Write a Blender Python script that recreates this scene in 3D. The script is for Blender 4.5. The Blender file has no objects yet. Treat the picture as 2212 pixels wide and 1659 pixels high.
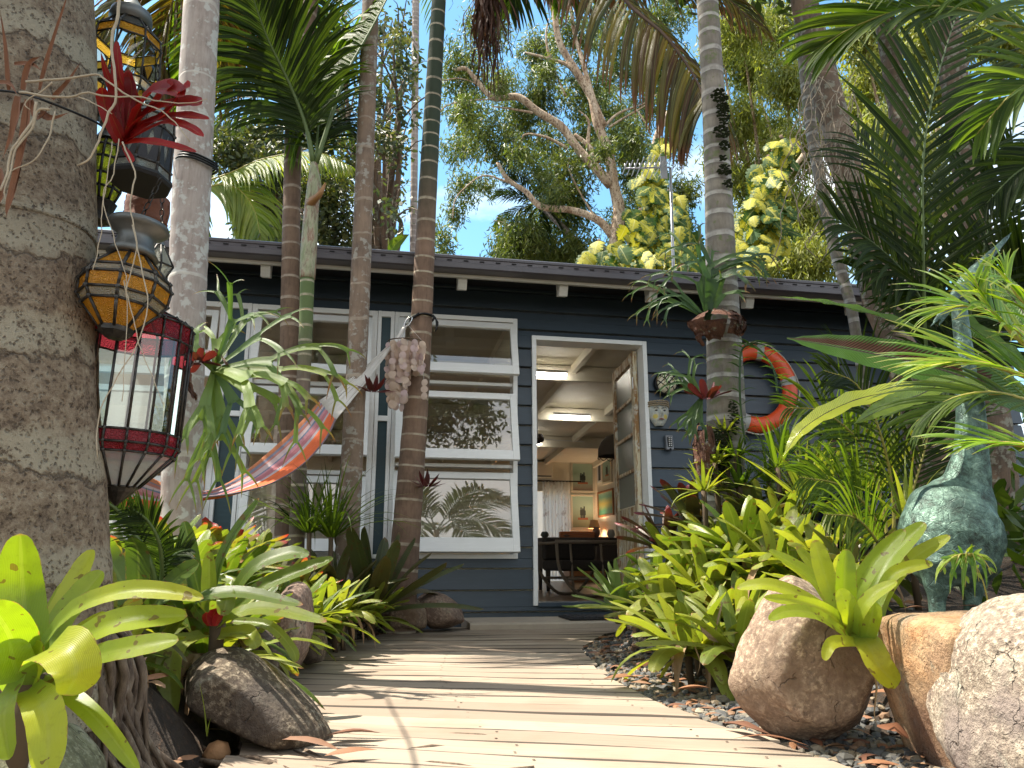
import bpy, bmesh, math, random
import numpy as np
from mathutils import Vector, Matrix, noise
R=random.Random(7)
sc=bpy.context.scene
COL=sc.collection
TH=math.radians(13); CZ=.44; F=1661.
rad=math.radians
def ray(px,py):
    a=(px-1106)/F; b=(829-py)/F
    d=math.cos(TH)-b*math.sin(TH)
    return a/d,(math.sin(TH)+b*math.cos(TH))/d
def A(px,py,Y):
    u,v=ray(px,py); return Vector((u*Y,Y,CZ+v*Y))
def pxm(n,Y): return n/F*Y
WA=math.atan(.19); CA,SA=math.cos(WA),math.sin(WA)
# ---------------------------------------------------------------- materials
class M:
    def __init__(s,name):
        s.m=bpy.data.materials.new(name); s.m.use_nodes=True
        s.t=s.m.node_tree; s.t.nodes.clear()
    def n(s,typ,ins=None,**kw):
        x=s.t.nodes.new('ShaderNode'+typ)
        for k,v in kw.items(): setattr(x,k,v)
        if ins:
            for k,v in ins.items():
                i=x.inputs[k]
                if isinstance(v,bpy.types.NodeSocket): s.t.links.new(v,i)
                elif isinstance(v,tuple) and len(v)==3 and i.type=='RGBA': i.default_value=(*v,1)
                else: i.default_value=v
        return x
    def math(s,op,a,b=0.0,c=None):
        x=s.n('Math',{0:a,1:b} if c is None else {0:a,1:b,2:c},operation=op); return x.outputs[0]
    def ramp(s,f,stops,interp='LINEAR'):
        x=s.n('ValToRGB',{0:f}); r=x.color_ramp; r.interpolation=interp
        while len(r.elements)<len(stops): r.elements.new(.5)
        for e,(p,c) in zip(r.elements,stops):
            e.position=p; e.color=(*c,1) if len(c)==3 else c
        return x.outputs[0]
    def mix(s,f,a,b,mode='MIX'):
        x=s.n('Mix',data_type='RGBA',blend_type=mode)
        for i,v in ((0,f),(6,a),(7,b)):
            if isinstance(v,bpy.types.NodeSocket): s.t.links.new(v,x.inputs[i])
            elif isinstance(v,tuple): x.inputs[i].default_value=(*v,1)
            else: x.inputs[i].default_value=v
        return x.outputs[2]
    def noise(s,vec,scale,detail=4,rough=.55,dist=0):
        return s.n('TexNoise',{'Vector':vec,'Scale':scale,'Detail':detail,'Roughness':rough,'Distortion':dist}).outputs[0]
    def obj(s): return s.n('TexCoord').outputs['Object']
    def attr(s,a='P'):
        return s.n('Attribute',attribute_name=a).outputs['Vector']
    def sep(s,v):
        x=s.n('SeparateXYZ',{0:v}); return x.outputs
    def scale(s,v,sx,sy,sz):
        return s.n('VectorMath',{0:v,1:(sx,sy,sz)},operation='MULTIPLY').outputs[0]
    def bump(s,h,st=.3,d=.01):
        return s.n('Bump',{'Height':h,'Strength':st,'Distance':d}).outputs[0]
    def bsdf(s,col,rough=.6,normal=None,**kw):
        ins={'Base Color':col,'Roughness':rough}
        if normal is not None: ins['Normal']=normal
        ins.update({k.replace('_',' '):v for k,v in kw.items()})
        return s.n('BsdfPrincipled',ins).outputs[0]
    def out(s,sh):
        o=s.n('OutputMaterial',{'Surface':sh}); return s.m
def leafmat(name,cols,tip=None,tipat=.85,tr=.35,rough=.38,vein=.25,spots=0,stripe=None,base=None,trc=1.5,spec=.5):
    m=M(name); P=m.attr(); x,v,r=m.sep(P)[:3]
    k=len(cols)
    c=m.ramp(r,[(i/max(1,k-1),q) for i,q in enumerate(cols)])
    nz=m.noise(m.obj(),9,3)
    c=m.mix(m.math('MULTIPLY',nz,.7),c,m.mix(1.0,c,(.62,.58,.4),'MULTIPLY'))
    nb=m.noise(m.obj(),3.5,4,.6); c=m.mix(m.math('MULTIPLY',m.ramp(nb,[(.5,(0,0,0)),(.7,(1,1,1))]),.45),c,m.mix(1.0,c,(1.5,1.15,.7),'MULTIPLY'))
    ax=m.math('ABSOLUTE',x)
    vm=m.math('LESS_THAN',ax,.09)
    if vein: c=m.mix(m.math('MULTIPLY',vm,vein),c,(.45,.5,.15))
    fine=m.n('TexWave',{'Vector':P,'Scale':4.5,'Distortion':0.4,'Detail':1.0},bands_direction='X').outputs[1]
    c=m.mix(m.math('MULTIPLY',fine,.26),c,m.mix(1.0,c,(.55,.6,.5),'MULTIPLY'))
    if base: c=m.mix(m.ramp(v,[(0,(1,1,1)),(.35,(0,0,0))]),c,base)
    if tip:
        f=m.math('ADD',v,m.math('MULTIPLY',m.math('SUBTRACT',nz,.5),.35))
        c=m.mix(m.ramp(f,[(max(0,tipat-.06),(0,0,0)),(min(1,tipat+.1),(1,1,1))]),c,tip)
    if spots:
        n2=m.noise(m.obj(),38,2,.5)
        c=m.mix(m.math('MULTIPLY',m.math('GREATER_THAN',n2,.66),spots),c,(.12,.05,.02))
        n3=m.noise(m.obj(),90,3,.6); ea=m.math('ADD',ax,m.math('MULTIPLY',n3,.35)); c=m.mix(m.math('MULTIPLY',m.ramp(ea,[(1.12,(0,0,0)),(1.2,(1,1,1))]) if False else m.math('GREATER_THAN',ea,1.17),.75),c,(.30,.16,.07))
        c=m.mix(m.math('MULTIPLY',m.ramp(n3,[(.55,(0,0,0)),(.75,(1,1,1))]),.3),c,m.mix(1.0,c,(.5,.45,.3),'MULTIPLY'))
    bp=m.bump(m.math('ADD',fine,m.math('MULTIPLY',nz,2.)),.3,.004)
    s1=m.bsdf(c,rough,bp,**{'Specular IOR Level':spec})
    tc=m.mix(1.0,c,(trc,trc*1.0,.55),'MULTIPLY')
    s2=m.n('BsdfTranslucent',{'Color':tc}).outputs[0]
    return m.out(m.n('MixShader',{0:tr,1:s1,2:s2}).outputs[0])
def plain(name,c,rough=.5,nz=.15,sc_=20,bump=.0,metal=0.0,**kw):
    m=M(name); n=m.noise(m.obj(),sc_,5,.6)
    cc=m.mix(m.math('MULTIPLY',n,nz*2),c,tuple(q*.45 for q in c))
    return m.out(m.bsdf(cc,rough,m.bump(n,bump,.01) if bump else None,Metallic=metal,**kw))
def barkmat(name,c1,c2,ring,spacing,ringw=.07,lichen=None,ringdark=None,wob=.06,bumpk=.5,green=None,fine=60):
    m=M(name); P=m.attr(); a,v,r=m.sep(P)[:3]; O=m.obj()
    st=m.noise(m.scale(O,fine,fine,fine*.16),1,4,.65)
    big=m.noise(O,5,5,.62); med=m.noise(O,22,4,.6)
    c=m.mix(m.ramp(big,[(.38,(0,0,0)),(.62,(1,1,1))]),c1,c2)
    c=m.mix(m.math('MULTIPLY',m.ramp(st,[(.45,(0,0,0)),(.7,(1,1,1))]),.5),c,m.mix(1.0,c,(.5,.46,.44),'MULTIPLY'))
    w=m.noise(m.scale(O,1,1,.35),7,2)
    f=m.math('ADD',m.math('DIVIDE',v,spacing),m.math('MULTIPLY',w,wob/spacing))
    f=m.math('ADD',f,m.math('MULTIPLY',m.math('SINE',m.math('MULTIPLY',v,5.3)),.35))
    fr=m.math('FRACT',f)
    if ringdark: c=m.mix(m.ramp(fr,[(.0,(.8,.8,.8)),(.5,(0,0,0)),(.8,(0,0,0)),(1,(.8,.8,.8))]),c,ringdark)
    if green: c=m.mix(m.ramp(v,[(green[1],(0,0,0)),(green[2],(1,1,1))]) if green[2]<=1 else m.ramp(m.math('DIVIDE',v,10),[(green[1]/10,(0,0,0)),(green[2]/10,(1,1,1))]),c,green[0])
    if lichen:
        c=m.mix(m.ramp(m.math('MULTIPLY',med,m.math('ADD',big,.35)),[(.46,(0,0,0)),(.53,(.85,.85,.85))]),c,lichen)
    rm=m.ramp(fr,[(0,(1,1,1)),(ringw,(1,1,1)),(ringw*1.6,(0,0,0)),(1,(0,0,0))])
    c=m.mix(m.math('MULTIPLY',rm,m.ramp(med,[(.3,(.3,.3,.3)),(.6,(1,1,1))])),c,ring)
    h=m.math('ADD',m.math('MULTIPLY',rm,.6),m.math('MULTIPLY',st,bumpk))
    return m.out(m.bsdf(c,.85,m.bump(h,.55,.008)))
def stonemat(name,c1,c2,c3,scale=3,dark=None,bumpd=.03,speck=.4):
    m=M(name); O=m.obj()
    a=m.noise(O,scale,6,.62,.3); b=m.noise(O,scale*3.3,7,.7); d=m.noise(O,scale*16,4,.7)
    c=m.ramp(a,[(.3,c1),(.5,c2),(.68,c3)])
    c=m.mix(m.math('MULTIPLY',m.ramp(b,[(.42,(1,1,1)),(.58,(0,0,0))]),.55),c,m.mix(1.0,c,(.42,.38,.36),'MULTIPLY'))
    c=m.mix(m.math('MULTIPLY',m.ramp(d,[(.5,(0,0,0)),(.66,(1,1,1))]),speck),c,tuple(min(1,q*1.8) for q in c3))
    c=m.mix(m.math('MULTIPLY',m.ramp(d,[(.34,(1,1,1)),(.46,(0,0,0))]),speck),c,(.05,.04,.035))
    li=m.noise(O,scale*1.7,5,.7,.4); c=m.mix(m.math('MULTIPLY',m.ramp(li,[(.57,(0,0,0)),(.63,(1,1,1))]),.6),c,m.mix(d,(.16,.17,.11),(.50,.48,.38)))
    wp=m.n('VectorMath',{0:O,1:m.scale(m.n('TexNoise',{'Vector':O,'Scale':scale*2.,'Detail':4.}).outputs[1],.22,.22,.22)},operation='ADD').outputs[0]
    ck=m.n('TexVoronoi',{'Vector':wp,'Scale':scale*1.1},feature='DISTANCE_TO_EDGE').outputs[0]; ckm=m.math('MULTIPLY',m.ramp(ck,[(0,(1,1,1)),(.010,(0,0,0))]),m.ramp(li,[(.48,(0,0,0)),(.56,(1,1,1))]))
    c=m.mix(m.math('MULTIPLY',ckm,.45),c,(.035,.025,.02))
    if dark: c=m.mix(m.ramp(m.noise(O,scale*.8,3),[(.5,(0,0,0)),(.62,(.85,.85,.85))]),c,dark)
    h=m.math('SUBTRACT',m.math('ADD',m.math('MULTIPLY',b,.7),m.math('MULTIPLY',d,.3)),m.math('MULTIPLY',ckm,.5))
    return m.out(m.bsdf(c,.88,m.bump(h,.9,bumpd*1.4)))
# ---------------------------------------------------------------- mesh building
class MB:
    def __init__(s): s.v=[]; s.f=[]; s.p=[]
    def grid(s,rows,ps,closed=False,rnd=0.):
        b=len(s.v); nc=len(rows[0])
        for r,q in zip(rows,ps):
            s.v.extend(r); s.p.extend(q)
        for i in range(len(rows)-1):
            for j in range(nc-(0 if closed else 1)):
                k=(j+1)%nc
                s.f.append((b+i*nc+j,b+i*nc+k,b+(i+1)*nc+k,b+(i+1)*nc+j))
    def poly(s,pts,p=(0,0,0)):
        b=len(s.v); s.v.extend([tuple(q) for q in pts]); s.p.extend([p]*len(pts)); s.f.append(tuple(range(b,b+len(pts))))
    def box(s,x0,x1,y0,y1,z0,z1,p=(0,0,0),mat=None):
        b=len(s.v)
        vs=[Vector((x,y,z)) for z in (z0,z1) for y in (y0,y1) for x in (x0,x1)]
        if mat: vs=[mat@q for q in vs]
        s.v.extend([tuple(q) for q in vs]); s.p.extend([p]*8)
        for q in ((0,2,3,1),(4,5,7,6),(0,1,5,4),(2,6,7,3),(0,4,6,2),(1,3,7,5)): s.f.append(tuple(b+i for i in q))
    def hexa(s,vs,p=(0,0,0)):   # 8 verts: bottom 4 (ccw), top 4
        b=len(s.v); s.v.extend([tuple(q) for q in vs]); s.p.extend([p]*8)
        for q in ((3,2,1,0),(4,5,6,7),(0,1,5,4),(1,2,6,5),(2,3,7,6),(3,0,4,7)): s.f.append(tuple(b+i for i in q))
    def tube(s,pts,rs,n=8,cap=True,p=None,v0=0.,jit=0):
        pts=[Vector(q) for q in pts]
        if not isinstance(rs,(list,tuple)): rs=[rs]*len(pts)
        rows=[];ps=[];L=v0; up=None
        for i,c in enumerate(pts):
            t=(pts[min(i+1,len(pts)-1)]-pts[max(i-1,0)])
            if t.length<1e-9: t=Vector((0,0,1))
            t.normalize()
            if up is None:
                up=t.orthogonal().normalized() if abs(t.z)<.9 else Vector((1,0,0))
            up=(up-t*up.dot(t)); up.normalize(); w=t.cross(up)
            if i: L+=(c-pts[i-1]).length
            row=[];q=[]
            for j in range(n):
                a=2*math.pi*j/n; r=rs[i]*(1+(R.uniform(-jit,jit) if jit else 0))
                row.append(tuple(c+(up*math.cos(a)+w*math.sin(a))*r))
                q.append((j/n,L,rs[i]) if p is None else p)
            rows.append(row);ps.append(q)
        b=len(s.v); s.grid(rows,ps,closed=True)
        if cap:
            s.f.append(tuple(b+j for j in range(n))[::-1]); e=b+(len(pts)-1)*n; s.f.append(tuple(e+j for j in range(n)))
    def lathe(s,prof,n=24,c=(0,0,0),rot=0,p=(0,0,0),cap=False,mat=None,arc=1.):
        rows=[];ps=[]
        for r,z in prof:
            row=[]
            for j in range(n):
                a=2*math.pi*arc*j/n+rot
                q=Vector((r*math.cos(a),r*math.sin(a),z))
                q=(mat@q) if mat else q+Vector(c)
                row.append(tuple(q))
            rows.append(row);ps.append([p]*n)
        b=len(s.v); s.grid(rows,ps,closed=(arc==1.))
        if cap:
            s.f.append(tuple(b+j for j in range(n))[::-1]); e=b+(len(prof)-1)*n; s.f.append(tuple(e+j for j in range(n)))
    def strip(s,pts,sides,ws,fold=.2,cols=3,rnd=.5,nrm=None,wav=0,wph=0):
        n=len(pts); rows=[];ps=[]
        offs=[-1+2*j/(cols-1) for j in range(cols)]
        for i,c in enumerate(pts):
            t=(pts[min(i+1,n-1)]-pts[max(i-1,0)]).normalized()
            sd=sides[i]; sd=(sd-t*sd.dot(t)); sd.normalize(); nn=sd.cross(t)
            if nrm and nn.dot(nrm)<0: nn=-nn
            w=ws[i]; row=[];q=[]
            for o in offs:
                wv=wav*w*math.sin(i*1.9+wph+(2.1 if o>0 else 0))*abs(o)
                row.append(tuple(c+sd*(w*o)+nn*(fold*w*abs(o)+wv))); q.append((o,i/(n-1),rnd))
            rows.append(row);ps.append(q)
        s.grid(rows,ps)
    def obj(s,name,mat,parent=None,smooth=True,loc=None):
        if loc is not None:
            l=Vector(loc); s.v=[(x-l.x,y-l.y,z-l.z) for x,y,z in s.v]
        me=bpy.data.meshes.new(name); me.from_pydata([tuple(q) for q in s.v],[],s.f)
        a=me.attributes.new('P','FLOAT_VECTOR','POINT')
        if s.p: a.data.foreach_set('vector',np.array(s.p,dtype=np.float32).ravel())
        if smooth: me.polygons.foreach_set('use_smooth',[True]*len(me.polygons))
        me.materials.append(mat); me.update()
        o=bpy.data.objects.new(name,me); COL.objects.link(o)
        if parent: o.parent=parent
        if loc is not None: o.location=loc
        return o
def bevel(o,w=.004,seg=2,ang=35):
    m=o.modifiers.new('Bevel','BEVEL'); m.width=w; m.segments=seg; m.limit_method='ANGLE'; m.angle_limit=rad(ang); return o
def tag(o,label,cat,group=None,kind=None):
    if label: o['label']=label
    if cat: o['category']=cat
    if group: o['group']=group
    if kind: o['kind']=kind
    return o
def empty(name,loc,label=None,cat=None,group=None,rz=0,parent=None):
    o=bpy.data.objects.new(name,None); o.empty_display_size=.1; COL.objects.link(o); o.location=loc; o.rotation_euler.z=rz
    tag(o,label,cat,group)
    if parent: o.parent=parent
    return o
def local(o,root):   # re-express a world-space mesh below an unrotated root
    o.parent=root; o.location=o.location-root.location; return o
def catmull(P,n):
    P=[Vector(p) for p in P]; out=[]
    if len(P)==2: return [P[0].lerp(P[1],i/n) for i in range(n+1)]
    Q=[P[0]*2-P[1]]+P+[P[-1]*2-P[-2]]; segs=len(P)-1
    for i in range(n+1):
        t=i/n*segs; k=min(int(t),segs-1); u=t-k
        a,b,c,d=Q[k:k+4]
        out.append(.5*((2*b)+(c-a)*u+(2*a-5*b+4*c-d)*u*u+(3*b-a-3*c+d)*u**3))
    return out
def lerpl(L,t):
    x=t*(len(L)-1); k=min(int(x),len(L)-2); return L[k]+(L[k+1]-L[k])*(x-k)
PROF={'strap':lambda t:(.78+.22*math.sin(math.pi*min(1,t*1.0)))*max(0.0004,(1-t**12))**.5,
 'lance':lambda t:max(.03,math.sin(math.pi*(t*.93+.07)**.8)),
 'grass':lambda t:max(.04,(1-t**1.6))*(.6+.4*min(1,t*5)),
 'nest':lambda t:max(.05,(.25+.75*min(1,t*2.2))*(1-t**5)),}
def leaf(mb,ctrl,w,prof='strap',fold=.25,segs=9,cols=5,rnd=.5,up=None,twist=0,wav=0):
    D=catmull(ctrl,80); TS=[1-(1-i/segs)**1.55 for i in range(segs+1)]; pts=[D[int(round(t*80))] for t in TS]; U=Vector(up) if up else Vector((0,0,1))
    t0=(pts[1]-pts[0]).normalized(); ch=(pts[-1]-pts[0]).normalized()
    sd=ch.cross(U)
    if sd.length<.15: sd=ch.cross(Vector((0,-1,0.2)))
    sd.normalize(); sides=[]
    for i in range(segs+1):
        t=(pts[min(i+1,segs)]-pts[max(i-1,0)]).normalized()
        q=sd-t*sd.dot(t); q.normalize()
        if twist: q=Matrix.Rotation(twist*i/segs,3,t)@q
        sides.append(q)
    f=PROF[prof]; ws=[w*f(t) for t in TS]
    mb.strip(pts,sides,ws,fold,cols,rnd,wav=wav,wph=rnd*9,nrm=None)
def rosette(mb,c,n,L,w,prof='strap',e0=(15,80),bend=(40,110),fold=.3,rndr=(0,1),segs=8,cols=5,az=None,tilt=0,taz=0,r0=.02,wav=0,Lv=.3,rg=None):
    rg=rg or R; c=Vector(c); ga=2.39996
    T=Matrix.Rotation(tilt,3,Vector((-math.sin(taz),math.cos(taz),0)))
    for i in range(n):
        q=i/max(1,n-1)        # 0 outer .. 1 inner
        a=i*ga+rg.uniform(-.25,.25)
        if az: a=rg.uniform(*az)
        el=rad(e0[0]+(e0[1]-e0[0])*q+rg.uniform(-8,8)); be=rad(rg.uniform(*bend))*(1-.45*q)
        l=L*(1-Lv*q*.8)*rg.uniform(1-Lv*.7,1.05)
        p=Vector((math.cos(a)*r0,math.sin(a)*r0,0)); pts=[p.copy()]; h=Vector((math.cos(a),math.sin(a),0))
        TS=[1-(1-k/segs)**1.5 for k in range(segs+1)]
        for k in range(segs):
            t=(TS[k]+TS[k+1])/2; ee=el-be*(t**1.6)
            p=p+(h*math.cos(ee)+Vector((0,0,math.sin(ee))))*(l*(TS[k+1]-TS[k])); pts.append(p.copy())
        sd=Vector((-h.y,h.x,0)); tw=rg.uniform(-.7,.7)
        pts=[c+T@x for x in pts]
        f=PROF[prof]; ww=w*rg.uniform(.8,1.1)*(1-.2*q)
        sides=[T@(Matrix.Rotation(tw*k/segs,3,h)@sd) for k in range(segs+1)]
        mb.strip(pts,sides,[ww*f(TS[k]) for k in range(segs+1)],fold*.9,cols,rg.uniform(*rndr),wav=wav,wph=a)
def frond(mbr,mbl,ctrl,n=40,LL=.6,lw=.016,r=.012,ang=55,droop=.9,lift=.25,up=(0,0,1),sides=(1,-1),start=.12,segs=5,prof=None,rnd=(0,1),rg=None,jit=.12,endk=.35,hang=0):
    rg=rg or R; pts=catmull(ctrl,16); U=Vector(up)
    mbr.tube(pts,[r*(1-.8*i/16) for i in range(17)],6,p=None)
    tot=sum((pts[i+1]-pts[i]).length for i in range(16))
    for k in range(n):
        t=start+(1-start)*(k+.5)/n; x=t*16; i=min(int(x),15); c=pts[i].lerp(pts[i+1],x-i)
        T=(pts[i+1]-pts[i]).normalized(); S=T.cross(U)
        if S.length<.05: S=T.cross(Vector((0,1,0)))
        S.normalize(); N=S.cross(T).normalized()
        pr=(math.sin(math.pi*min(1,(t-start)/(1-start)*.8+.17))**.7) if prof is None else prof(t)
        pr=max(endk,pr) if t<.97 else endk
        for sg in sides:
            aa=rad(ang)*(1-.45*t)+rg.uniform(-jit,jit)*.5
            d=(S*sg*math.sin(aa)+T*math.cos(aa)+N*(lift+rg.uniform(-jit,jit))).normalized()
            l=LL*pr*rg.uniform(.88,1.06); p=c.copy(); q=[p.copy()]; g=droop*rg.uniform(.75,1.25)
            for m_ in range(segs):
                d=(d+Vector((0,0,-1))*(g/segs*(.4+1.2*m_/segs))).normalized(); p=p+d*(l/segs); q.append(p.copy())
            sd=(T-(q[1]-q[0]).normalized()*T.dot((q[1]-q[0]).normalized())).normalized()
            tw=rg.uniform(-.3,.3); dd=(q[1]-q[0]).normalized()
            sd=Matrix.Rotation(tw,3,dd)@sd
            w=lw*.74*(.6+.4*pr)
            ws=[w*[.5,1,1,.85,.55,.08][int(round(m_*5/segs))] for m_ in range(segs+1)]
            mbl.strip(q,[sd]*(segs+1),ws,.35,3,rg.uniform(*rnd))
def cloud_obj(name,mat,clumps,n,size=(.09,.14),wid=.2,down=.7,twigs=22,tw_r=.2,parent=None,seed=1,loc=None):
    """many small hanging leaves, gathered on twigs that fill ellipsoids; clumps: (centre, rx, ry(depth), rz)"""
    g=np.random.default_rng(seed); vol=np.array([a[1]*a[3] for a in clumps]); vol=vol/vol.sum()
    C=[];RN=[]
    for (c,rx,ry,rz),fr in zip(clumps,vol):
        k=max(1,int(n*fr/twigs)); d=g.normal(size=(k,3)); d/=np.linalg.norm(d,axis=1)[:,None]
        d*=(g.random((k,1))**.45); tc=np.array(c)+d*np.array([rx,ry,rz])
        rr=g.random(k)
        pc=np.repeat(tc,twigs,0)+g.normal(size=(k*twigs,3))*tw_r*np.array([.6,.6,.8]); C.append(pc)
        RN.append(np.clip(np.repeat(rr,twigs)*.7+g.random(k*twigs)*.3,0,1))
    C=np.concatenate(C); RN=np.concatenate(RN); k=len(C)
    d=g.normal(size=(k,3)); d[:,2]=d[:,2]*.6-down*1.6; d/=np.linalg.norm(d,axis=1)[:,None]
    s=np.cross(d,g.normal(size=(k,3))); s/=np.linalg.norm(s,axis=1)[:,None]
    nn=np.cross(d,s)
    l=g.uniform(size[0],size[1],(k,1)); w=l*wid*.5
    v=np.empty((k,6,3)); v[:,0]=C; v[:,1]=C+d*l*.4+s*w+nn*w*.2; v[:,2]=C+d*l*.75+s*w*.7; v[:,3]=C+d*l+nn*l*.08; v[:,4]=C+d*l*.75-s*w*.7; v[:,5]=C+d*l*.4-s*w+nn*w*.2
    if loc is not None: v-=np.array(loc)
    f=(np.arange(k)*6)[:,None]+np.array([[0,1,2,3,4,5]])
    me=bpy.data.meshes.new(name); me.vertices.add(k*6); me.vertices.foreach_set('co',v.astype(np.float32).ravel())
    me.loops.add(k*6); me.loops.foreach_set('vertex_index',f.ravel().astype(np.int32))
    me.polygons.add(k); me.polygons.foreach_set('loop_start',(np.arange(k)*6).astype(np.int32)); me.polygons.foreach_set('loop_total',np.full(k,6,dtype=np.int32))
    p=np.zeros((k,6,3)); p[:,:,2]=RN[:,None]; p[:,:,1]=np.array([0,.4,.75,1,.75,.4]); p[:,:,0]=np.array([0,1,.7,0,-.7,-1])
    a=me.attributes.new('P','FLOAT_VECTOR','POINT'); a.data.foreach_set('vector',p.astype(np.float32).ravel())
    me.materials.append(mat); me.update(); me.validate()
    o=bpy.data.objects.new(name,me); COL.objects.link(o)
    if loc is not None: o.location=loc
    if parent:
        o.parent=parent
        if loc is not None: o.location=Vector(loc)-parent.location
    return o
def rockmesh(outline,Y,T,name,mat,label,cat='rock',group=None,sub=5,nz=.035,p=14,shrink=.62,seed=0,root=None,fr=None,carve=None,sl=0.):
    """outline in photo pixels at depth Y -> 3D point set of thickness T -> rounded convex stone with noise"""
    pts=[A(x,y,Y) for x,y in outline]; c=sum(pts,Vector())/len(pts); P3=[]
    P3+=pts
    for q in pts:
        for sgn in (-1,1):
            P3.append(c+(q-c)*shrink+Vector((0,sgn*T/2-(q.z-c.z)*sl,0)))
    bm=bmesh.new()
    for q in P3: bm.verts.new(q-c)
    r=bmesh.ops.convex_hull(bm,input=bm.verts); bm.normal_update()
    planes=[]
    for f in bm.faces:
        n=f.normal; d=n.dot(f.calc_center_median())
        if d>1e-4: planes.append((np.array(n),d))
    bm.free()
    PN=np.array([a for a,b in planes]); PD=np.array([b for a,b in planes])
    bm=bmesh.new(); bmesh.ops.create_icosphere(bm,subdivisions=sub,radius=1)
    S=max(abs(q.x) for q in [x-c for x in pts]); off=Vector((seed*7.3,seed*3.1,seed))
    for v in bm.verts:
        d=v.co.normalized(); k=np.maximum(PN@np.array(d),0)/PD
        rr=(np.sum(k**p))**(-1/p)
        q=d*rr
        n1=noise.fractal(q*2.2/ S*.5+off,1.0,2.0,3); n2=noise.fractal(q*9/S*.5+off,1,2,4); n3=noise.ridged_multi_fractal(q*4/S*.5+off,1,2,3,1,2)
        v.co=q*(1+nz*1.3*n1+nz*.45*n2-nz*.35*(n3-1))
    me=bpy.data.meshes.new(name); bm.to_mesh(me); bm.free()
    me.polygons.foreach_set('use_smooth',[True]*len(me.polygons)); me.materials.append(mat)
    o=bpy.data.objects.new(name,me); COL.objects.link(o); o.location=c
    tag(o,label,cat,group); return o
# ---------------------------------------------------------------- camera, sky, sun
cam=bpy.data.cameras.new('camera'); co=bpy.data.objects.new('camera',cam); COL.objects.link(co)
cam.sensor_width=36; cam.lens=36*F/2212; cam.clip_end=3000; cam.clip_start=.05
co.location=(0,0,CZ); co.rotation_euler=(math.pi/2+TH,0,0); sc.camera=co
SUN=Vector((-.46,.11,.88)).normalized()
el=math.asin(SUN.z); az=math.atan2(SUN.x,SUN.y)
w=bpy.data.worlds.new('World'); sc.world=w; w.use_nodes=True; nt=w.node_tree; nt.nodes.clear()
def wn(t,**k):
    x=nt.nodes.new('ShaderNode'+t)
    for a,b in k.items(): setattr(x,a,b)
    return x
sky=wn('TexSky',sky_type='NISHITA',sun_disc=False,sun_elevation=el,sun_rotation=az,air_density=1.0,dust_density=.6,ozone_density=1.6)
tc=wn('TexCoord'); mp=wn('Mapping'); mp.inputs['Scale'].default_value=(1,1,2.2); mp.inputs['Location'].default_value=(.3,.8,.1)
nz=wn('TexNoise'); nz.inputs['Scale'].default_value=1.9; nz.inputs['Detail'].default_value=9; nz.inputs['Roughness'].default_value=.55
cr=wn('ValToRGB'); cr.color_ramp.elements[0].position=.53; cr.color_ramp.elements[1].position=.72
mx=wn('Mix',data_type='RGBA'); mx.inputs[7].default_value=(9.5,9.2,8.7,1)
bg=wn('Background'); bg.inputs[1].default_value=.10; ow=wn('OutputWorld')
L=nt.links.new
L(tc.outputs['Generated'],mp.inputs[0]); L(mp.outputs[0],nz.inputs['Vector']); sx=wn('SeparateXYZ'); L(tc.outputs['Generated'],sx.inputs[0])
mr=wn('MapRange'); mr.inputs[1].default_value=.55; mr.inputs[2].default_value=-.5; mr.inputs[3].default_value=0; mr.inputs[4].default_value=.16; L(sx.outputs[1],mr.inputs[0])
ad=wn('Math',operation='ADD'); L(nz.outputs[0],ad.inputs[0]); L(mr.outputs[0],ad.inputs[1]); L(ad.outputs[0],cr.inputs[0]); L(cr.outputs[0],mx.inputs[0])
hs=wn('HueSaturation'); hs.inputs['Hue'].default_value=.48; hs.inputs['Saturation'].default_value=1.15; hs.inputs['Value'].default_value=1.35
L(sky.outputs[0],hs.inputs['Color']); L(hs.outputs[0],mx.inputs[6]); L(mx.outputs[2],bg.inputs[0]); L(bg.outputs[0],ow.inputs[0])
sl=bpy.data.lights.new('sun','SUN'); sl.energy=5.0; sl.angle=rad(.53); sl.color=(1,.93,.80)
so=bpy.data.objects.new('sun',sl); COL.objects.link(so); so.rotation_euler=SUN.to_track_quat('Z','Y').to_euler()
sc.view_settings.view_transform='Standard'; sc.view_settings.look='None'; sc.view_settings.exposure=1.3; sc.view_settings.gamma=1
sc.render.engine='CYCLES'; cy=sc.cycles
cy.max_bounces=8; cy.diffuse_bounces=4; cy.glossy_bounces=4; cy.transmission_bounces=6; cy.transparent_max_bounces=12
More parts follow.
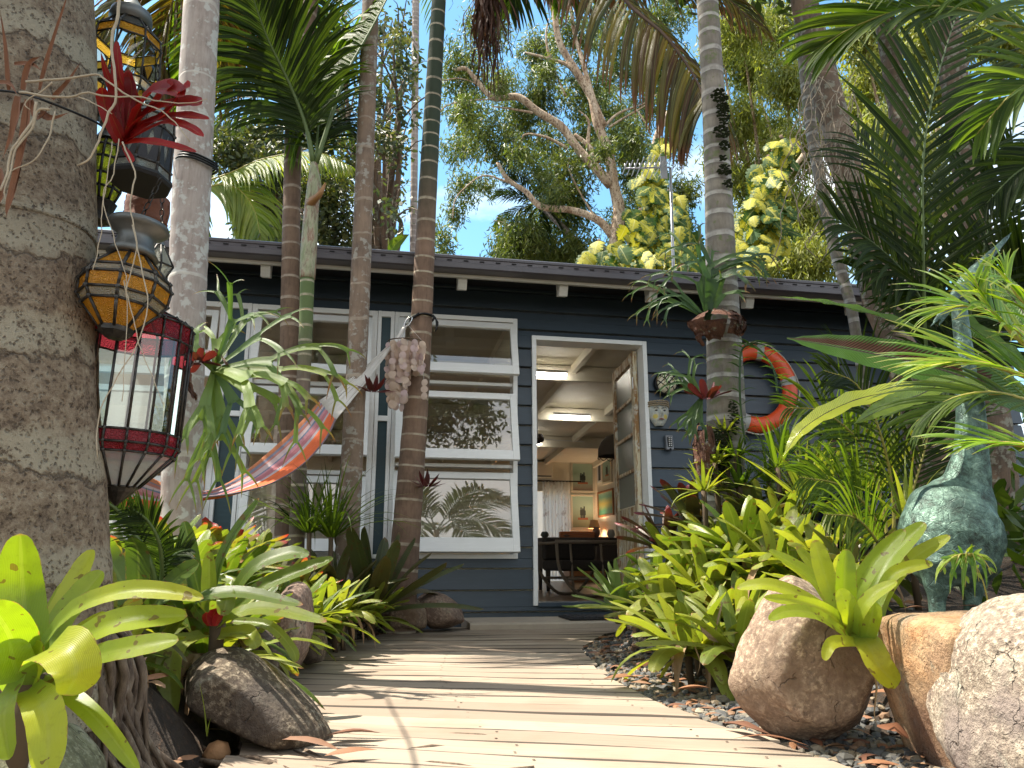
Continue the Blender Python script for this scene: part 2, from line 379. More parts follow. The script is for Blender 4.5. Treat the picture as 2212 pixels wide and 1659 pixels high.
# ---------------------------------------------------------------- ground, path
def smooth(a,b,x):
    t=min(1,max(0,(x-a)/(b-a))); return t*t*(3-2*t)
PATHC=[(-1.6,-.35,1.5),(0,-.1,1.5),(1.8,.06,1.36),(2.6,-.17,1.30),(3.3,-.3,1.34),(4.3,-.32,1.38),(5.0,-.1,1.36),(5.35,.15,1.3),(5.85,.22,1.3)]
def pathc(y):
    P=PATHC
    if y<=P[0][0]: return P[0][1:]
    for a,b in zip(P,P[1:]):
        if y<=b[0]:
            t=(y-a[0])/(b[0]-a[0]); t=t*t*(3-2*t)*.4+t*.6; return a[1]+(b[1]-a[1])*t,a[2]+(b[2]-a[2])*t
    return P[-1][1:]
def gz(x,y):
    if y>9 or y<-3: return -.03
    c,wd=pathc(y); d=abs(x-c)-wd/2
    side=1 if x>c else -1
    hi=(.30+.22*smooth(3.2,3.9,y)) if side>0 else .27
    d0=(.42 if y<3.2 else .42-.3*smooth(3.2,4.2,y)) if side>0 else .06
    z=-.035+hi*smooth(d0,d0+(.5 if side>0 else .22),d)
    if y>4.9: z=z*(1-smooth(4.9,5.7,y))-.03*smooth(4.9,5.7,y)
    return z+.015*noise.noise(Vector((x*3,y*3,0)))*smooth(.05,.3,d)
m=M('soil'); O=m.obj(); a=m.noise(O,6,8,.7); b2=m.noise(O,45,5,.7)
c=m.ramp(a,[(.3,(.02,.013,.009)),(.55,(.05,.034,.022)),(.75,(.09,.06,.038))])
c=m.mix(m.ramp(b2,[(.55,(0,0,0)),(.68,(.8,.8,.8))]),c,(.14,.07,.035))
MAT_SOIL=m.out(m.bsdf(c,.95,m.bump(m.math('ADD',a,b2),1.0,.03)))
mb=MB(); xs=[-400,-120,-40,-15,-9]+[-6+.12*i for i in range(101)]+[9,15,40,120,400]; ys=[-300,-80,-20,-8]+[-3+.12*i for i in range(101)]+[12,20,50,150,500]
mb.grid([[(x,y,gz(x,y)) for x in xs] for y in ys],[[(0,0,0)]*len(xs) for y in ys])
tag(mb.obj('ground',MAT_SOIL),None,None,kind='structure')
bw_=.136
m=M('weathered_timber'); P=m.attr(); u,v,r=m.sep(P)[:3]
g1=m.noise(m.n('CombineXYZ',{0:m.math('MULTIPLY',u,2.6),1:m.math('MULTIPLY',v,110.),2:m.math('MULTIPLY',r,40.)}).outputs[0],1,7,.7,.12)
g2=m.noise(m.n('CombineXYZ',{0:m.math('MULTIPLY',u,1.3),1:m.math('MULTIPLY',v,7.),2:m.math('MULTIPLY',r,31.)}).outputs[0],1,4,.6)
c=m.ramp(r,[(0,(.25,.19,.14)),(.35,(.34,.27,.205)),(.7,(.28,.215,.16)),(1,(.36,.29,.22))])
c=m.mix(m.ramp(g1,[(.32,(.5,.5,.5)),(.46,(0,0,0))]),c,(.13,.095,.07))
c=m.mix(m.math('MULTIPLY',m.ramp(g2,[(.5,(0,0,0)),(.68,(1,1,1))]),.5),c,(.42,.34,.25))
c=m.mix(m.math('MULTIPLY',m.ramp(m.noise(m.obj(),3.0,4),[(.52,(0,0,0)),(.66,(1,1,1))]),.35),c,(.22,.14,.09))
kn=m.n('TexVoronoi',{'Vector':m.n('CombineXYZ',{0:m.math('MULTIPLY',u,2.2),1:m.math('MULTIPLY',v,6.),2:m.math('MULTIPLY',r,17.)}).outputs[0],'Scale':1.3}).outputs[0]
c=m.mix(m.ramp(kn,[(.03,(.7,.7,.7)),(.07,(0,0,0))]),c,(.16,.09,.05))
ed=m.math('MINIMUM',v,m.math('SUBTRACT',bw_-.0,v)); c=m.mix(m.ramp(ed,[(.0035,(.95,.95,.95)),(.008,(0,0,0))]),c,(.035,.025,.018))  # dark plank edges painted in so the narrow gaps read as shaded
MAT_DECK=m.out(m.bsdf(c,.8,m.bump(g1,.35,.004)))
mb=MB(); bw=.142; y=-1.4; i=0
def edge(cx,cy,an,side):
    x,yy=cx,cy
    for _ in range(12):
        c0,w0=pathc(yy); x=c0+side*w0/2; yy=cy+(x-cx)*math.tan(an)
    return x,yy
nails=MB()
while y<5.62:
    an=rad(-12+4.2*smooth(1.8,3.2,y)+ 17*smooth(3.4,5.4,y))
    cx=pathc(y)[0]; g=.006
    rr=R.random(); dz=R.uniform(-.002,.002)
    l0=edge(cx,y-bw/2+g/2,an,-1); l1=edge(cx,y+bw/2-g/2,an,-1); r0=edge(cx,y-bw/2+g/2,an,1); r1=edge(cx,y+bw/2-g/2,an,1)
    el_=R.uniform(-.02,.02); er=R.uniform(-.015,.02)
    n=10; tops=[];pp=[]
    for k in range(n+1):
        t=k/n; x0=l0[0]+el_+(r0[0]+er-l0[0]-el_)*t; x1=l1[0]+el_+(r1[0]+er-l1[0]-el_)*t
        y0=l0[1]+(r0[1]-l0[1])*t; y1=l1[1]+(r1[1]-l1[1])*t; zz=dz+.0015*math.sin(k*1.3+i)
        cc=[(x0,y0,-.035),(x0,y0,zz-.006),(x0,y0+.005,zz),(x1,y1-.005,zz),(x1,y1,zz-.006),(x1,y1,-.035)]
        tops.append(cc); pp.append([(x0,q,rr) for q in (-.01,0,.005,bw_-.005,bw_,bw_+.01)])
    mb.grid(tops,pp); b=len(mb.v); e=b-6; s0=b-6*(n+1); mb.f.append(tuple(range(s0,s0+6))); mb.f.append(tuple(range(e,b))[::-1])
    for sx in (-1,0,1):
        for q in (.03,.106):
            xx=cx+sx*(pathc(y)[1]/2-.09)+R.uniform(-.006,.006); yy=y-bw/2+q+(xx-cx)*math.tan(an)+R.uniform(-.003,.003)
            nails.lathe([(.0042,dz+.0014),(.0005,dz+.0010)],8,c=(xx,yy,0))
    y+=bw; i+=1
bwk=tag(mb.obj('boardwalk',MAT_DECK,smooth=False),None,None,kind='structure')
nails.obj('screw_heads',plain('rusty_screw',(.05,.03,.02),.6,metal=.5),bwk)['kind']='stuff'
# concrete ledge at the end of the boardwalk, by the door
MAT_CONC=plain('concrete',(.50,.42,.33),.9,.3,14,.4)
# ---------------------------------------------------------------- gravel and litter (stuff)
def scatter(name,mats,n,region,size,flat=.6,rnd=None,seed=3,label=None,cat=None,kind='stuff',zf=gz,lift=.0):
    g=random.Random(seed); ico=bmesh.new(); bmesh.ops.create_icosphere(ico,subdivisions=1,radius=1)
    base=[v.co.copy() for v in ico.verts]; faces=[tuple(v.index for v in f.verts) for f in ico.faces]; ico.free()
    mb=MB()
    for _ in range(n):
        q=region(g)
        if q is None: continue
        x,y=q[:2]; s=g.uniform(*size)*(g.random()*.6+.7)
        sx,sy,sz=s*g.uniform(.8,1.35),s*g.uniform(.6,1),s*g.uniform(.35,.7)*flat/.6
        M3=Matrix.Rotation(g.uniform(0,6.3),3,'Z')@Matrix.Rotation(g.uniform(-.5,.5),3,'X')@Matrix.Rotation(g.uniform(-.5,.5),3,'Y')
        z=zf(x,y)+sz*.5+lift+(q[2] if len(q)>2 else 0); b=len(mb.v); rn=g.random()
        for v in base:
            k=1+g.uniform(-.16,.16)
            p=M3@Vector((v.x*sx*k,v.y*sy*k,v.z*sz*k)); mb.v.append((x+p.x,y+p.y,z+p.z)); mb.p.append((v.x,v.y,rn))
        mb.f.extend(tuple(b+i for i in f) for f in faces)
    o=mb.obj(name,mats,smooth=False)
    for q in o.data.polygons: q.use_smooth=False
    tag(o,label,cat,kind=kind); return o
m=M('river_gravel'); P=m.attr(); r=m.sep(P)[2]
c=m.ramp(r,[(0,(.07,.07,.07)),(.25,(.13,.125,.11)),(.42,(.20,.175,.135)),(.58,(.09,.09,.088)),(.74,(.27,.21,.14)),(.87,(.24,.14,.08)),(.97,(.36,.30,.22))],'CONSTANT')
n1=m.noise(m.obj(),60,5,.65); c=m.mix(m.math('MULTIPLY',n1,.7),c,m.mix(1.0,c,(.5,.48,.45),'MULTIPLY'))
MAT_GRAV=m.out(m.bsdf(c,.7,m.bump(n1,.3,.004)))
def reg_right(g):
    y=1.5+3.9*g.random()**1.35; c,wd=pathc(y); x=c+wd/2+.004+abs(g.gauss(0,.30)); 
    return x,y,g.uniform(0,.018)
scatter('gravel',MAT_GRAV,9000,reg_right,(.010,.021),seed=5,label='grey and tan pebbles covering the bed edge right of the boardwalk',cat='gravel')
def reg_left(g):
    y=2.9+2.4*g.random(); c,wd=pathc(y); x=c-wd/2-.004-abs(g.gauss(0,.28)); return x,y,g.uniform(0,.012)
scatter('pebbles',MAT_GRAV,3200,reg_left,(.009,.018),seed=6,label='brown and grey pebbles along the left edge of the boardwalk',cat='gravel')
m=M('dead_leaf'); P=m.attr(); r=m.sep(P)[2]
c=m.ramp(r,[(0,(.10,.04,.022)),(.3,(.24,.10,.05)),(.55,(.32,.16,.08)),(.8,(.16,.065,.04)),(1,(.36,.22,.12))])
c=m.mix(m.math('MULTIPLY',m.noise(m.obj(),50,4),.6),c,m.mix(1.0,c,(.5,.42,.4),'MULTIPLY'))
MAT_DEAD=m.out(m.bsdf(c,.6))
def deadleaf(mb,p,L,w,az,g,curl=.6):
    d=Vector((math.cos(az),math.sin(az),0)); u=Vector((0,0,1)); pts=[]
    for k in range(7):
        t=k/6; pts.append(Vector(p)+d*(L*(t-.5))+u*(L*curl*.16*math.sin(t*math.pi))+Vector((-d.y,d.x,0))*L*.12*math.sin(t*3+az))
    sd=Vector((-d.y,d.x,g.uniform(-.4,.4)))
    mb.strip(pts,[sd]*7,[w*q for q in (.08,.6,.95,1,.8,.45,.05)],g.uniform(.2,.6),3,g.random())
g=random.Random(11); mb=MB()
def bedpt(g,side,y0,y1,spread):
    y=g.uniform(y0,y1); c,wd=pathc(y); x=c+side*(wd/2+.02+abs(g.gauss(0,spread))); return x,y
for _ in range(420):
    x,y=bedpt(g,1 if g.random()<.7 else -1,1.5,5.2,.5)
    deadleaf(mb,(x,y,gz(x,y)+.03),g.uniform(.04,.11),g.uniform(.006,.016),g.uniform(0,6.3),g)
tag(mb.obj('leaf_litter',MAT_DEAD),'dry brown leaves scattered through gravel and soil of both beds','leaf litter',kind='stuff')
FL=[(762,1604,0,.13,.02,.3,'curled terracotta leaf at the tip of the big left rock on the boards'),
 (640,1632,0,.22,.022,2.9,'long orange brown leaf lying by the lower left edge of the boardwalk'),
 (758,1646,0,.12,.014,.6,'rolled dark brown leaf with raised stalk at the bottom of the boardwalk'),
 (1610,1590,0,.16,.022,2.3,'red brown leaf leaning against the foot of the large right rock'),
 (1665,1622,0,.17,.012,2.8,'narrow orange leaf strip along the boardwalk under the large right rock'),
 (1500,1500,.02,.11,.014,.2,'curved orange leaf on grey pebbles left of the large right rock'),
 (1345,1478,.01,.14,.012,.1,'slim terracotta leaf where the pebbles meet the boards'),
 (1392,1445,.02,.10,.018,1.2,'upright rusty leaf in the middle of the pebble bed'),
 (1940,1590,.05,.10,.034,1.3,'broad salmon brown leaf standing on pebbles between the right rocks'),
 (1330,1390,.02,.09,.014,2.0,'small rusty leaf at the far end of the pebble bed')]
for px,py,z,L_,w_,a_,lab in FL:
    u_,v_=ray(px,py); Y=(z-CZ)/v_; p=(u_*Y,Y,z+.02); mb=MB(); deadleaf(mb,p,L_,w_,a_,g,.5)
    tag(mb.obj('fallen_leaf',MAT_DEAD,loc=p),lab,'leaf','dry leaves fallen by the boardwalk')
# ---------------------------------------------------------------- house
def W(px,py,yl=0):
    u,v=ray(px,py); s=(u*(5.89+yl*CA)+yl*SA)/(CA-u*SA); Y=5.89+s*SA+yl*CA
    return s,CZ+v*Y
HM=Matrix.Translation((0,5.89,0))@Matrix.Rotation(WA,4,'Z')
def HW(x,y,z): return HM@Vector((x,y,z))
house=empty('weatherboard_house',(0,5.89,0),'low dark blue weatherboard house with white framed door and windows behind the palms','house',rz=WA)
def pmat(name,c,rough,wear=None,n1=18,k=.25,b=.15,spec=.5):
    m=M(name); O=m.obj(); a=m.noise(O,n1,6,.65); a2=m.noise(m.scale(O,1,1,9),5,5,.6)
    cc=m.mix(m.math('MULTIPLY',a,k),c,tuple(q*.5 for q in c))
    cc=m.mix(m.math('MULTIPLY',m.ramp(a2,[(.5,(0,0,0)),(.75,(1,1,1))]),.3),cc,tuple(min(1,q*1.6+.01) for q in c))
    if wear: cc=m.mix(m.ramp(m.noise(O,45,4,.7),[(.66,(0,0,0)),(.7,(1,1,1))]),cc,wear)
    return m.out(m.bsdf(cc,rough,m.bump(a,b,.004),**{'Specular IOR Level':spec}))
MAT_WALL=pmat('navy_weatherboard_paint',(.035,.053,.074),.42,wear=(.045,.07,.09))
MAT_TEAL=pmat('dark_teal_paint',(.012,.045,.058),.45)
MAT_WHITE=pmat('white_gloss_paint',(.80,.80,.79),.35,k=.08,b=.05)
MAT_CREAM=pmat('cream_interior_paint',(.82,.77,.64),.6,k=.15,b=.05)
MAT_SOFF=pmat('bracket_white_paint',(.62,.60,.55),.5)
MAT_GUT=pmat('charcoal_gutter_paint',(.085,.075,.085),.35,k=.2)
MAT_ROOF=pmat('roof_metal',(.12,.11,.12),.4)
MAT_FLOOR=plain('timber_floor',(.22,.13,.07),.35,.3,8,.1)
MAT_BLACK=plain('black_metal',(.015,.015,.016),.45,.2,30,.1,metal=.6)
m=M('window_glass')
fr=m.n('Fresnel',{'IOR':1.7}).outputs[0]
gl=m.n('BsdfGlossy',{'Color':(1,1,1),'Roughness':.012}).outputs[0]; tr=m.n('BsdfTransparent',{'Color':(.80,.84,.82)}).outputs[0]
MAT_GLASS=m.out(m.n('MixShader',{0:m.math('MINIMUM',m.math('MULTIPLY_ADD',fr,1.1,.09),1.0),1:tr,2:gl}).outputs[0])
# boards
DX0,DX1=.185,1.075          # clear door opening
DZ0,DZ1=.135,2.165
WX0,WX1=-.93,.036           # right window set
WZ0,WZ1=.46,2.325
GX0=-2.55                   # left end of the run of windows
SX0,SX1=-4.6,4.6
WT=2.62
def openings(z0,z1):
    xs=[(SX0,SX1)]
    def cut(a,b):
        out=[]
        for p,q in xs:
            if b<=p or a>=q: out.append((p,q)); continue
            if p<a: out.append((p,a))
            if q>b: out.append((b,q))
        return out
    zm=(z0+z1)/2
    if WZ0<zm<WZ1: xs=cut(-4.1,WX1)
    if DZ0-.02<zm<DZ1+.03: xs=cut(DX0-.03,DX1+.03)
    return xs
mb=MB(); bh=.1545; z=-.10; levels=[]
zs=[-.1]; zz=.085
while zz<WT: zs.append(zz); zz+=bh
zs.append(WT)
for a,b in zip(zs,zs[1:]):
    cuts=sorted({a,b}|{q for q in (WZ0,WZ1,DZ1+.03,DZ0-.02) if a<q<b})
    for p,q in zip(cuts,cuts[1:]):
        def yo(zq): return -.036+.024*(zq-a)/(b-a)   # bottom of each board stands proud
        for x0,x1 in openings(p,q):
            n=max(1,int((x1-x0)/.5)); X=[x0+(x1-x0)*k/n for k in range(n+1)]
            def jit(x): return .0018*noise.noise(Vector((x*1.3,a*7,0)))
            q_=q-(.011 if q==b and b<WT else 0); rows=[[(x,.02,p) for x in X],[(x,yo(p)+jit(x)+.002,p) for x in X],[(x,yo(p)+jit(x),p+.003) for x in X],[(x,yo(q_)+jit(x),q_) for x in X],[(x,.02,q_) for x in X]]
            mb.grid(rows,[[(0,0,0)]*len(X)]*5)
mb.obj('wall',MAT_WALL,house,smooth=False)
# wall thickness behind the boards (interior lining) - butted around openings
mb=MB(); y0,y1=.021,.10
for x0,x1,z0_,z1_ in ((SX0,-4.1,-.1,WT),(-4.1,WX1,-.1,WZ0),(-4.1,WX1,WZ1,WT),(WX1,DX0-.03,-.1,WT),(DX0-.03,DX1+.03,DZ1+.03,WT),(DX0-.03,DX1+.03,-.1,DZ0-.02),(DX1+.03,SX1,-.1,WT)):
    mb.box(x0,x1,y0,y1,z0_,z1_)
mb.obj('wall_lining',MAT_CREAM,house,smooth=False)
# room
RD=7.2; RX0,RX1=-4.5,3.2
H0,H1=2.60,2.12
mb=MB()
mb.box(RX0,RX1,.1,RD,.06,DZ0-.025); mb.obj('floor',MAT_FLOOR,house,smooth=False)
mb=MB(); mb.hexa([(RX0,.1,H0),(RX1,.1,H0),(RX1,RD+.1,H1),(RX0,RD+.1,H1),(RX0,.1,H0+.05),(RX1,.1,H0+.05),(RX1,RD+.1,H1+.05),(RX0,RD+.1,H1+.05)])
mb.obj('ceiling',MAT_CREAM,house,smooth=False)
def cz(y): return H0+(H1-H0)*(y-.1)/RD
for yb in (1.9,3.6,5.2):
    mb=MB(); mb.box(RX0+.1,RX1-.1,yb,yb+.08,cz(yb)-.17,cz(yb+.08)-.002); bevel(mb.obj('ceiling_beam',MAT_CREAM,house,smooth=False),.006)
mb=MB()
for xb in (-2.6,-1.7,-.8,.1,1.0,1.9,2.8):
    mb.hexa([(xb,.102,cz(.1)-.09),(xb+.05,.102,cz(.1)-.09),(xb+.05,RD-.01,cz(RD)-.09),(xb,RD-.01,cz(RD)-.09),(xb,.102,cz(.1)-.003),(xb+.05,.102,cz(.1)-.003),(xb+.05,RD-.01,cz(RD)-.003),(xb,RD-.01,cz(RD)-.003)])
mb.obj('rafters',MAT_CREAM,house,smooth=False)
BX0,BX1=1.72,2.36   # bright opening of the back wall behind the curtain
mb=MB()
mb.box(RX0,-3.6,RD,RD+.1,.0,H1); mb.box(-3.6,-.3,RD,RD+.1,.0,H1+.02); mb.box(-.3,BX0,RD,RD+.1,0,H1+.02); mb.box(BX0,BX1,RD,RD+.1,1.62,H1+.02); mb.box(BX1,RX1,RD,RD+.1,0,H1+.02)
mb.box(BX0,BX1,RD,RD+.1,0,.12);
mb.box(RX1,RX1+.1,.1,RD+.1,0,H0); 
mb.box(RX0-.1,RX0,.1,1.2,0,H0); mb.box(RX0-.1,RX0,5.8,RD+.1,0,H0); mb.box(RX0-.1,RX0,1.2,5.8,0,.5); mb.box(RX0-.1,RX0,1.2,5.8,2.0,H0)
mb.obj('inner_wall',MAT_CREAM,house,smooth=False)
# side wall that carries pictures: short partition from back
pu,pz=W(1290,1000,RD)
mb=MB(); PXW=W(1290,1060,RD)[0]
mb.box(PXW,PXW+.1,RD-2.3,RD-.001,.11,cz(RD-2.3)-.01); mb.obj('partition',MAT_CREAM,house,smooth=False)
# roof, gutter, brackets
mb=MB(); yg=-.60
mb.hexa([(SX0-.3,yg+.02,2.53),(4.75,yg+.02,2.53),(4.75,RD+.6,2.18),(SX0-.3,RD+.6,2.18),(SX0-.3,yg+.02,2.56),(4.75,yg+.02,2.56),(4.75,RD+.6,2.22),(SX0-.3,RD+.6,2.22)])
for v in range(0,8): pass
mb.v=[(x,y,z+.13) if y>3 else (x,y,z) for x,y,z in mb.v]
def rz_(y): return 2.615+.14*(y+.51)/1.6 if y<1.09 else 2.755-.33*(y-1.09)/6.7
mb=MB(); X=[SX0-.3+.076*i for i in range(int((4.75-SX0+.3)/.076))]
mb.grid([[(x,y,rz_(y)+(.02 if i%4 in (1,) else 0)+ (0.0)) for i,x in enumerate(X)] for y in (yg+.09,1.09,RD+.7)],[[(0,0,0)]*len(X)]*3)
mb.obj('roof',MAT_ROOF,house,smooth=False)
mb=MB()  # gutter profile swept along x
prof=[(-.50,2.592),(-.595,2.60),(-.605,2.592),(-.605,2.575),(-.598,2.570),(-.602,2.545),(-.612,2.538),(-.612,2.50),(-.598,2.492),(-.50,2.492)]
mb.grid([[(x,y,z) for x in (SX0-.3,4.75)] for y,z in prof],[[(0,0,0)]*2]*len(prof))
mb.poly([(4.75,y,z) for y,z in prof]); mb.poly([(SX0-.3,y,z) for y,z in prof][::-1])
gut=mb.obj('gutter',MAT_GUT,house,smooth=False)
mb=MB(); x=SX0
while x<4.7: mb.box(x,x+.034,-.6065,-.600,2.553,2.560); x+=.118
mb.obj('overflow_slots',plain('slot_black',(.008,.008,.009),.8),gut,smooth=False)['kind']='stuff'
mb=MB(); mb.box(SX0-.28,4.73,-.497,-.47,2.47,2.60); mb.obj('fascia',MAT_SOFF,house,smooth=False)
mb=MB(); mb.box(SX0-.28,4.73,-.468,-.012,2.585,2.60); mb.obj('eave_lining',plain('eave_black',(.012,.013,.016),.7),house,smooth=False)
for px,py in ((575,585),(998,608),(1215,620),(1407,630),(1615,640),(230,560),(1840,655)):
    x=W(px,py,-.42)[0]; mb=MB()
    mb.hexa([(x-.034,-.435,2.395),(x+.034,-.435,2.395),(x+.034,-.36,2.415),(x-.034,-.36,2.415),(x-.034,-.466,2.46),(x+.034,-.466,2.46),(x+.034,-.36,2.46),(x-.034,-.36,2.46)])
    b_=len(mb.v); mb.hexa([(x-.034,-.466,2.461),(x+.034,-.466,2.461),(x+.034,-.36,2.461),(x-.034,-.36,2.461),(x-.034,-.466,2.584),(x+.034,-.466,2.584),(x+.034,-.34,2.584),(x-.034,-.34,2.584)])
    bevel(mb.obj('rafter_bracket',MAT_SOFF,house,smooth=False),.004)
# door frame
def frame(name,x0,x1,z0,z1,w,yf,yb,mat,parent,bot=True,bw_=None):
    mb=MB(); bw_=bw_ or w
    mb.box(x0,x0+w,yf,yb,z0,z1); mb.box(x1-w,x1,yf,yb,z0,z1); mb.box(x0+w,x1-w,yf,yb,z1-w,z1)
    if bot: mb.box(x0+w,x1-w,yf,yb,z0,z0+bw_)
    return bevel(mb.obj(name,mat,parent,smooth=False),.003)
frame('door_frame',DX0-.032,DX1+.036,DZ0-.012,DZ1+.03,.035,-.048,.13,MAT_WHITE,house,bot=False)
mb=MB(); mb.box(DX0+.0035,DX1-.0005,-.06,.12,DZ0-.02,DZ0+.012); bevel(mb.obj('door_sill',MAT_WALL,house,smooth=False),.004)
# open door leaf: hinged at the right jamb, swung inwards
m=M('flaking_door_paint'); O=m.obj(); a=m.noise(m.scale(O,24,24,2.4),1,6,.7); b_=m.noise(O,14,6,.7)
c=m.mix(m.ramp(a,[(.46,(0,0,0)),(.52,(1,1,1))]),(.74,.66,.46),(.34,.18,.07)); c=m.mix(m.ramp(b_,[(.52,(0,0,0)),(.6,(.9,.9,.9))]),c,(.72,.70,.62))
MAT_DOOR=m.out(m.bsdf(c,.75,m.bump(a,.6,.005)))
hx=DX1-.006; fx=W(1330,900,.93)[0]
da=math.atan2(.90-.07, fx-hx)
door=empty('door',(hx,.08,DZ0+.018)); door.parent=house; door.rotation_euler.z=da
dw,dh,dt=.80,1.99,.038
mb=MB(); st=.085
mb.box(0,st,0,dt,0,dh); mb.box(dw-st,dw,0,dt,0,dh); mb.box(st,dw-st,0,dt,dh-st,dh); mb.box(st,dw-st,0,dt,0,.12); mb.box(st,dw-st,0,dt,.62,.72)
for i in (1,2,3): zz=.72+(dh-st-.72)*i/4; mb.box(st,dw-st,.004,dt-.004,zz-.014,zz+.014)
bevel(mb.obj('door_rails',MAT_DOOR,door,smooth=False),.004)
mb=MB(); n=6
for i in range(n): x0=st+(dw-2*st)*i/n; mb.box(x0+.002,x0+(dw-2*st)/n-.002,.010,dt-.010,.121,.619)
mb.obj('boarded_panel',MAT_DOOR,door,smooth=False)
m=M('obscure_glass'); nn=m.noise(m.obj(),120,2); MAT_OBS=m.out(m.bsdf((.42,.46,.42),.25,m.bump(nn,.6,.004),Transmission_Weight=.55))
mb=MB()
for i in range(4): z0_=.72+(dh-st-.72)*i/4+.016; mb.box(st+.001,dw-st-.001,.016,.021,z0_,z0_+(dh-st-.72)/4-.032)
mb.obj('frosted_panes',MAT_OBS,door,smooth=False)
mb=MB(); mb.tube([(dw-.05,-.001,.95),(dw-.05,-.04,.96),(dw-.05,-.055,1.02),(dw-.05,-.04,1.08),(dw-.05,-.001,1.09)],.007,8); mb.obj('handle',MAT_BLACK,door)
for z_ in (.25,1.72):
    mb=MB(); mb.box(-.006,.034,dt+.0005,dt+.003,z_-.045,z_+.045); mb.tube([(-.004,dt+.006,z_-.047),(-.004,dt+.006,z_+.047)],.006,8); mb.obj('hinge',MAT_WHITE,door,smooth=False)
# windows -----------------------------------------------------------
def sash(parent,x0,x1,zt,zb,ang,w=.045,bot=.06):
    """awning sash hung from its top rail, bottom swung outwards by ang"""
    e=empty('sash',(x0,-.030,zt),parent=parent); e.rotation_euler.x=-ang
    H=(zt-zb); Wd=x1-x0; mb=MB(); t0,t1=-.022,.012
    mb.box(0,w,t0,t1,-H,0); mb.box(Wd-w,Wd,t0,t1,-H,0); mb.box(w,Wd-w,t0,t1,-w,0); mb.box(w,Wd-w,t0,t1,-H,-H+bot)
    bevel(mb.obj('sash_frame',MAT_WHITE,e,smooth=False),.003)
    mb=MB(); mb.poly([(w,-.004,-H+bot),(Wd-w,-.004,-H+bot),(Wd-w,-.004,-w),(w,-.004,-w)])
    mb.obj('pane',MAT_GLASS,e,smooth=False); return e
win=empty('awning_window',(0,0,0),parent=house)
frame('window_frame',WX0+.003,WX1,WZ0,WZ1,.035,-.045,.10,MAT_WHITE,win,bw_=.03)
for zt in (1.775,1.135): mb=MB(); mb.box(WX0+.04,WX1-.036,-.02,.08,zt-.0,zt+.024); mb.obj('transom',MAT_WHITE,win,smooth=False)
sash(win,WX0+.03,.026,2.275,1.815,rad(16),w=.052,bot=.075); sash(win,WX0+.03,.026,1.705,1.155,rad(15),w=.052,bot=.075); sash(win,WX0+.03,.026,1.09,.485,rad(14),w=.052,bot=.105)
# teal fixed panels between the windows
def tealpanel(x0,x1):
    e=empty('fixed_panel',(0,0,0),parent=house); mb=MB(); w=.028; zm=W(820,905)[1]
    mb.box(x0,x0+w,-.047,.10,WZ0,WZ1); mb.box(x1-w,x1,-.047,.10,WZ0,WZ1); mb.box(x0+w,x1-w,-.047,.10,WZ1-.045,WZ1-.001); mb.box(x0+w,x1-w,-.047,.10,zm-.02,zm+.02); mb.box(x0+w,x1-w,-.047,.1,WZ0+.001,WZ0+.03)
    bevel(mb.obj('panel_frame',MAT_WHITE,e,smooth=False),.003)
    mb=MB(); mb.box(x0+w,x1-w,-.02,.0,zm+.02,WZ1-.045); mb.box(x0+w,x1-w,-.02,.0,WZ0+.03,zm-.02); mb.obj('teal_sheet',MAT_TEAL,e,smooth=False)
tx0=W(808,900)[0]
tealpanel(tx0,WX0)
w2x0=W(528,900)[0]; w2x1=tx0
win2=empty('awning_window',(0,0,0),parent=house)
frame('window_frame',w2x0+.003,w2x1-.003,WZ0,WZ1-.002,.04,-.045,.10,MAT_WHITE,win2)
z1t=W(540,862)[1]; z2b=W(540,985)[1]
for zt in (1.72,1.06): mb=MB(); mb.box(w2x0+.045,w2x1-.045,-.02,.08,zt,zt+.03); mb.obj('transom',MAT_WHITE,win2,smooth=False)
sash(win2,w2x0+.03,w2x1-.04,2.26,1.76,rad(15),w=.052,bot=.075); sash(win2,w2x0+.03,w2x1-.04,1.69,1.15,rad(18),w=.052,bot=.075); sash(win2,w2x0+.03,w2x1-.04,1.04,.485,rad(15),w=.052,bot=.09)
t3=W(472,900)[0]; tealpanel(t3,w2x0)
win3=empty('awning_window',(0,0,0),parent=house)
frame('window_frame',-4.095,t3-.003,WZ0,WZ1-.002,.04,-.045,.10,MAT_WHITE,win3)
sash(win3,-4.05,t3-.05,2.25,1.72,rad(10)); sash(win3,-4.05,t3-.05,1.66,1.1,rad(12)); sash(win3,-4.05,t3-.05,1.02,.5,rad(12))
# grey blinds/dim fittings seen through the windows
MAT_DARK=plain('dim_brown_furniture',(.05,.035,.026),.6)
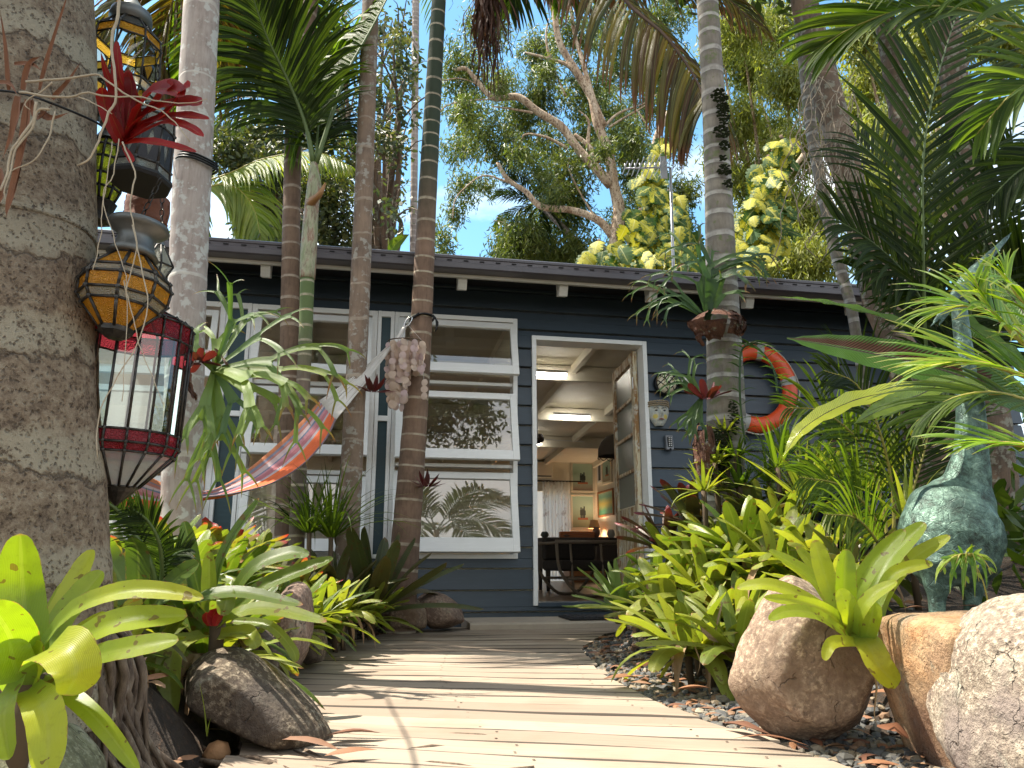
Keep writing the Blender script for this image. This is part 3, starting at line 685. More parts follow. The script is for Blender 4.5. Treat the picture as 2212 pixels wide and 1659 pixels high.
# ------------------------------------------------ interior things
def hthing(name,label,cat,x,y,z,group=None):
    p=HW(x,y,z); return empty(name,p,label,cat,group,rz=WA)
def pic(x,y,z,w,h,rot,name,label,cols,fcol,kind='ship'):
    e=hthing(name,label,'picture',x,y,z); e.rotation_euler.z=WA+rot; fw=.035
    mb=MB(); mb.box(-w/2,-w/2+fw,-.025,0,0,h); mb.box(w/2-fw,w/2,-.025,0,0,h); mb.box(-w/2+fw,w/2-fw,-.025,0,0,fw); mb.box(-w/2+fw,w/2-fw,-.025,0,h-fw,h)
    bevel(mb.obj('picture_frame',fcol,e,smooth=False),.004)
    mm=M('canvas_'+name+str(len(bpy.data.materials))); O=mm.obj(); zz=mm.sep(O)[2]; n=mm.noise(O,9,5,.7)
    f=mm.math('ADD',mm.math('DIVIDE',zz,h),mm.math('MULTIPLY',mm.math('SUBTRACT',n,.5),.22))
    mat=mm.out(mm.bsdf(mm.ramp(f,[(i/(len(cols)-1),c) for i,c in enumerate(cols)]),.6))
    mb=MB(); mb.box(-w/2+fw,w/2-fw,-.012,-.004,fw,h-fw); mb.obj('canvas',mat,e,smooth=False)
    if kind=='ship':
        mb=MB()
        for dx,hh,l in ((-.07,.22,.0),(.0,.2,.02),(.06,.24,-.02)):
            mb.box(w*dx-.012,w*dx+.010,-.0155,-.0125,h*.32,h*.32+hh*h*1.4)
            mb.box(w*dx-.02+l,w*dx+.03+l,-.0150,-.0123,h*.40,h*.40+hh*h*.7)
        mb.obj('painted_masts',plain('dark_strokes',(.03,.04,.04),.6),e,smooth=False)
        mb=MB(); mb.box(-.09,.09,-.0152,-.0121,h*.27,h*.335); mb.obj('painted_hull',plain('rust_stroke',(.35,.12,.06),.6),e,smooth=False)
    return e
MAT_CREAMF=plain('cream_frame',(.70,.66,.54),.5); MAT_WOODF=plain('brown_frame',(.30,.12,.04),.5)
yB=RD-.002
def fit(px0,py0,px1,py1,y):
    a=W(px0,py1,y); b_=W(px1,py0,y); return (a[0]+b_[0])/2,a[1],b_[0]-a[0],b_[1]-a[1]
x,z,w_,h_=fit(1233,998,1283,1063,yB); pic(x,yB,z,w_,h_,0,'painting','upper pale framed seascape with dark masts on the back wall seen through the door',[(.22,.10,.08),(.30,.38,.30),(.35,.50,.40),(.42,.58,.48)],MAT_CREAMF)
x,z,w_,h_=fit(1233,1068,1284,1143,yB); pic(x,yB,z,w_,h_,0,'painting','lower pale framed seascape with dark masts under the upper seascape',[(.28,.32,.20),(.28,.34,.24),(.35,.50,.42),(.38,.55,.46)],MAT_CREAMF)
# pictures on the partition facing left (towards the doorway view)
def sidepic(px0,py0,px1,py1,name,label,cols,fc,kind):
    # find depth where partition plane x=PXW is hit
    def hit(px,py):
        lo,hi=RD-2.3,RD
        u,v=ray(px,py); # world X=uY ; solve local x = PXW-.002
        X=PXW-.003
        # X*CA - y*SA = u*(5.89+X*SA+y*CA)
        y=(X*CA-u*(5.89+X*SA))/(SA+u*CA); Y=5.89+X*SA+y*CA
        return y,CZ+v*Y
    ya,za=hit(px0,py1); yb,zb=hit(px1,py0); za2=hit((px0+px1)/2,py1)[1]; zb2=hit((px0+px1)/2,py0)[1]
    ya=max(RD-2.28,min(RD-.05,ya)); yb=max(RD-2.28,min(RD-.05,yb))
    return pic(PXW-.003,(ya+yb)/2,za2,abs(ya-yb),zb2-za2,-math.pi/2,name,label,cols,fc,kind)
sidepic(1293,1000,1301,1042,'painting','small dark print in white frame on the side wall inside',[(.05,.06,.08),(.10,.10,.12)],MAT_WHITE,'x')
sidepic(1303,985,1322,1044,'painting','pale green palm picture on the side wall beside the door leaf',[(.40,.30,.20),(.25,.42,.38),(.45,.62,.52)],MAT_CREAMF,'ship')
sidepic(1294,1058,1326,1115,'painting','brown framed green landscape with yellow band on the side wall',[(.05,.16,.10),(.06,.22,.14),(.45,.38,.10),(.12,.32,.24),(.40,.55,.42)],MAT_WOODF,'x')
# bright patio and white wall added behind the back opening to bounce light
mb=MB(); mb.box(-4,3,RD+.12,RD+2.4,-.02,.05); po=mb.obj('bounce_slab',MAT_CONC,smooth=False); po.matrix_world=HM; tag(po,None,None,kind='structure')
gw=hthing('bounce_wall','white wall added behind the back opening to brighten the curtain','wall',0,RD+2.4,0)
mb=MB(); mb.box(-4,3,0,.15,0,1.9); mb.obj('render',MAT_WHITE,gw,smooth=False); mb=MB(); mb.box(-4.02,3.02,-.02,.17,1.901,1.95); mb.obj('coping',MAT_CONC,gw,smooth=False)
# lit ceiling battens seen as bright bars
me_=M('lit_tube'); MAT_TUBE=me_.out(me_.n('Emission',{'Color':(1,.93,.80),'Strength':15.}).outputs[0])
for k,(pa,pb_,yy,lb) in enumerate((((1150,853),(1226,856),1.78,'nearest lit strip lamp under the first ceiling beam in the doorway'),((1196,934),(1276,940),3.48,'middle lit strip lamp on the second ceiling beam beyond the fan'),((1140,962),(1170,964),5.08,'short visible lit strip lamp at far left of the ceiling'))):
    x0_,z0q=W(*pa,yy); x1_,_=W(*pb_,yy); cc_=hthing('strip_lamp',lb,'ceiling lamp',(x0_+x1_)/2,yy,cz(yy)-.165); hw_=abs(x1_-x0_)/2
    mb=MB(); mb.box(-hw_,hw_,-.03,.03,.03,.06); mb.obj('batten',MAT_WHITE,cc_,smooth=False)
    mb=MB(); mb.tube([(-hw_+.01,0,.012),(hw_-.01,0,.012)],.016,10); mb.obj('tube',MAT_TUBE,cc_)
# curtain
m=M('sheer_curtain'); O=m.obj(); n=m.noise(O,7,5,.7); c=m.mix(m.ramp(n,[(.56,(0,0,0)),(.66,(1,1,1))]),(.88,.87,.84),(.55,.46,.42))
MAT_CURT=m.out(m.n('MixShader',{0:.6,1:m.bsdf(c,.9),2:m.n('BsdfTranslucent',{'Color':c}).outputs[0]}).outputs[0])
cx0=W(1172,1050,RD-.08)[0]; cx1=W(1232,1050,RD-.08)[0]; ztop=W(1200,1040,RD-.08)[1]
cur=hthing('curtain','sheer white curtain with brown blotches hanging before the bright back opening','curtain',cx0,RD-.08,0)
mb=MB(); n=70
mb.grid([[((cx1-cx0)*i/n,.03*math.sin(i*.75)+.012*math.sin(i*1.9+z_),z_) for i in range(n+1)] for z_ in (.14,.6,1.1,ztop)],[[(0,0,0)]*(n+1)]*4)
mb.obj('drape',MAT_CURT,cur)
mb=MB(); mb.tube([(-.15,0,ztop+.01),(cx1-cx0+.2,0,ztop+.01)],.012,8); mb.obj('curtain_rod',MAT_BLACK,cur)
mb=MB()
# air conditioner
x,z,w_,h_=fit(1150,1000,1192,1033,RD-.01)
ac=hthing('air_conditioner','white wall mounted air conditioner high at the left of the back wall','air conditioner',x-.02,RD-.002,z)
mb=MB(); mb.hexa([(-w_/2,-.16,0),(w_/2,-.16,0),(w_/2,0,0),(-w_/2,0,0),(-w_/2,-.2,h_),(w_/2,-.2,h_),(w_/2,0,h_),(-w_/2,0,h_)]); bevel(mb.obj('casing',MAT_CREAM,ac,smooth=False),.02,3)
mb=MB(); mb.box(-w_/2+.03,w_/2-.03,-.168,-.164,.02,.035); mb.obj('louvre',MAT_BLACK,ac,smooth=False)
# ceiling fan
fx_,fz_=W(1160,948,3.3)
fan=hthing('ceiling_fan','white ceiling fan with three blades seen at the upper left of the doorway','fan',fx_,3.3,fz_)
mb=MB(); mb.lathe([(.001,.06),(.07,.055),(.09,.02),(.08,-.03),(.03,-.06),(.001,-.062)],20); mb.obj('motor',MAT_DARK,fan)
mb=MB(); mb.tube([(0,0,.05),(0,0,cz(3.3)-fz_)],.012,8); mb.obj('down_rod',MAT_WHITE,fan)
for k in range(3):
    a=rad(12+120*k); T=Matrix.Rotation(a,4,'Z')@Matrix.Rotation(rad(9),4,'X'); mb=MB()
    mb.hexa([T@Vector(q) for q in ((.09,-.035,0),(.62,-.065,0),(.62,.065,0),(.09,.035,0),(.09,-.035,.008),(.62,-.065,.008),(.62,.065,.008),(.09,.035,.008))]); mb.obj('blade',MAT_WHITE,fan,smooth=False)
# beaded lampshade (floor lamp behind the door leaf)
lx,lz=W(1322,935,2.2); lam=hthing('floor_lamp','dark scalloped floor lamp just inside behind the open door','lamp',lx+.03,2.2,.12); z0_=W(1322,985,2.2)[1]-.12
mb=MB(); mb.lathe([(.19,z0_),(.185,z0_+.08),(.15,z0_+.16),(.09,z0_+.22),(.03,z0_+.24)],28); mb.obj('lamp_shade',plain('crochet_shade',(.06,.045,.03),.8,.5,60,.5),lam)
mb=MB(); mb.tube([(0,0,.02),(0,0,z0_+.24)],.012,8); mb.obj('stand',MAT_BLACK,lam)
mb=MB(); mb.lathe([(.001,.03),(.13,.02),(.14,0),(.001,0)],20); mb.obj('lamp_base',MAT_BLACK,lam)
mb=MB()
for k in range(14):
    a=2*math.pi*k/14; b_=2*math.pi*(k+1)/14; P_=[Vector((.19*math.cos(a+(b_-a)*t),.19*math.sin(a+(b_-a)*t),z0_-.03*math.sin(math.pi*t))) for t in (0,.25,.5,.75,1)]
    mb.tube(P_,.004,5)
mb.obj('scalloped_trim',MAT_BLACK,lam)
# dark sideboard with clutter, low chair
x0,zt_=W(1192,1160,2.9); x1,_=W(1330,1160,2.9)
sb=hthing('sideboard','long dark sideboard behind the cane armchair in the doorway','sideboard',(x0+x1)/2,2.9,.112); Wd=(x1-x0)*1.25; tt=zt_-.112
mb=MB(); mb.box(-Wd/2,Wd/2,0,.5,tt-.05,tt); mb.box(-Wd/2+.03,Wd/2-.03,.02,.48,tt-.35,tt-.051); bevel(mb.obj('cabinet',MAT_DARK,sb,smooth=False),.006)
for sx in (-1,1):
    for yy in (.05,.45): mb=MB(); mb.tube([(sx*(Wd/2-.06),yy,0),(sx*(Wd/2-.06),yy,tt-.35)],[.02,.03],8); mb.obj('leg',MAT_DARK,sb)
g=random.Random(4)
for k,(dx,r_,h_,c,nm,lb) in enumerate(((-.32,.05,.07,(.05,.06,.05),'bowl','dark bowl at the left end of the sideboard'),(-.12,.06,.05,(.10,.05,.03),'bowl','brown shallow bowl in the middle of the sideboard'),(.16,.045,.13,(.22,.10,.06),'vase','terracotta vase at the right of the sideboard'),(.30,.05,.10,(.40,.36,.3),'vase','pale round vase nearest the door leaf'))):
    mb=MB(); mb.lathe([(r_*.5,0),(r_,h_*.4),(r_*.8,h_*.8),(r_*.55,h_),(r_*.5,h_*.97),(r_*.7,h_*.5),(.001,h_*.1)],20); o=mb.obj(nm,plain(nm+str(k),c,.4)); o.location=HW((x0+x1)/2+dx*1.3,3.1,zt_); tag(o,lb,nm)
mb=MB()
for i in range(3): mb.box(-.2,.2,-.12,.12,.012*i*2,.012*i*2+.022)
o=bevel(mb.obj('book_stack',plain('orange_books',(.42,.12,.03),.6),smooth=False),.003); o.location=HW((x0+x1)/2-.02,3.15,zt_+.002); tag(o,'stack of orange covered books lying on the sideboard','books')
# chair: cane armchair
x,z_=W(1248,1270,1.7)
ch=hthing('cane_armchair','low cane armchair with curved arms and dark cushion facing the doorway','chair',x,1.7,.112); ch.rotation_euler.z=WA+.15
MAT_CANE=plain('weathered_cane',(.20,.155,.11),.6,.3,25,.3); MAT_CUSH=plain('dark_cushion',(.035,.027,.022),.9,.4,40,.4)
for sy in (-.27,.27):
    mb=MB(); mb.tube(catmull([(-.33,sy,.50),(-.30,sy,.25),(-.14,sy,.05),(0,sy,.0+.012),(.14,sy,.05),(.30,sy,.25),(.33,sy,.50)],18),.016,8); mb.tube([(-.34,sy,.51),(.34,sy,.51)],.018,8); mb.obj('arm_hoop',MAT_CANE,ch)
mb=MB()
for sy in (-.27,.27): mb.tube([(-.25,sy,.17),(.25,sy,.17)],.012,8)
for sx in (-.32,.32): mb.tube([(sx,-.27,.5),(sx,.27,.5)],.014,8)
for sx in (-.16,.16): mb.tube([(sx,-.27,.015),(sx,-.20,.51)],.012,8)
mb.obj('rails',MAT_CANE,ch)
mb=MB(); mb.box(-.28,.28,-.24,.24,.24,.34); bevel(mb.obj('seat_cushion',MAT_CUSH,ch,smooth=False),.03,3)
mb=MB(); mb.box(-.28,.28,.16,.25,.34,.56); bevel(mb.obj('back_cushion',MAT_CUSH,ch,smooth=False),.03,3)
# warm table lamp on the back wall shelf that lights the pictures
lp=bpy.data.lights.new('table_lamp_light','POINT'); lp.energy=7; lp.color=(1,.72,.45); lp.shadow_soft_size=.08
tl=hthing('table_lamp','small lit table lamp glowing beneath the pictures inside','lamp',*((lambda q:(q[0],RD-.35,.9))(W(1284,1150,RD-.35))))
mb=MB(); mb.tube([(0,0,-.05),(0,0,.12)],.012,8); mb.lathe([(.07,-.06),(.07,-.045),(.01,-.04)],16,cap=True); mb.obj('lamp_base',MAT_DARK,tl)
mb=MB(); mb.lathe([(.10,.08),(.06,.22)],20); mb.obj('lamp_shade',plain('amber_shade',(.6,.38,.18),.8),tl)
lo=bpy.data.objects.new('bulb_light',lp); COL.objects.link(lo); lo.parent=tl; lo.location=(0,0,.16)
lt=hthing('side_cabinet','low timber cabinet at the back of the room under the pictures','cabinet',W(1275,1160,RD-.35)[0],RD-.35,.112)
mb=MB(); mb.box(-.42,.42,-.2,.22,.05,.725); mb.box(-.38,.38,-.17,.2,0,.05); bevel(mb.obj('carcass',MAT_WOODF,lt,smooth=False),.006)
for sx in (-1,1): mb=MB(); mb.box(min(sx*.01,sx*.4),max(sx*.01,sx*.4),-.212,-.201,.09,.70); bevel(mb.obj('cabinet_door',MAT_WOODF,lt,smooth=False),.003)
# ------------------------------------------------ things fixed to the outside wall
def wallthing(name,label,cat,px,py,yl=-.03):
    x,z=W(px,py,yl); return hthing(name,label,cat,x,yl,z),x,z
RX=Matrix.Rotation(math.pi/2,4,'X')
e,_,_=wallthing('bulkhead_light','round cream bulkhead light with black cage on the wall right of the door','wall light',1436,830)
mb=MB(); mb.lathe([(.001,-.0),(.098,0),(.098,.035),(.085,.045),(.084,.03)],32,mat=RX); mb.obj('housing',MAT_BLACK,e)
mb=MB(); mb.lathe([(.083,.03),(.078,.055),(.06,.075),(.03,.085),(.001,.088)],32,mat=RX); mb.obj('diffuser',plain('opal_diffuser',(.75,.68,.5),.3,.05),e)
mb=MB()
for k in (-1,0,1):
    for dd in (0,1):
        P_=[]
        for i in range(11):
            t=-1+.2*i; L_=.088*math.sqrt(max(.02,1-(k*.5)**2)); a_,b_=t*L_,k*.044
            r2=a_*a_+b_*b_; h=.045+.05*(1-r2/.0081); x_,z_=(a_+b_)/1.414,(a_-b_)/1.414
            if dd: x_=-x_
            P_.append((x_,-max(.04,h),z_))
        mb.tube(P_,.0045,6)
mb.obj('cage',MAT_BLACK,e)
e,_,_=wallthing('brass_wall_lamp','small brass wall lamp with white glass partly behind fern fronds','wall lamp',1474,828)
MAT_BRASS=plain('aged_brass',(.45,.33,.14),.35,.2,30,.1,metal=.9)
mb=MB(); mb.lathe([(.001,0),(.04,0),(.04,.03),(.02,.05),(.001,.055)],20,mat=RX); mb.obj('backplate',MAT_BRASS,e)
mb=MB(); mb.lathe([(.03,.05),(.045,.09),(.035,.12),(.001,.135)],20,mat=RX); mb.obj('glass_shade',plain('milk_glass',(.78,.76,.68),.2,.05),e)
# mask
e,_,_=wallthing('painted_mask','carved painted face mask with yellow cheeks and tiara hung on dark boards','mask',1422,893,-.035)
m=M('mask_paint'); O=m.obj(); n=m.noise(O,40,5,.7); c=m.mix(m.ramp(n,[(.45,(0,0,0)),(.6,(1,1,1))]),(.38,.40,.38),(.55,.52,.42))
x_,y_,z_=m.sep(O)[:3]
def blob(cx,cz_,r): 
    q=m.n('VectorMath',{0:m.n('CombineXYZ',{0:x_,1:z_}).outputs[0],1:(cx,cz_,0)},operation='DISTANCE').outputs[1]
    return m.math('LESS_THAN',q,r)
for cx_ in (-.042,.042): c=m.mix(blob(cx_,-.032,.018),c,(.62,.50,.12))
MAT_MASK=m.out(m.bsdf(c,.6,m.bump(n,.4,.003)))
mb=MB(); rows=[]; nx,nzv=28,34
for j in range(nzv+1):
    z=-.105+.19*j/nzv; t=(z+.105)/.19; hw=.088*(math.sin(math.pi*min(1,(t*.62+.08)))**.75) if t<.95 else .086
    row=[]
    for i in range(nx+1):
        s=-1+2*i/nx; x=s*hw; d=.055*math.sqrt(max(0,1-s*s))*(.75+.25*math.sin(math.pi*t))
        d+=.034*math.exp(-(x/.012)**2)*max(0,1-abs((z+.005)/.042))*(1 if z<.03 else .4)
        for ex in (-.034,.034):
            rr=((x-ex)/.02)**2+((z-.02)/.009)**2; d+=.008*math.exp(-rr)-.010*math.exp(-(((x-ex)/.03)**2+((z-.028)/.02)**2))
        d+=.009*math.exp(-((x/.024)**2+((z+.056)/.008)**2))-.004*math.exp(-((x/.024)**2+((z+.057)/.002)**2))
        d+=.008*math.exp(-((x/.02)**2+((z+.088)/.014)**2))
        row.append((x,-d,z))
    rows.append(row)
mb.grid(rows,[[(0,0,0)]*(nx+1)]*(nzv+1)); mb.obj('face',MAT_MASK,e)
for ex in (-.034,.034):
    mb=MB(); mb.lathe([(.001,.004),(.008,.003),(.012,0),(.012,-.004)],14,mat=Matrix.Translation((ex,-.050,.018))@RX@Matrix.Scale(.55,4,(0,1,0))); mb.obj('eye',plain('mask_eye',(.03,.03,.03),.3),e)
    mb=MB(); mb.tube(catmull([(ex-.022,-.046,.034),(ex,-.056,.044),(ex+.02,-.046,.036)],8),.0022,6); mb.obj('eyebrow',plain('mask_brow',(.03,.02,.02),.5),e)
mb=MB(); mb.tube(catmull([(-.022,-.062,-.056),(0,-.069,-.054),(.022,-.062,-.056)],8),[.003,.004,.005,.0055,.004,.0055,.005,.004,.003],6); mb.obj('lips',plain('mask_lips',(.30,.06,.05),.5),e)
mb=MB(); g=random.Random(2)
for i in range(26):
    t=i/25; a=math.pi*(1.0-t); x=.084*math.cos(a); y=-.052*math.sin(a)-.006
    for zz in (.05,.066,.082): mb.lathe([(.001,.008),(.008,.004),(.009,-.002),(.001,-.004)],8,c=(x,y,zz+g.uniform(-.003,.003)+.012*math.sin(a)))
mb.obj('tiara',plain('carved_gilt',(.42,.33,.22),.6,.4,60,.4),e)
# key safe
e,_,_=wallthing('key_safe','small grey key safe with black push buttons below the mask','key safe',1443,957,-.03)
mb=MB(); mb.hexa([(-.032,-.045,-.06),(.032,-.045,-.06),(.032,0,-.06),(-.032,0,-.06),(-.030,-.034,.06),(.030,-.034,.06),(.030,0,.06),(-.030,0,.06)]); bevel(mb.obj('case',plain('grey_metal',(.20,.20,.21),.4,metal=.5),e,smooth=False),.006,3)
mb=MB(); mb.box(-.018,.018,-.047,-.038,-.035,.045); mb.obj('keypad',MAT_BLACK,e,smooth=False)
for i in range(5):
    for j in (-1,1): mb=MB(); mb.lathe([(.001,.004),(.0045,.003),(.005,0)],10,mat=Matrix.Translation((j*.008,-.048,-.024+.015*i))@RX); mb.obj('button',MAT_WHITE,e)
mb=MB(); mb.tube([(0,-.045,-.052),(0,-.051,-.052)],.007,10); mb.obj('knob',MAT_BLACK,e)
# life ring
e,lrx,lrz=wallthing('life_ring','orange life ring with grey bands hung on the wall behind the right palm','life ring',1633,838,-.09)
e.rotation_euler.z=WA-.12
m=M('orange_plastic'); n=m.noise(m.obj(),12,5,.7); c=m.mix(m.math('MULTIPLY',n,.4),(.80,.10,.025),(.55,.06,.02)); MAT_OR=m.out(m.bsdf(c,.35,m.bump(n,.1,.004)))
mb=MB(); rows=[];Ro,ri=.285,.062
for i in range(65):
    a=2*math.pi*i/64; rows.append([((Ro+ri*math.cos(b))*math.cos(a),ri*.85*math.sin(b),(Ro+ri*math.cos(b))*math.sin(a)*1.08) for b in [2*math.pi*j/20 for j in range(20)]])
mb.grid(rows,[[(0,0,0)]*20]*65,closed=True); mb.obj('ring',MAT_OR,e)
for a0 in (.18,1.42,2.9,4.3):
    mb=MB(); rows=[]
    for i in range(7):
        a=a0-.10+.2*i/6; rows.append([((Ro+(ri+.003)*math.cos(b))*math.cos(a),(ri*.85+.003)*math.sin(b),(Ro+(ri+.003)*math.cos(b))*math.sin(a)*1.08) for b in [2*math.pi*j/20 for j in range(20)]])
    mb.grid(rows,[[(0,0,0)]*20]*7,closed=True); mb.obj('reflective_band',plain('grey_tape',(.42,.42,.40),.3),e)
mb=MB(); P_=[]
for i in range(97):
    a=2*math.pi*i/96; k=.375-.075*abs(math.sin(2*a+.8))**.5*.2-.02*abs(math.sin(a*2)); P_.append((k*math.cos(a),-.02,k*math.sin(a)*1.08-.0))
mb.tube(P_,.006,6); mb.tube(catmull([(.1,-.05,-.36),(.16,-.04,-.46),(.05,-.03,-.58),(.0,-.03,-.66)],14),.006,6); mb.obj('rope',plain('white_rope',(.62,.58,.5),.9,.3,200,.4),e)
# green garden hose hanging below
x,z=W(1590,1120,-.06); hs_=hthing('garden_hose','thick pale green garden hose curving down the wall behind the mossy palm','hose',0,0,0)
P_=[(lambda q:(q[0],-.10,q[1]))(W(a,b,-.1)) for a,b in ((1560,1075),(1590,1088),(1625,1125),(1655,1175),(1665,1235),(1640,1290))]
mb=MB(); mb.tube(catmull(P_,24),.032,12); mb.obj('hose_loop',plain('green_rubber',(.12,.28,.10),.45),hs_)
# antenna on roof
u0=A(1452,575,6.6)
an=empty('tv_antenna',(u0.x,6.6,2.5),'thin metal rooftop antenna on a mast before the variegated vine','antenna')
top=A(1448,362,6.6); MAT_ALU=plain('dull_aluminium',(.45,.45,.46),.4,metal=.7)
mb=MB(); mb.tube([(0,0,0),(top.x-u0.x,0,top.z-2.5)],.014,8); mb.obj('mast',MAT_ALU,an)
b0=A(1350,363,6.6)-Vector((u0.x,6.6,2.5)); b1=A(1440,361,6.6)-Vector((u0.x,6.6,2.5))
mb=MB(); mb.tube([b0,b1+Vector((.03,0,0))],.009,6); mb.obj('boom',MAT_ALU,an)
for k in range(9):
    q=b0.lerp(b1,k/8.3); h=.035 if k<7 else .10
    mb=MB(); mb.tube([q-Vector((0,.16+.02*k,h*.5)),q+Vector((0,.16+.02*k,h*.7))],.004,6); mb.tube([q,q+Vector((0,0,.05))],.006,6); mb.obj('element',MAT_ALU,an)
mb=MB(); q=b0.lerp(b1,.93); mb.box(q.x-.03,q.x+.03,q.y-.01,q.y+.01,q.z-.11,q.z+.11); mb.obj('reflector',MAT_ALU,an,smooth=False)
# ledge and mat
mb=MB(); x0=W(1012,1330,-.35)[0]
pr=[(-1.0,-.05),(-1.0,.045),(-.96,.062),(-.06,.07),(-.06,-.05)]
e=empty('concrete_step',HW(0,0,0),'low pale concrete step before the door where the boardwalk ends','step',rz=WA)
pr=[(-.52,-.04),(-.52,.03),(-.50,.042),(-.045,.046),(-.045,-.04)]
mb.grid([[(x,y,z) for x in (-.38,-.2,.4,1.0,1.45)] for y,z in pr],[[(0,0,0)]*5]*5); mb.poly([(-.38,y,z) for y,z in pr][::-1]); mb.poly([(1.45,y,z) for y,z in pr]); mb.obj('slab',MAT_CONC,e,smooth=False)
mt=empty('door_mat',HW(.62,-.28,.047),'thin dark rubber mat lying on the step at the door','mat',rz=WA)
mb=MB(); mb.box(-.30,.30,-.17,.17,.001,.012); bevel(mb.obj('rubber_base',plain('mat_black',(.02,.02,.022),.8,.3,90,.5),mt,smooth=False),.004)
mb=MB()
for i in range(12): mb.box(-.27+.046*i,-.24+.046*i,-.15,.15,.0125,.018)
mb.obj('ribs',plain('mat_ribs',(.035,.035,.04),.8),mt,smooth=False)
# ---------------------------------------------------------------- palms
BK_BIG0=barkmat('big_palm_bark',(.33,.25,.18),(.20,.145,.105),(.10,.07,.05),.42,.05,lichen=(.42,.40,.31),bumpk=1.3,wob=.10,fine=110)
m=M('thick_palm_bark'); P=m.attr(); a_,v,r_=m.sep(P)[:3]; O=m.obj()
b1=m.noise(O,6,6,.65); b2=m.noise(O,42,7,.8); pit=m.n('TexVoronoi',{'Vector':m.n('VectorMath',{0:m.scale(O,1,1,.8),1:m.scale(m.n('TexNoise',{'Vector':O,'Scale':60.}).outputs[1],.012,.012,.012)},operation='ADD').outputs[0],'Scale':120.}).outputs[0]
c=m.ramp(b2,[(.36,(.09,.055,.032)),(.45,(.29,.205,.13)),(.54,(.45,.345,.235)),(.66,(.60,.50,.36))])
c=m.mix(m.math('MULTIPLY',m.ramp(b1,[(.4,(0,0,0)),(.62,(1,1,1))]),.45),c,(.26,.20,.15))
f=m.math('ADD',m.math('DIVIDE',v,.21),m.math('MULTIPLY',m.math('SUBTRACT',b1,.5),.9)); fr=m.math('FRACT',f)
c=m.mix(m.math('MULTIPLY',m.ramp(fr,[(0,(0,0,0)),(.10,(.9,.9,.9)),(.32,(.7,.7,.7)),(.42,(0,0,0))]),m.ramp(m.math('ADD',b2,m.math('MULTIPLY',b1,.4)),[(.55,(0,0,0)),(.66,(1,1,1))])),c,(.56,.49,.36))
c=m.mix(m.math('MULTIPLY',m.ramp(fr,[(0,(.8,.8,.8)),(.04,(0,0,0)),(.98,(0,0,0)),(1,(.8,.8,.8))]),m.ramp(b2,[(.35,(0,0,0)),(.55,(1,1,1))])),c,(.06,.042,.03))
c=m.mix(m.math('MULTIPLY',m.math('MULTIPLY',m.ramp(pit,[(.18,(1,1,1)),(.38,(0,0,0))]),m.ramp(b2,[(.35,(1,1,1)),(.6,(.1,.1,.1))])),.8),c,(.07,.045,.03))
h=m.math('ADD',m.math('MULTIPLY',b2,.8),m.math('MULTIPLY',m.ramp(pit,[(.05,(0,0,0)),(.35,(1,1,1))]),.6)); h=m.math('SUBTRACT',h,m.math('MULTIPLY',m.ramp(fr,[(0,(1,1,1)),(.04,(0,0,0)),(.98,(0,0,0)),(1,(1,1,1))]),.4))
BK_BIG=m.out(m.bsdf(c,.9,m.bump(h,1.0,.03)))
BK_PALE=barkmat('pale_palm_bark',(.40,.34,.30),(.31,.25,.22),(.50,.46,.40),.33,.03,lichen=(.50,.49,.45),bumpk=.3)
BK_BRN=barkmat('brown_ringed_bark',(.21,.135,.09),(.12,.075,.05),(.38,.31,.24),.15,.09,wob=.02,bumpk=.5)
BK_BRNG=barkmat('green_topped_ringed_bark',(.23,.145,.10),(.14,.088,.06),(.40,.34,.25),.125,.09,wob=.02,bumpk=.5,green=((.035,.05,.03),2.7,3.4))
BK_YNG=barkmat('young_palm_bark',(.17,.125,.095),(.11,.085,.065),(.36,.31,.22),.085,.12,wob=.01,bumpk=.4,green=((.10,.14,.05),1.35,1.75))
BK_GREY=barkmat('grey_mottled_bark',(.25,.175,.125),(.17,.12,.09),(.33,.27,.21),.24,.05,lichen=(.33,.31,.27),bumpk=.4)
BK_H=barkmat('pale_grey_ringed_bark',(.27,.235,.19),(.15,.125,.10),(.42,.39,.35),.125,.16,lichen=(.13,.15,.06),ringdark=(.13,.11,.10),wob=.03,bumpk=.6)
BK_FAR=barkmat('far_trunk_bark',(.36,.30,.27),(.25,.20,.18),(.42,.36,.32),.1,.2)
BK_R=barkmat('shaded_trunk_bark',(.17,.11,.07),(.085,.06,.042),(.25,.19,.14),.5,.03,lichen=(.22,.21,.16),bumpk=.9)
LF_DK=leafmat('dark_palm_leaf',[(.014,.030,.007),(.026,.050,.010),(.045,.078,.014)],tr=.42,rough=.5,vein=.1,spec=.22,trc=1.5)
LF_GR=leafmat('green_palm_leaf',[(.045,.09,.012),(.085,.15,.018),(.13,.20,.028)],tr=.5,rough=.45,vein=.15,spec=.3,trc=1.8)
LF_YG=leafmat('yellow_green_palm_leaf',[(.20,.28,.04),(.32,.38,.07),(.12,.22,.03)],tr=.5,rough=.4)
LF_LIME=leafmat('lime_palm_leaf',[(.10,.24,.02),(.22,.38,.03),(.34,.42,.05)],tip=(.40,.34,.12),tipat=.9,tr=.45,rough=.35)
LF_OLD=leafmat('old_yellowing_palm_leaf',[(.03,.035,.008),(.16,.13,.018),(.09,.03,.010),(.28,.22,.02),(.04,.055,.010),(.12,.05,.012)],tip=(.16,.06,.02),tipat=.75,tr=.38,rough=.5)
LF_BRN=leafmat('dead_brown_palm_leaf',[(.07,.03,.02),(.12,.05,.03),(.05,.025,.02)],tr=.15,rough=.8,vein=0)
RA_G=plain('green_rachis',(.10,.15,.04),.5); RA_Y=plain('yellow_rachis',(.35,.30,.06),.5); RA_B=plain('brown_rachis',(.10,.05,.025),.6); RA_O=plain('orange_petiole',(.32,.16,.06),.5)
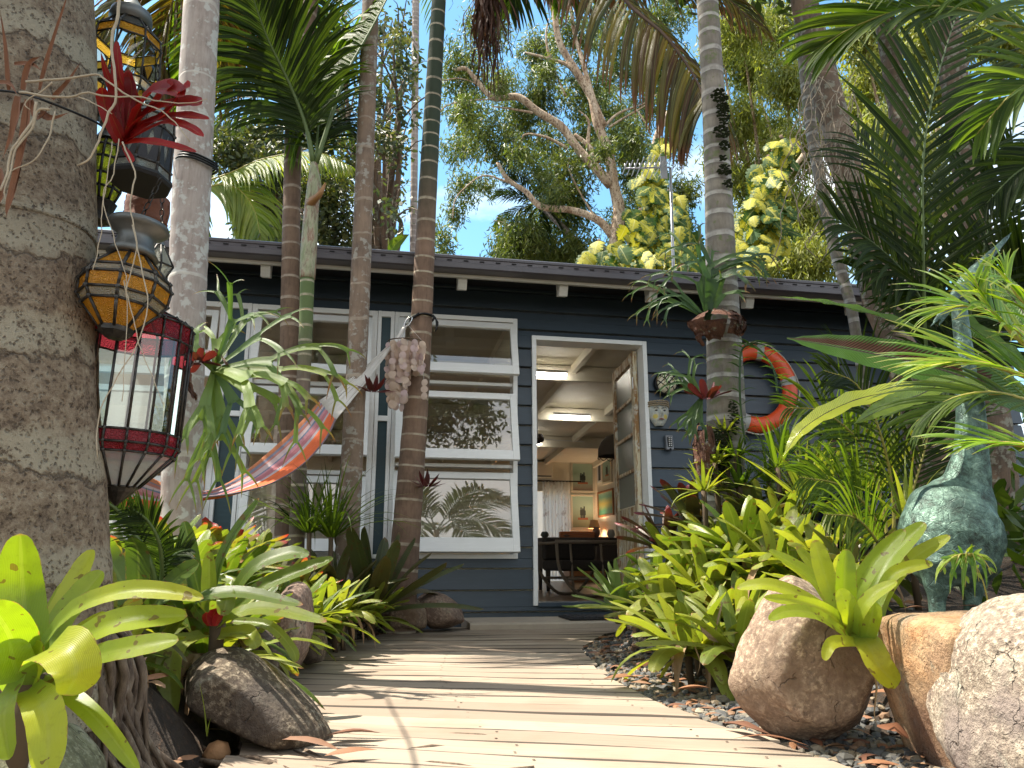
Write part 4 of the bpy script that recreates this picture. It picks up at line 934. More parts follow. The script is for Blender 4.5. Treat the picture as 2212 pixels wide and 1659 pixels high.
m=M('crownshaft_skin'); n1=m.noise(m.scale(m.obj(),1,1,.3),16,5,.65); n2=m.noise(m.scale(m.obj(),1,1,.25),45,5,.7)
c=m.ramp(n1,[(.38,(.22,.25,.13)),(.5,(.34,.33,.23)),(.56,(.26,.15,.10)),(.68,(.42,.38,.30))]); c=m.mix(m.ramp(n2,[(.5,(0,0,0)),(.62,(.7,.7,.7))]),c,(.14,.08,.055)); CRSH=m.out(m.bsdf(c,.7,m.bump(n2,.5,.006)))
def trunkpts(P,n=40): return catmull([A(*q) for q in P],n)
def palm(name,label,P,ws,mat,base=None,top=None,crown=None,sd=16,seed=1,swell=0,bumps=0,group=None,cat='palm'):
    """P: photo points with depth from low to high; ws: widths in photo px; base/top extend to ground/above"""
    pts=[A(*q) for q in P]; rs=[pxm(w_,q[2])/2 for w_,q in zip(ws,P)]
    if base is None:
        d=(pts[0]-pts[1]).normalized(); b0=pts[0]; zt=gz(b0.x,b0.y)-.05
        if b0.z>zt+.05:
            k=(b0.z-zt); pts=[b0+Vector((d.x*k*.5,d.y*k*.5,-k))]+pts; rs=[rs[0]*1.12]+rs
    if top:
        d=(pts[-1]-pts[-2]).normalized(); k=(top-pts[-1].z)/max(.3,d.z); pts.append(pts[-1]+d*k); rs.append(rs[-1]*.88)
    root=empty(name,pts[0],label,cat,group)
    C=catmull(pts,max(30,int((pts[-1].z-pts[0].z)/.05)))
    m_=len(C)-1; rr=[]
    for i in range(m_+1):
        t=i/m_*(len(rs)-1); k=min(int(t),len(rs)-2); r_=rs[k]+(rs[k+1]-rs[k])*(t-k)
        rr.append(r_*(1+(0 if bumps else .012)*math.sin(i*1.7)+bumps*noise.noise(Vector((i*.3,seed,0)))))
    mb=MB(); mb.tube(C,rr,sd)
    if bumps:
        mb.v=[tuple(Vector(v)*1.0+Vector((noise.noise(Vector(v)*6),noise.noise(Vector(v)*6+Vector((9,0,0))),0))*bumps*rs[0]) for v in mb.v]
    mb.obj('trunk',mat,root,loc=pts[0]).location=(0,0,0)
    if crown:
        g=random.Random(seed); c=C[-1]; k=crown.get('n',8); Lf=crown.get('L',2.0)
        mb=MB(); mb.tube([c,c+Vector((0,0,.35)),c+Vector((0,0,.7))],[rr[-1]*1.25,rr[-1]*1.35,rr[-1]*.6],12); mb.obj('crownshaft',CRSH,root,loc=pts[0]).location=(0,0,0)
        c=c+Vector((0,0,.65))
        for i in range(k):
            a=2*math.pi*i/k+g.uniform(-.3,.3); h=Vector((math.cos(a),math.sin(a),0)); e_=g.uniform(.25,1.1)
            q=[c,c+h*Lf*.35+Vector((0,0,Lf*.42*e_)),c+h*Lf*.75+Vector((0,0,Lf*.42*e_-.1)),c+h*Lf*1.05+Vector((0,0,Lf*.1*e_-.35))]
            frond_part(root,q,crown.get('mat',LF_GR),RA_G,n=crown.get('ln',26),LL=.55,lw=.022,segs=3,rg=g,droop=.9)
    return root
def frond_part(root,ctrl,lm,rm,name='frond',**k):
    a=MB(); b=MB(); frond(a,b,ctrl,**k)
    r_=a.obj(name,rm,root,loc=root.location); r_.location=(0,0,0)
    l_=b.obj('leaflets',lm,r_,loc=root.location); l_.location=(0,0,0); return r_
big=palm('palm_tree','very thick rough barked palm trunk filling the left edge with lanterns beside it',[(18,1330,1.42),(12,1000,1.42),(8,700,1.42),(8,350,1.43),(14,0,1.44)],[385,378,372,378,392],BK_BIG,top=7.8,sd=40,crown=dict(n=7,L=2.2,ln=30),seed=3,bumps=.025)
palm('palm_tree','pale smooth grey palm trunk just right of the hanging lanterns',[(390,1150,3.3),(402,700,3.3),(418,330,3.3),(436,0,3.3)],[84,82,86,84],BK_PALE,top=8.2,sd=28,crown=dict(n=8,L=2.0),seed=4)
palm('palm_tree','brown ringed palm trunk directly behind the slim young green palm',[(616,1180,4.95),(624,800,4.95),(631,400,4.95),(640,200,4.95),(672,0,4.95)],[46,42,40,40,38],BK_BRN,top=7.4,crown=dict(n=8,L=1.7),seed=5)
yp=palm('young_palm','slim young palm with green ringed stem, pale crownshaft and upright dark fronds',[(640,1185,4.6),(650,930,4.6),(659,750,4.6),(664,600,4.6)],[34,31,30,32],BK_YNG,seed=6)
for Pq,wq,mt_ in (([(664,602,4.6),(667,540,4.6),(673,450,4.6),(679,400,4.6),(678,352,4.6)],[35,38,33,34,16],CRSH),):
    mb=MB(); C=catmull([A(*q) for q in Pq],24); mb.tube(C,[pxm(wq[min(4,int(i/6))]+(wq[min(4,int(i/6)+1)]-wq[min(4,int(i/6))])*((i/6)%1),4.6)/2 for i in range(25)],16)
    o=mb.obj('crownshaft',mt_,yp,loc=yp.location); o.location=(0,0,0)
mb=MB(); mb.tube(catmull([A(668,440,4.58),A(690,420,4.5),A(703,395,4.5)],8),[.03,.03,.026,.022,.02,.017,.014,.01,.006],8); o=mb.obj('spathe_stub',RA_O,yp,loc=yp.location); o.location=(0,0,0)
g=random.Random(21)
frond_part(yp,[A(677,352,4.6),A(660,271,4.55),A(625,180,4.45),A(577,80,4.3),A(538,-30,4.15)],LF_DK,RA_G,n=52,LL=.78,lw=.020,r=.018,ang=58,droop=1.35,lift=.2,rg=g,start=.2,up=(0,-1,.4))
frond_part(yp,[A(683,352,4.6),A(715,253,4.6),A(750,156,4.6),A(802,62,4.6),A(850,-30,4.6)],LF_GR,RA_G,n=84,LL=.78,lw=.020,r=.018,ang=80,droop=4.5,lift=-.3,rg=g,start=.22,sides=(-1,),up=(0,-1,.3),segs=6)
frond_part(yp,[A(680,350,4.6),A(690,300,4.8),A(725,262,5.0),A(765,290,5.1)],LF_DK,RA_G,n=34,LL=.55,lw=.018,r=.012,ang=60,droop=1.6,rg=g,up=(0,-.6,.8))
frond_part(yp,[A(680,350,4.6),A(640,250,4.9),A(560,205,5.1),A(500,250,5.3)],LF_DK,RA_G,n=40,LL=.62,lw=.018,r=.012,ang=60,droop=1.5,rg=g,up=(0,-.6,.8))
frond_part(yp,[A(682,352,4.6),A(688,260,4.8),A(700,120,5.0),A(705,0,5.2)],LF_DK,RA_G,n=36,LL=.6,lw=.018,r=.012,ang=50,droop=1.2,rg=g,up=(0,-1,.2))
palm('palm_tree','grey brown faintly ringed palm trunk between the young palm and shell chime',[(752,1150,4.75),(767,860,4.75),(779,600,4.75),(790,300,4.75),(800,20,4.75)],[50,46,46,43,42],BK_GREY,top=8.4,crown=dict(n=8,L=1.8),seed=7)
pf=palm('palm_tree','leaning ringed palm trunk with dark green top that holds the hammock knot and shell chime',[(866,1290,5.05),(880,1120,5.05),(897,900,5.05),(910,700,5.05),(922,450,5.0),(936,200,5.0),(948,0,5.0)],[66,60,54,49,44,40,35],BK_BRNG,top=4.9,seed=8)
palm('palm_tree','thin pale ringed palm trunk rising behind the roof against blue sky',[(893,620,11),(893,540,11),(896,250,11),(898,0,11)],[17,17,17,18],BK_FAR,base=1,top=10,crown=dict(n=7,L=2.2,ln=22),seed=9)
ph=palm('palm_tree','grey ringed mossy palm right of the door carrying ferns and brown nest',[(1562,1080,4.3),(1568,900,4.3),(1563,720,4.3),(1556,535,4.3),(1547,306,4.3),(1528,0,4.3)],[86,84,77,68,60,53],BK_H,top=8.2,crown=dict(n=8,L=1.9),seed=10)
MOSS=plain('dark_moss',(.035,.05,.012),1,.5,60,1.2); 
def mosspatch(root,cs,rt=.012):
    mb=MB(); g=random.Random(5)
    for (px,py,Y,rx,rz) in cs:
        c=A(px,py,Y); rx=pxm(rx,Y); rz=pxm(rz,Y)
        for _ in range(int(95*rx*rz/.002)):
            a=g.uniform(0,6.28); r_=g.random()**.5; q=c+Vector((math.cos(a)*rx*r_,-.0,math.sin(a)*rz*r_))
            q.y+=abs(math.cos(a)*rx*r_)*.4; s=g.uniform(.005,.013)
            mb.lathe([(.0005,-s*.4),(s,0),(.0005,s*.6)],5,c=q,rot=g.random())
    o=mb.obj('moss',MOSS,root,smooth=False,loc=root.location); o.location=(0,0,0); o['kind']='stuff'; return o
mosspatch(ph,[(1556,205,4.18,20,20),(1564,240,4.18,15,36),(1560,282,4.18,19,19),(1567,312,4.19,12,14),(1566,365,4.19,17,15),(1574,395,4.19,11,12),(1562,340,4.19,9,8),(1548,1000,4.17,34,60),(1560,960,4.16,26,45),(1585,900,4.19,12,40)])
# right background trunks
palm('vine_draped_tree','thick brown leaning trunk tangled with pale aerial roots at upper right',[(1990,900,4.9),(1899,634,4.95),(1860,480,5.0),(1822,344,5.0),(1765,115,5.05),(1727,-40,5.1)],[84,74,68,66,66,60],BK_R,top=5.2,cat='tree',seed=11,bumps=.12)
vt_=[o for o in COL.objects if o.name.startswith('vine_draped_tree')][0]
SHL=leafmat('shade_tree_leaf',[(.03,.06,.012),(.07,.11,.02),(.12,.16,.03)],tr=.3,rough=.45,vein=0)
cloud_obj('crown',SHL,[(Vector((x,y,z)),1.1,1.0,.6) for x,y,z in ((.9,5.2,6.1),(1.9,5.0,6.3),(2.9,5.2,6.2),(1.6,6.2,6.6),(2.6,6.4,6.5),(3.6,5.6,6.1))],9000,size=(.10,.16),wid=.45,twigs=24,tw_r=.2,seed=33,down=.4,parent=vt_,loc=vt_.location).location=(0,0,0)  # leaf canopy added above the view to shade the right trunks
palm('palm_tree','slender leaning grey palm trunk left of the thick brown tangled trunk',[(1908,1150,5.25),(1895,960,5.25),(1860,790,5.25),(1838,660,5.25),(1803,535,5.3),(1757,306,5.3),(1735,115,5.3),(1722,0,5.3)],[15,16,22,24,26,28,28,26],BK_H,seed=12,top=5.0)
palm('background_tree','dark brown trunk in the shade between two thicker trunks at upper right',[(2020,800,6.2),(1975,573,6.2),(1956,344,6.2),(1929,153,6.2),(1902,-20,6.2)],[52,50,50,48,44],BK_R,cat='tree',top=6.5,seed=13,bumps=.1)
palm('background_tree','broad cracked brown trunk farthest right against the bright sky',[(2128,800,5.3),(2109,535,5.3),(2086,344,5.3),(2059,153,5.3),(2032,-20,5.3)],[78,70,66,62,58],BK_R,cat='tree',top=5.6,seed=14,bumps=.1)
# old fronds hanging in from above: a palm crown above the frame
op=pf
g=random.Random(31)
frond_part(op,[A(980,-260,5.0),A(1230,-150,4.9),A(1349,0,4.7),A(1440,80,4.6),A(1508,180,4.55),A(1520,230,4.5)],LF_OLD,RA_B,n=66,LL=.74,lw=.024,r=.02,ang=70,droop=2.6,lift=-.3,rg=g,sides=(-1,1),start=.02,up=(0,-.8,.5),endk=.5,prof=lambda t:1.0 if t<.7 else 1-(t-.7)*1.4)
frond_part(op,[A(975,-255,5.0),A(1100,-150,5.1),A(1250,-90,5.1),A(1390,-40,5.0)],LF_OLD,RA_B,n=60,LL=.72,lw=.022,r=.015,ang=60,droop=2.4,lift=-.2,rg=g,up=(0,-.5,.8))
frond_part(op,[A(980,-260,5.0),A(1230,-180,5.3),A(1450,-50,5.5),A(1560,-10,5.4),A(1640,60,5.3)],LF_OLD,RA_B,n=50,LL=.65,lw=.022,r=.015,ang=62,droop=1.6,lift=.1,rg=g,up=(0,-.6,.8))
frond_part(op,[A(975,-255,5.0),A(1060,-200,5.4),A(1110,-90,5.7),A(1100,20,5.9)],LF_DK,RA_G,n=44,LL=.75,lw=.024,r=.015,ang=58,droop=1.2,rg=g,up=(0,-.9,.4))
frond_part(op,[A(975,-255,5.0),A(1120,-210,5.4),A(1220,-110,5.7),A(1230,0,5.9)],LF_GR,RA_G,n=44,LL=.7,lw=.024,r=.015,ang=58,droop=1.9,rg=g,up=(0,-.9,.4))
mb=MB()
for k in range(70):
    x=g.gauss(1052,24); P_=[A(1050+g.uniform(-8,8),-60,4.9)]
    ln=g.uniform(140,240)*(1-abs(x-1060)/160); 
    for q in range(1,6): P_.append(A(x+g.uniform(-9,9)+(1050-x)*(1-q/5)**2,-60+ln*q/5*1.25,4.9+g.uniform(-.12,.12)))
    C=catmull(P_,10); s_=Vector((g.uniform(-1,1),g.uniform(-1,1),0)).normalized(); mb.strip(C,[s_]*11,[.012*(1-i/12)*g.uniform(.6,1.6) for i in range(11)],.5,3,g.random())
o=mb.obj('dead_flower_stalk',LF_BRN,op,loc=op.location); o.location=(0,0,0)
# coconut fronds beyond the roof
cp=empty('coconut_palm',(-4.4,9,0),'coconut palm with backlit yellow green fronds arching behind the roof at left','palm'); g=random.Random(41)
mb=MB(); mb.tube(catmull([Vector((-4.4,9,-.05)),Vector((-4.3,9.1,2)),A(430,395,9)],14),[.13-.004*i for i in range(15)],12); o=mb.obj('trunk',BK_GREY,cp,loc=cp.location); o.location=(0,0,0)
frond_part(cp,[A(430,395,9),A(500,372,9),A(560,345,9),A(646,328,9),A(700,332,9),A(760,360,9)],LF_YG,RA_Y,n=64,LL=.62,lw=.024,ang=70,droop=1.9,lift=-.2,rg=g,up=(0,-.5,.85))
frond_part(cp,[A(430,420,9),A(470,398,9),A(518,410,9),A(552,460,9),A(566,540,9)],LF_YG,RA_Y,n=60,LL=.72,lw=.026,ang=66,droop=1.9,lift=-.1,rg=g,up=(0,-.9,.3))
frond_part(cp,[A(430,420,9),A(400,300,9),A(360,250,9),A(320,260,9)],LF_YG,RA_Y,n=50,LL=.7,lw=.026,ang=60,droop=1.4,rg=g)
frond_part(cp,[A(430,410,9),A(420,500,9),A(450,560,9)],LF_GR,RA_Y,n=30,LL=.6,lw=.024,ang=60,droop=1.2,rg=g,up=(0,-1,.1))
# yellowing palm behind the lanterns, top left
tp=palm('palm_tree','palm hidden behind the pale trunk with olive and yellow fronds at upper left',[(392,1120,4.4),(402,700,4.4),(418,330,4.4),(430,0,4.4),(425,-160,4.4)],[44,42,42,40,38],BK_GREY,seed=44)
for i,(q,mt_) in enumerate((([(420,-150),(330,-60),(260,20),(230,140)],LF_OLD),([(420,-150),(380,-20),(350,90),(345,220)],LF_OLD),([(430,-150),(460,-40),(480,80),(470,230)],LF_OLD),([(430,-150),(520,-100),(570,-20),(560,120)],LF_DK),([(420,-150),(430,0),(400,130),(385,260)],LF_GR),([(440,-150),(560,-90),(650,-20),(700,90)],LF_GR),([(420,-150),(520,-60),(540,60),(500,200)],LF_DK))):
    frond_part(tp,[A(x,y,4.4+.2*j+.06*i) for j,(x,y) in enumerate(q)],mt_,RA_Y,n=52,LL=.6,lw=.017,ang=58,droop=1.5,rg=g,up=(0,-.9,.4))
# dark palm behind the paperbark
dp=empty('palm_tree',A(1170,480,15.4),'small dark palm crown behind the paperbark trunk above the roof','palm')
g=random.Random(51)
for i in range(15):
    a=2*math.pi*i/15+.2; L_=1.05
    q=[A(1165,440,15.4)]; h=Vector((math.cos(a),g.uniform(-.6,.3),math.sin(a)*.75+.15))
    q+= [q[0]+h*L_*.4,q[0]+h*L_*.75+Vector((0,0,-.08)),q[0]+h*L_*1.0+Vector((0,0,-.28))]
    frond_part(dp,q,LF_DK,RA_G,n=26,LL=.42,lw=.022,ang=55,droop=1.4,rg=g,segs=3)
mb=MB(); mb.tube([A(1250,800,15.4),A(1245,520,15.4),A(1165,440,15.4)],[.09,.08,.07],10); mb.obj('trunk',BK_FAR,dp,loc=dp.location).location=(0,0,0)
# ---------------------------------------------------------------- paperbark
m=M('paperbark'); O=m.obj(); a=m.noise(m.scale(O,1,1,.35),7,6,.7); b_=m.noise(m.scale(O,1,1,.5),30,5,.7)
c=m.ramp(a,[(.32,(.22,.13,.08)),(.45,(.46,.33,.22)),(.6,(.58,.46,.34))]); c=m.mix(m.ramp(b_,[(.38,(1,1,1)),(.5,(0,0,0))]),c,(.13,.07,.045))
MAT_PB=m.out(m.bsdf(c,.85,m.bump(b_,1.,.03)))
def cr5(L_,Y): return [A(921.7+x/2.88,y/2.88,Y) for x,y in L_]
def limb(mb,L_,w0,w1,Y=14,n=28):
    P_=cr5(L_,Y) if not isinstance(L_[0],Vector) else L_
    C=catmull(P_,n); C=[c+Vector((noise.noise(c*1.3),noise.noise(c*1.3+Vector((5,5,5))),noise.noise(c*1.1)))*.06 for c in C]
    mb.tube(C,[max(.012,(pxm(w0/2.88,Y)*(1-i/n)+pxm(w1/2.88,Y)*i/n)/2*(1+.12*noise.noise(c*4))) for i,c in enumerate(C)],10); return C
pb=empty('paperbark_tree',(A(1330,560,14).x,14,0),'pale peeling paperbark tree with bare forked limbs behind the roof','tree')
mb=MB()
limb(mb,[(1200,3000),(1185,1900),(1180,1500),(1190,1300),(1160,1150),(1120,900),(1060,750),(1000,560),(900,400),(820,230),(780,0),(740,-200)],100,34,n=60)
o=mb.obj('trunk',MAT_PB,pb,loc=pb.location); o.location=(0,0,0)
for L_,w0,w1 in (([(1110,780),(1040,640),(1005,500),(945,300),(900,100),(880,-60)],46,20),([(1140,1150),(1000,1000),(850,800),(680,680),(560,600),(420,600),(330,530),(240,430),(170,437)],72,22),([(1150,1470),(1060,1370),(900,1310),(720,1290),(620,1200),(520,1120),(440,1000)],58,26),
   ([(880,915),(740,850),(620,830),(590,870)],24,9),([(665,700),(540,680),(400,650)],20,8),([(970,500),(860,400),(740,360),(620,330)],36,14),([(1060,1010),(1010,900),(925,830)],48,24),([(1060,1370),(950,1200),(885,1050),(890,980)],16,6),([(1105,790),(1200,700),(1320,655)],24,8),([(1140,790),(1260,710),(1350,660)],18,8),([(1400,830),(1340,740),(1270,650)],18,8),([(420,605),(270,620),(130,660),(60,740)],12,4),([(520,1130),(400,1090),(300,1120),(180,1220),(150,1350)],14,4),([(330,530),(200,490),(100,500)],10,4),([(760,360),(750,230),(760,120)],20,8),([(870,600),(780,420),(770,330)],12,5),([(1320,660),(1420,600)],10,4),([(1010,900),(1010,760),(940,690)],30,6)):
    mb=MB(); limb(mb,L_,w0,w1,n=max(10,len(L_)*5)); mb.obj('limb',MAT_PB,pb,loc=pb.location).location=(0,0,0)
GUM=leafmat('gum_leaf',[(.035,.065,.014),(.09,.14,.03),(.21,.26,.06),(.06,.10,.02),(.32,.34,.10)],tr=.35,rough=.4,vein=0)
GUM2=leafmat('willowy_leaf',[(.14,.19,.04),(.26,.31,.07),(.40,.43,.13),(.10,.14,.03)],tr=.45,rough=.45,vein=0)
OAK=leafmat('broad_dark_leaf',[(.03,.055,.025),(.06,.09,.035),(.12,.14,.05),(.18,.18,.06)],tr=.3,rough=.4,vein=0)
def cl(L_,Y,dy=1.0): 
    return [(A(x,y,Y+(dy*(((i*37)%11)/11-.5)*1.6)),pxm(rx,Y),pxm(rx,Y)*1.1,pxm(ry,Y)) for i,(x,y,rx,ry) in enumerate(L_)]
cloud_obj('crown',GUM,cl([(1010,240,30,30),(1120,330,28,24),(1200,420,26,24),(1300,330,26,30),(1370,300,30,30),(1180,150,30,30),(1400,400,26,26),(1080,180,26,26)],13.7,.5),3800,size=(.09,.15),wid=.2,twigs=24,tw_r=.14,seed=9,parent=pb,loc=pb.location).location=(0,0,0)
cloud_obj('rear_crown',GUM,cl([(1000,150,60,60),(1010,240,55,50),(990,320,50,40),(1060,300,60,50),(1120,250,60,50),(1080,180,50,50),(1120,340,60,40),(1000,400,45,30),(1050,395,35,30),(1160,200,60,60),(1180,300,60,50),(1220,380,70,60),(1230,460,60,50),(1270,300,50,60),(1260,200,60,50),(1310,240,60,50),(1330,150,60,60),(1350,300,60,60),(1380,360,50,50),(1400,220,60,60),(1430,140,60,60),(1160,110,60,60),(1240,80,60,50),(1050,60,60,60),(1330,50,80,60),(1440,40,60,50),(1160,520,60,45),(1110,500,45,40),(1220,540,60,30),(1190,450,60,50),(1460,300,40,60),(1480,420,40,50),(980,460,25,35),(960,520,25,35),(1400,430,60,50),(1350,480,50,50),(1450,510,50,50),(1380,380,50,50),(1340,540,60,40),(1440,560,60,40)],16.6,2.6),66000,size=(.10,.17),wid=.2,twigs=26,tw_r=.16,seed=5,parent=pb,loc=pb.location).location=(0,0,0)
for nm,lab,L_,Y,mat,n,sz,wd,tr_,dn in (
 ('gum_tree','light green willowy gum foliage right of the mossy palm, behind the roof',[(1600,60,70,60),(1680,60,70,70),(1620,160,60,60),(1700,180,60,60),(1600,260,50,60),(1660,290,60,60),(1720,320,60,60),(1610,380,50,50),(1690,420,60,50),(1740,480,60,60),(1640,470,60,60),(1760,560,60,50),(1600,520,50,60),(1560,100,50,60),(1700,560,60,50),(1780,230,60,80),(1560,330,40,60)],15,GUM2,42000,(.13,.2),.17,.2,1.0),
 ('gum_tree','sunlit foliage filling the gaps between the trunks at upper right',[(1860,60,70,70),(1880,160,60,70),(1850,250,50,70),(1920,300,60,80),(1990,80,60,80),(2010,200,50,80),(1900,420,50,60),(2000,330,50,60),(1960,450,60,50),(2130,60,70,60),(2040,420,40,50),(1850,400,40,60),(2180,120,50,50),(1880,520,60,50)],13,GUM2,26000,(.12,.19),.2,.2,.9),
 ('broadleaf_tree','dark broadleaf tree with sparse crown left of the middle trunks above the roof',[(500,330,60,40),(560,300,60,50),(620,420,60,60),(700,430,60,50),(560,450,50,50),(640,500,60,40),(730,500,60,40),(480,300,50,40),(720,380,50,50),(600,360,60,40),(700,280,60,60),(590,540,60,25)],11,OAK,15000,(.07,.12),.42,.16,.4),
 ('broadleaf_tree','sparse dark leaved tree hanging against blue sky between the two middle palm trunks',[(850,120,40,60),(840,200,40,50),(870,170,30,50),(830,300,40,60),(860,330,30,50),(840,400,40,30),(870,230,30,40),(830,60,40,50),(870,60,30,40),(740,120,60,60),(740,220,50,60),(850,455,30,25),(760,330,50,50)],10,OAK,3000,(.07,.12),.42,.15,.4),
 ('gum_tree','low grey green foliage right behind the roof under the paperbark crown',[(1120,520,50,45),(1180,560,70,30),(1090,545,40,20),(1260,560,50,40)],16.5,GUM,8000,(.12,.18),.2,.2,.9)):
    C=cl(L_,Y,2.); cx=sum(q[0].x for q in C)/len(C); r0=empty(nm,(cx,Y+.5,0),lab,'tree')
    cloud_obj('crown',mat,C,n,size=sz,wid=wd,twigs=22,tw_r=tr_,seed=len(L_),parent=r0,loc=r0.location,down=dn).location=(0,0,0)
    mb=MB(); zt=sum(q[0].z for q in C)/len(C); tp_=Vector((cx,Y+.5,zt)); rg=random.Random(len(L_))
    mb.tube(catmull([Vector((cx+.3,Y+.5,-.1)),Vector((cx-.1,Y+.6,zt*.5)),tp_],14),[.17-.007*i for i in range(15)],10); mb.obj('trunk',MAT_PB,r0,loc=r0.location).location=(0,0,0)
    mb=MB()
    for q in C:
        s_=Vector((cx,Y+.5,zt*rg.uniform(.55,.95))); e_=q[0]; md=s_.lerp(e_,.5)+Vector((rg.uniform(-.3,.3),rg.uniform(-.3,.3),rg.uniform(-.1,.4)))
        mb.tube(catmull([s_,md,e_],10),[.055*(1-i/11)+.008 for i in range(11)],6)
        for _ in range(4):
            e2=e_+Vector((rg.uniform(-.6,.6),rg.uniform(-.4,.4),rg.uniform(-.4,.5))); mb.tube(catmull([e_.lerp(md,.3),e_.lerp(e2,.5)+Vector((0,0,.1)),e2],6),[.014,.013,.011,.01,.008,.006,.004],5)
    mb.obj('branches',BK_R if nm=='broadleaf_tree' else MAT_PB,r0,loc=r0.location).location=(0,0,0)
# far hedge of foliage low behind the house right and left so the horizon is wooded
FARF=leafmat('distant_leaf',[(.04,.08,.02),(.08,.14,.035),(.14,.2,.05)],tr=.35,rough=.5,vein=0)
g=random.Random(8); C=[]
for i in range(70):
    a=rad(-75+150*i/69); D=g.uniform(24,34); C.append((Vector((math.sin(a)*D,math.cos(a)*D,g.uniform(.5,4.5))),2.4,2.0,2.4))
o=cloud_obj('distant_woodland',FARF,C,26000,size=(.35,.6),wid=.4,twigs=24,tw_r=.6,seed=77,down=.5); tag(o,'distant belt of green trees behind the house and garden','woodland',kind='stuff')
# ---------------------------------------------------------------- variegated climbing vine
m=M('variegated_vine_leaf'); P=m.attr(); x,v,r=m.sep(P)[:3]; nn=m.noise(m.scale(P,2.5,2.5,30),1.3,4,.7,.8)
f=m.math('ADD',m.math('ADD',nn,m.math('MULTIPLY',m.math('SUBTRACT',r,.5),.35)),m.math('MULTIPLY',m.math('SUBTRACT',.45,m.math('ABSOLUTE',x)),.30))
c=m.mix(m.ramp(f,[(.45,(0,0,0)),(.56,(1,1,1))]),(.04,.10,.014),(.48,.44,.04)); c=m.mix(m.ramp(m.math('ABSOLUTE',x),[(0,(.6,.6,.6)),(.08,(0,0,0))]),c,(.62,.62,.3))
MAT_VINE=m.out(m.n('MixShader',{0:.35,1:m.bsdf(c,.62),2:m.n('BsdfTranslucent',{'Color':m.mix(1.,c,(1.3,1.3,.6),'MULTIPLY')}).outputs[0]}).outputs[0])
def vineleaf(mb,c,s,g,face=Vector((0,-1,.35))):
    n=(face+Vector((g.uniform(-1.,1.),g.uniform(-.3,.3),g.uniform(-.5,.7)))).normalized(); d=Vector((g.uniform(-1.2,1.2),g.uniform(-.3,.3),-1)); d=(d-n*n.dot(d)).normalized(); sd=n.cross(d)
    rn=g.random(); ts=[0,.06,.12,.2,.27,.30,.37,.45,.48,.55,.63,.66,.73,.8,.84,.92,1.0]
    for sg in (-1,1):
        rows=[];ps=[]
        for k,t in enumerate(ts):
            w=.52*math.sin(math.pi*min(1,(t*.9+.10)))**.6*(1-.25*t) if t<1 else .01
            if k in (5,8,11,14): w*=.68
            back=-.16*math.sin(min(1,t*3)*math.pi*.5)*(1-t) if t<.3 else 0
            q=c+d*(s*t)-n*(s*.22*t*t); e=c+d*(s*(t+back+ .06))+sd*(sg*w*s)-n*(s*(.22*t*t+.14*w)); mid=q.lerp(e,.55)+n*s*.05*w
            rows.append([tuple(q),tuple(mid),tuple(e)]); ps.append([(0,t,rn),(.5*sg,t,rn),(sg,t,rn)])
        mb.grid(rows,ps)
def vine(name,lab,cl_,n,seed,size=(.2,.34)):
    g=random.Random(seed); mb=MB(); tot=sum(a[2]*a[3] for a in cl_); c0=A(cl_[0][0],cl_[0][1],cl_[0][4]); st=MB()
    for px,py,rx,ry,Y in cl_:
        for _ in range(int(n*rx*ry/tot)):
            a=g.uniform(0,6.28); r_=g.random()**.5*g.choice((.8,1,1,1.25)); X=px+rx*r_*math.cos(a); Z=py+ry*r_*math.sin(a)
            vineleaf(mb,A(X,Z,Y-.30*math.sqrt(max(0,1-min(1,r_*r_)))+g.uniform(-.25,.25)),g.uniform(*size),g)
        p0=A(px+rx*.3,py+ry,Y+.05); p1=A(px-rx*.2,py-ry,Y+.05); st.tube(catmull([p0,p0.lerp(p1,.5)+Vector((.1,0,0)),p1],10),.03,6)
    r0=empty(name,(c0.x,c0.y,0),lab,'vine'); mb.obj('leaves',MAT_VINE,r0,loc=r0.location).location=(0,0,0); st.obj('stem',BK_R,r0,loc=r0.location).location=(0,0,0)
    return r0
vine('climbing_vine','large yellow variegated climbing vine around the paperbark base behind the antenna',[(1300,545,40,28,12.5),(1370,560,70,35,12.2),(1390,500,42,50,12.5),(1410,430,36,45,12.6),(1450,470,32,60,12.5),(1400,385,28,28,12.8),(1460,530,40,50,12.2),(1420,330,22,40,13),(1480,560,40,30,12)],380,3,(.17,.36))
vine('climbing_vine','yellow variegated vine column right of the mossy palm above the roof',[(1640,500,44,60,11.5),(1650,430,36,40,11.6),(1665,370,34,35,11.8),(1620,560,32,30,11.2),(1680,470,24,40,11.8),(1690,320,22,28,12)],240,4,(.17,.34))
vt=empty('vine_clad_tree',(A(1410,560,13.2).x,13.2,0),'brown leaning trunk wrapped in variegated vine behind the antenna','tree'); mb=MB()
limb(mb,[(1360,3000),(1365,1900),(1370,1460),(1420,1000),(1440,850),(1500,700),(1580,570),(1640,450)],70,30,Y=13.2,n=40); mb.obj('trunk',MAT_PB,vt,loc=vt.location).location=(0,0,0)
vt=empty('vine_clad_tree',(A(1640,560,12.2).x,12.2,0),'slim pale trunk inside the right hand vine column','tree'); mb=MB()
limb(mb,[A(1640,1100,12.2),A(1650,600,12.2),A(1665,480,12.2),A(1690,400,12.2),A(1735,330,12.2)],48,30,Y=12.2,n=30); mb.obj('trunk',MAT_PB,vt,loc=vt.location).location=(0,0,0)
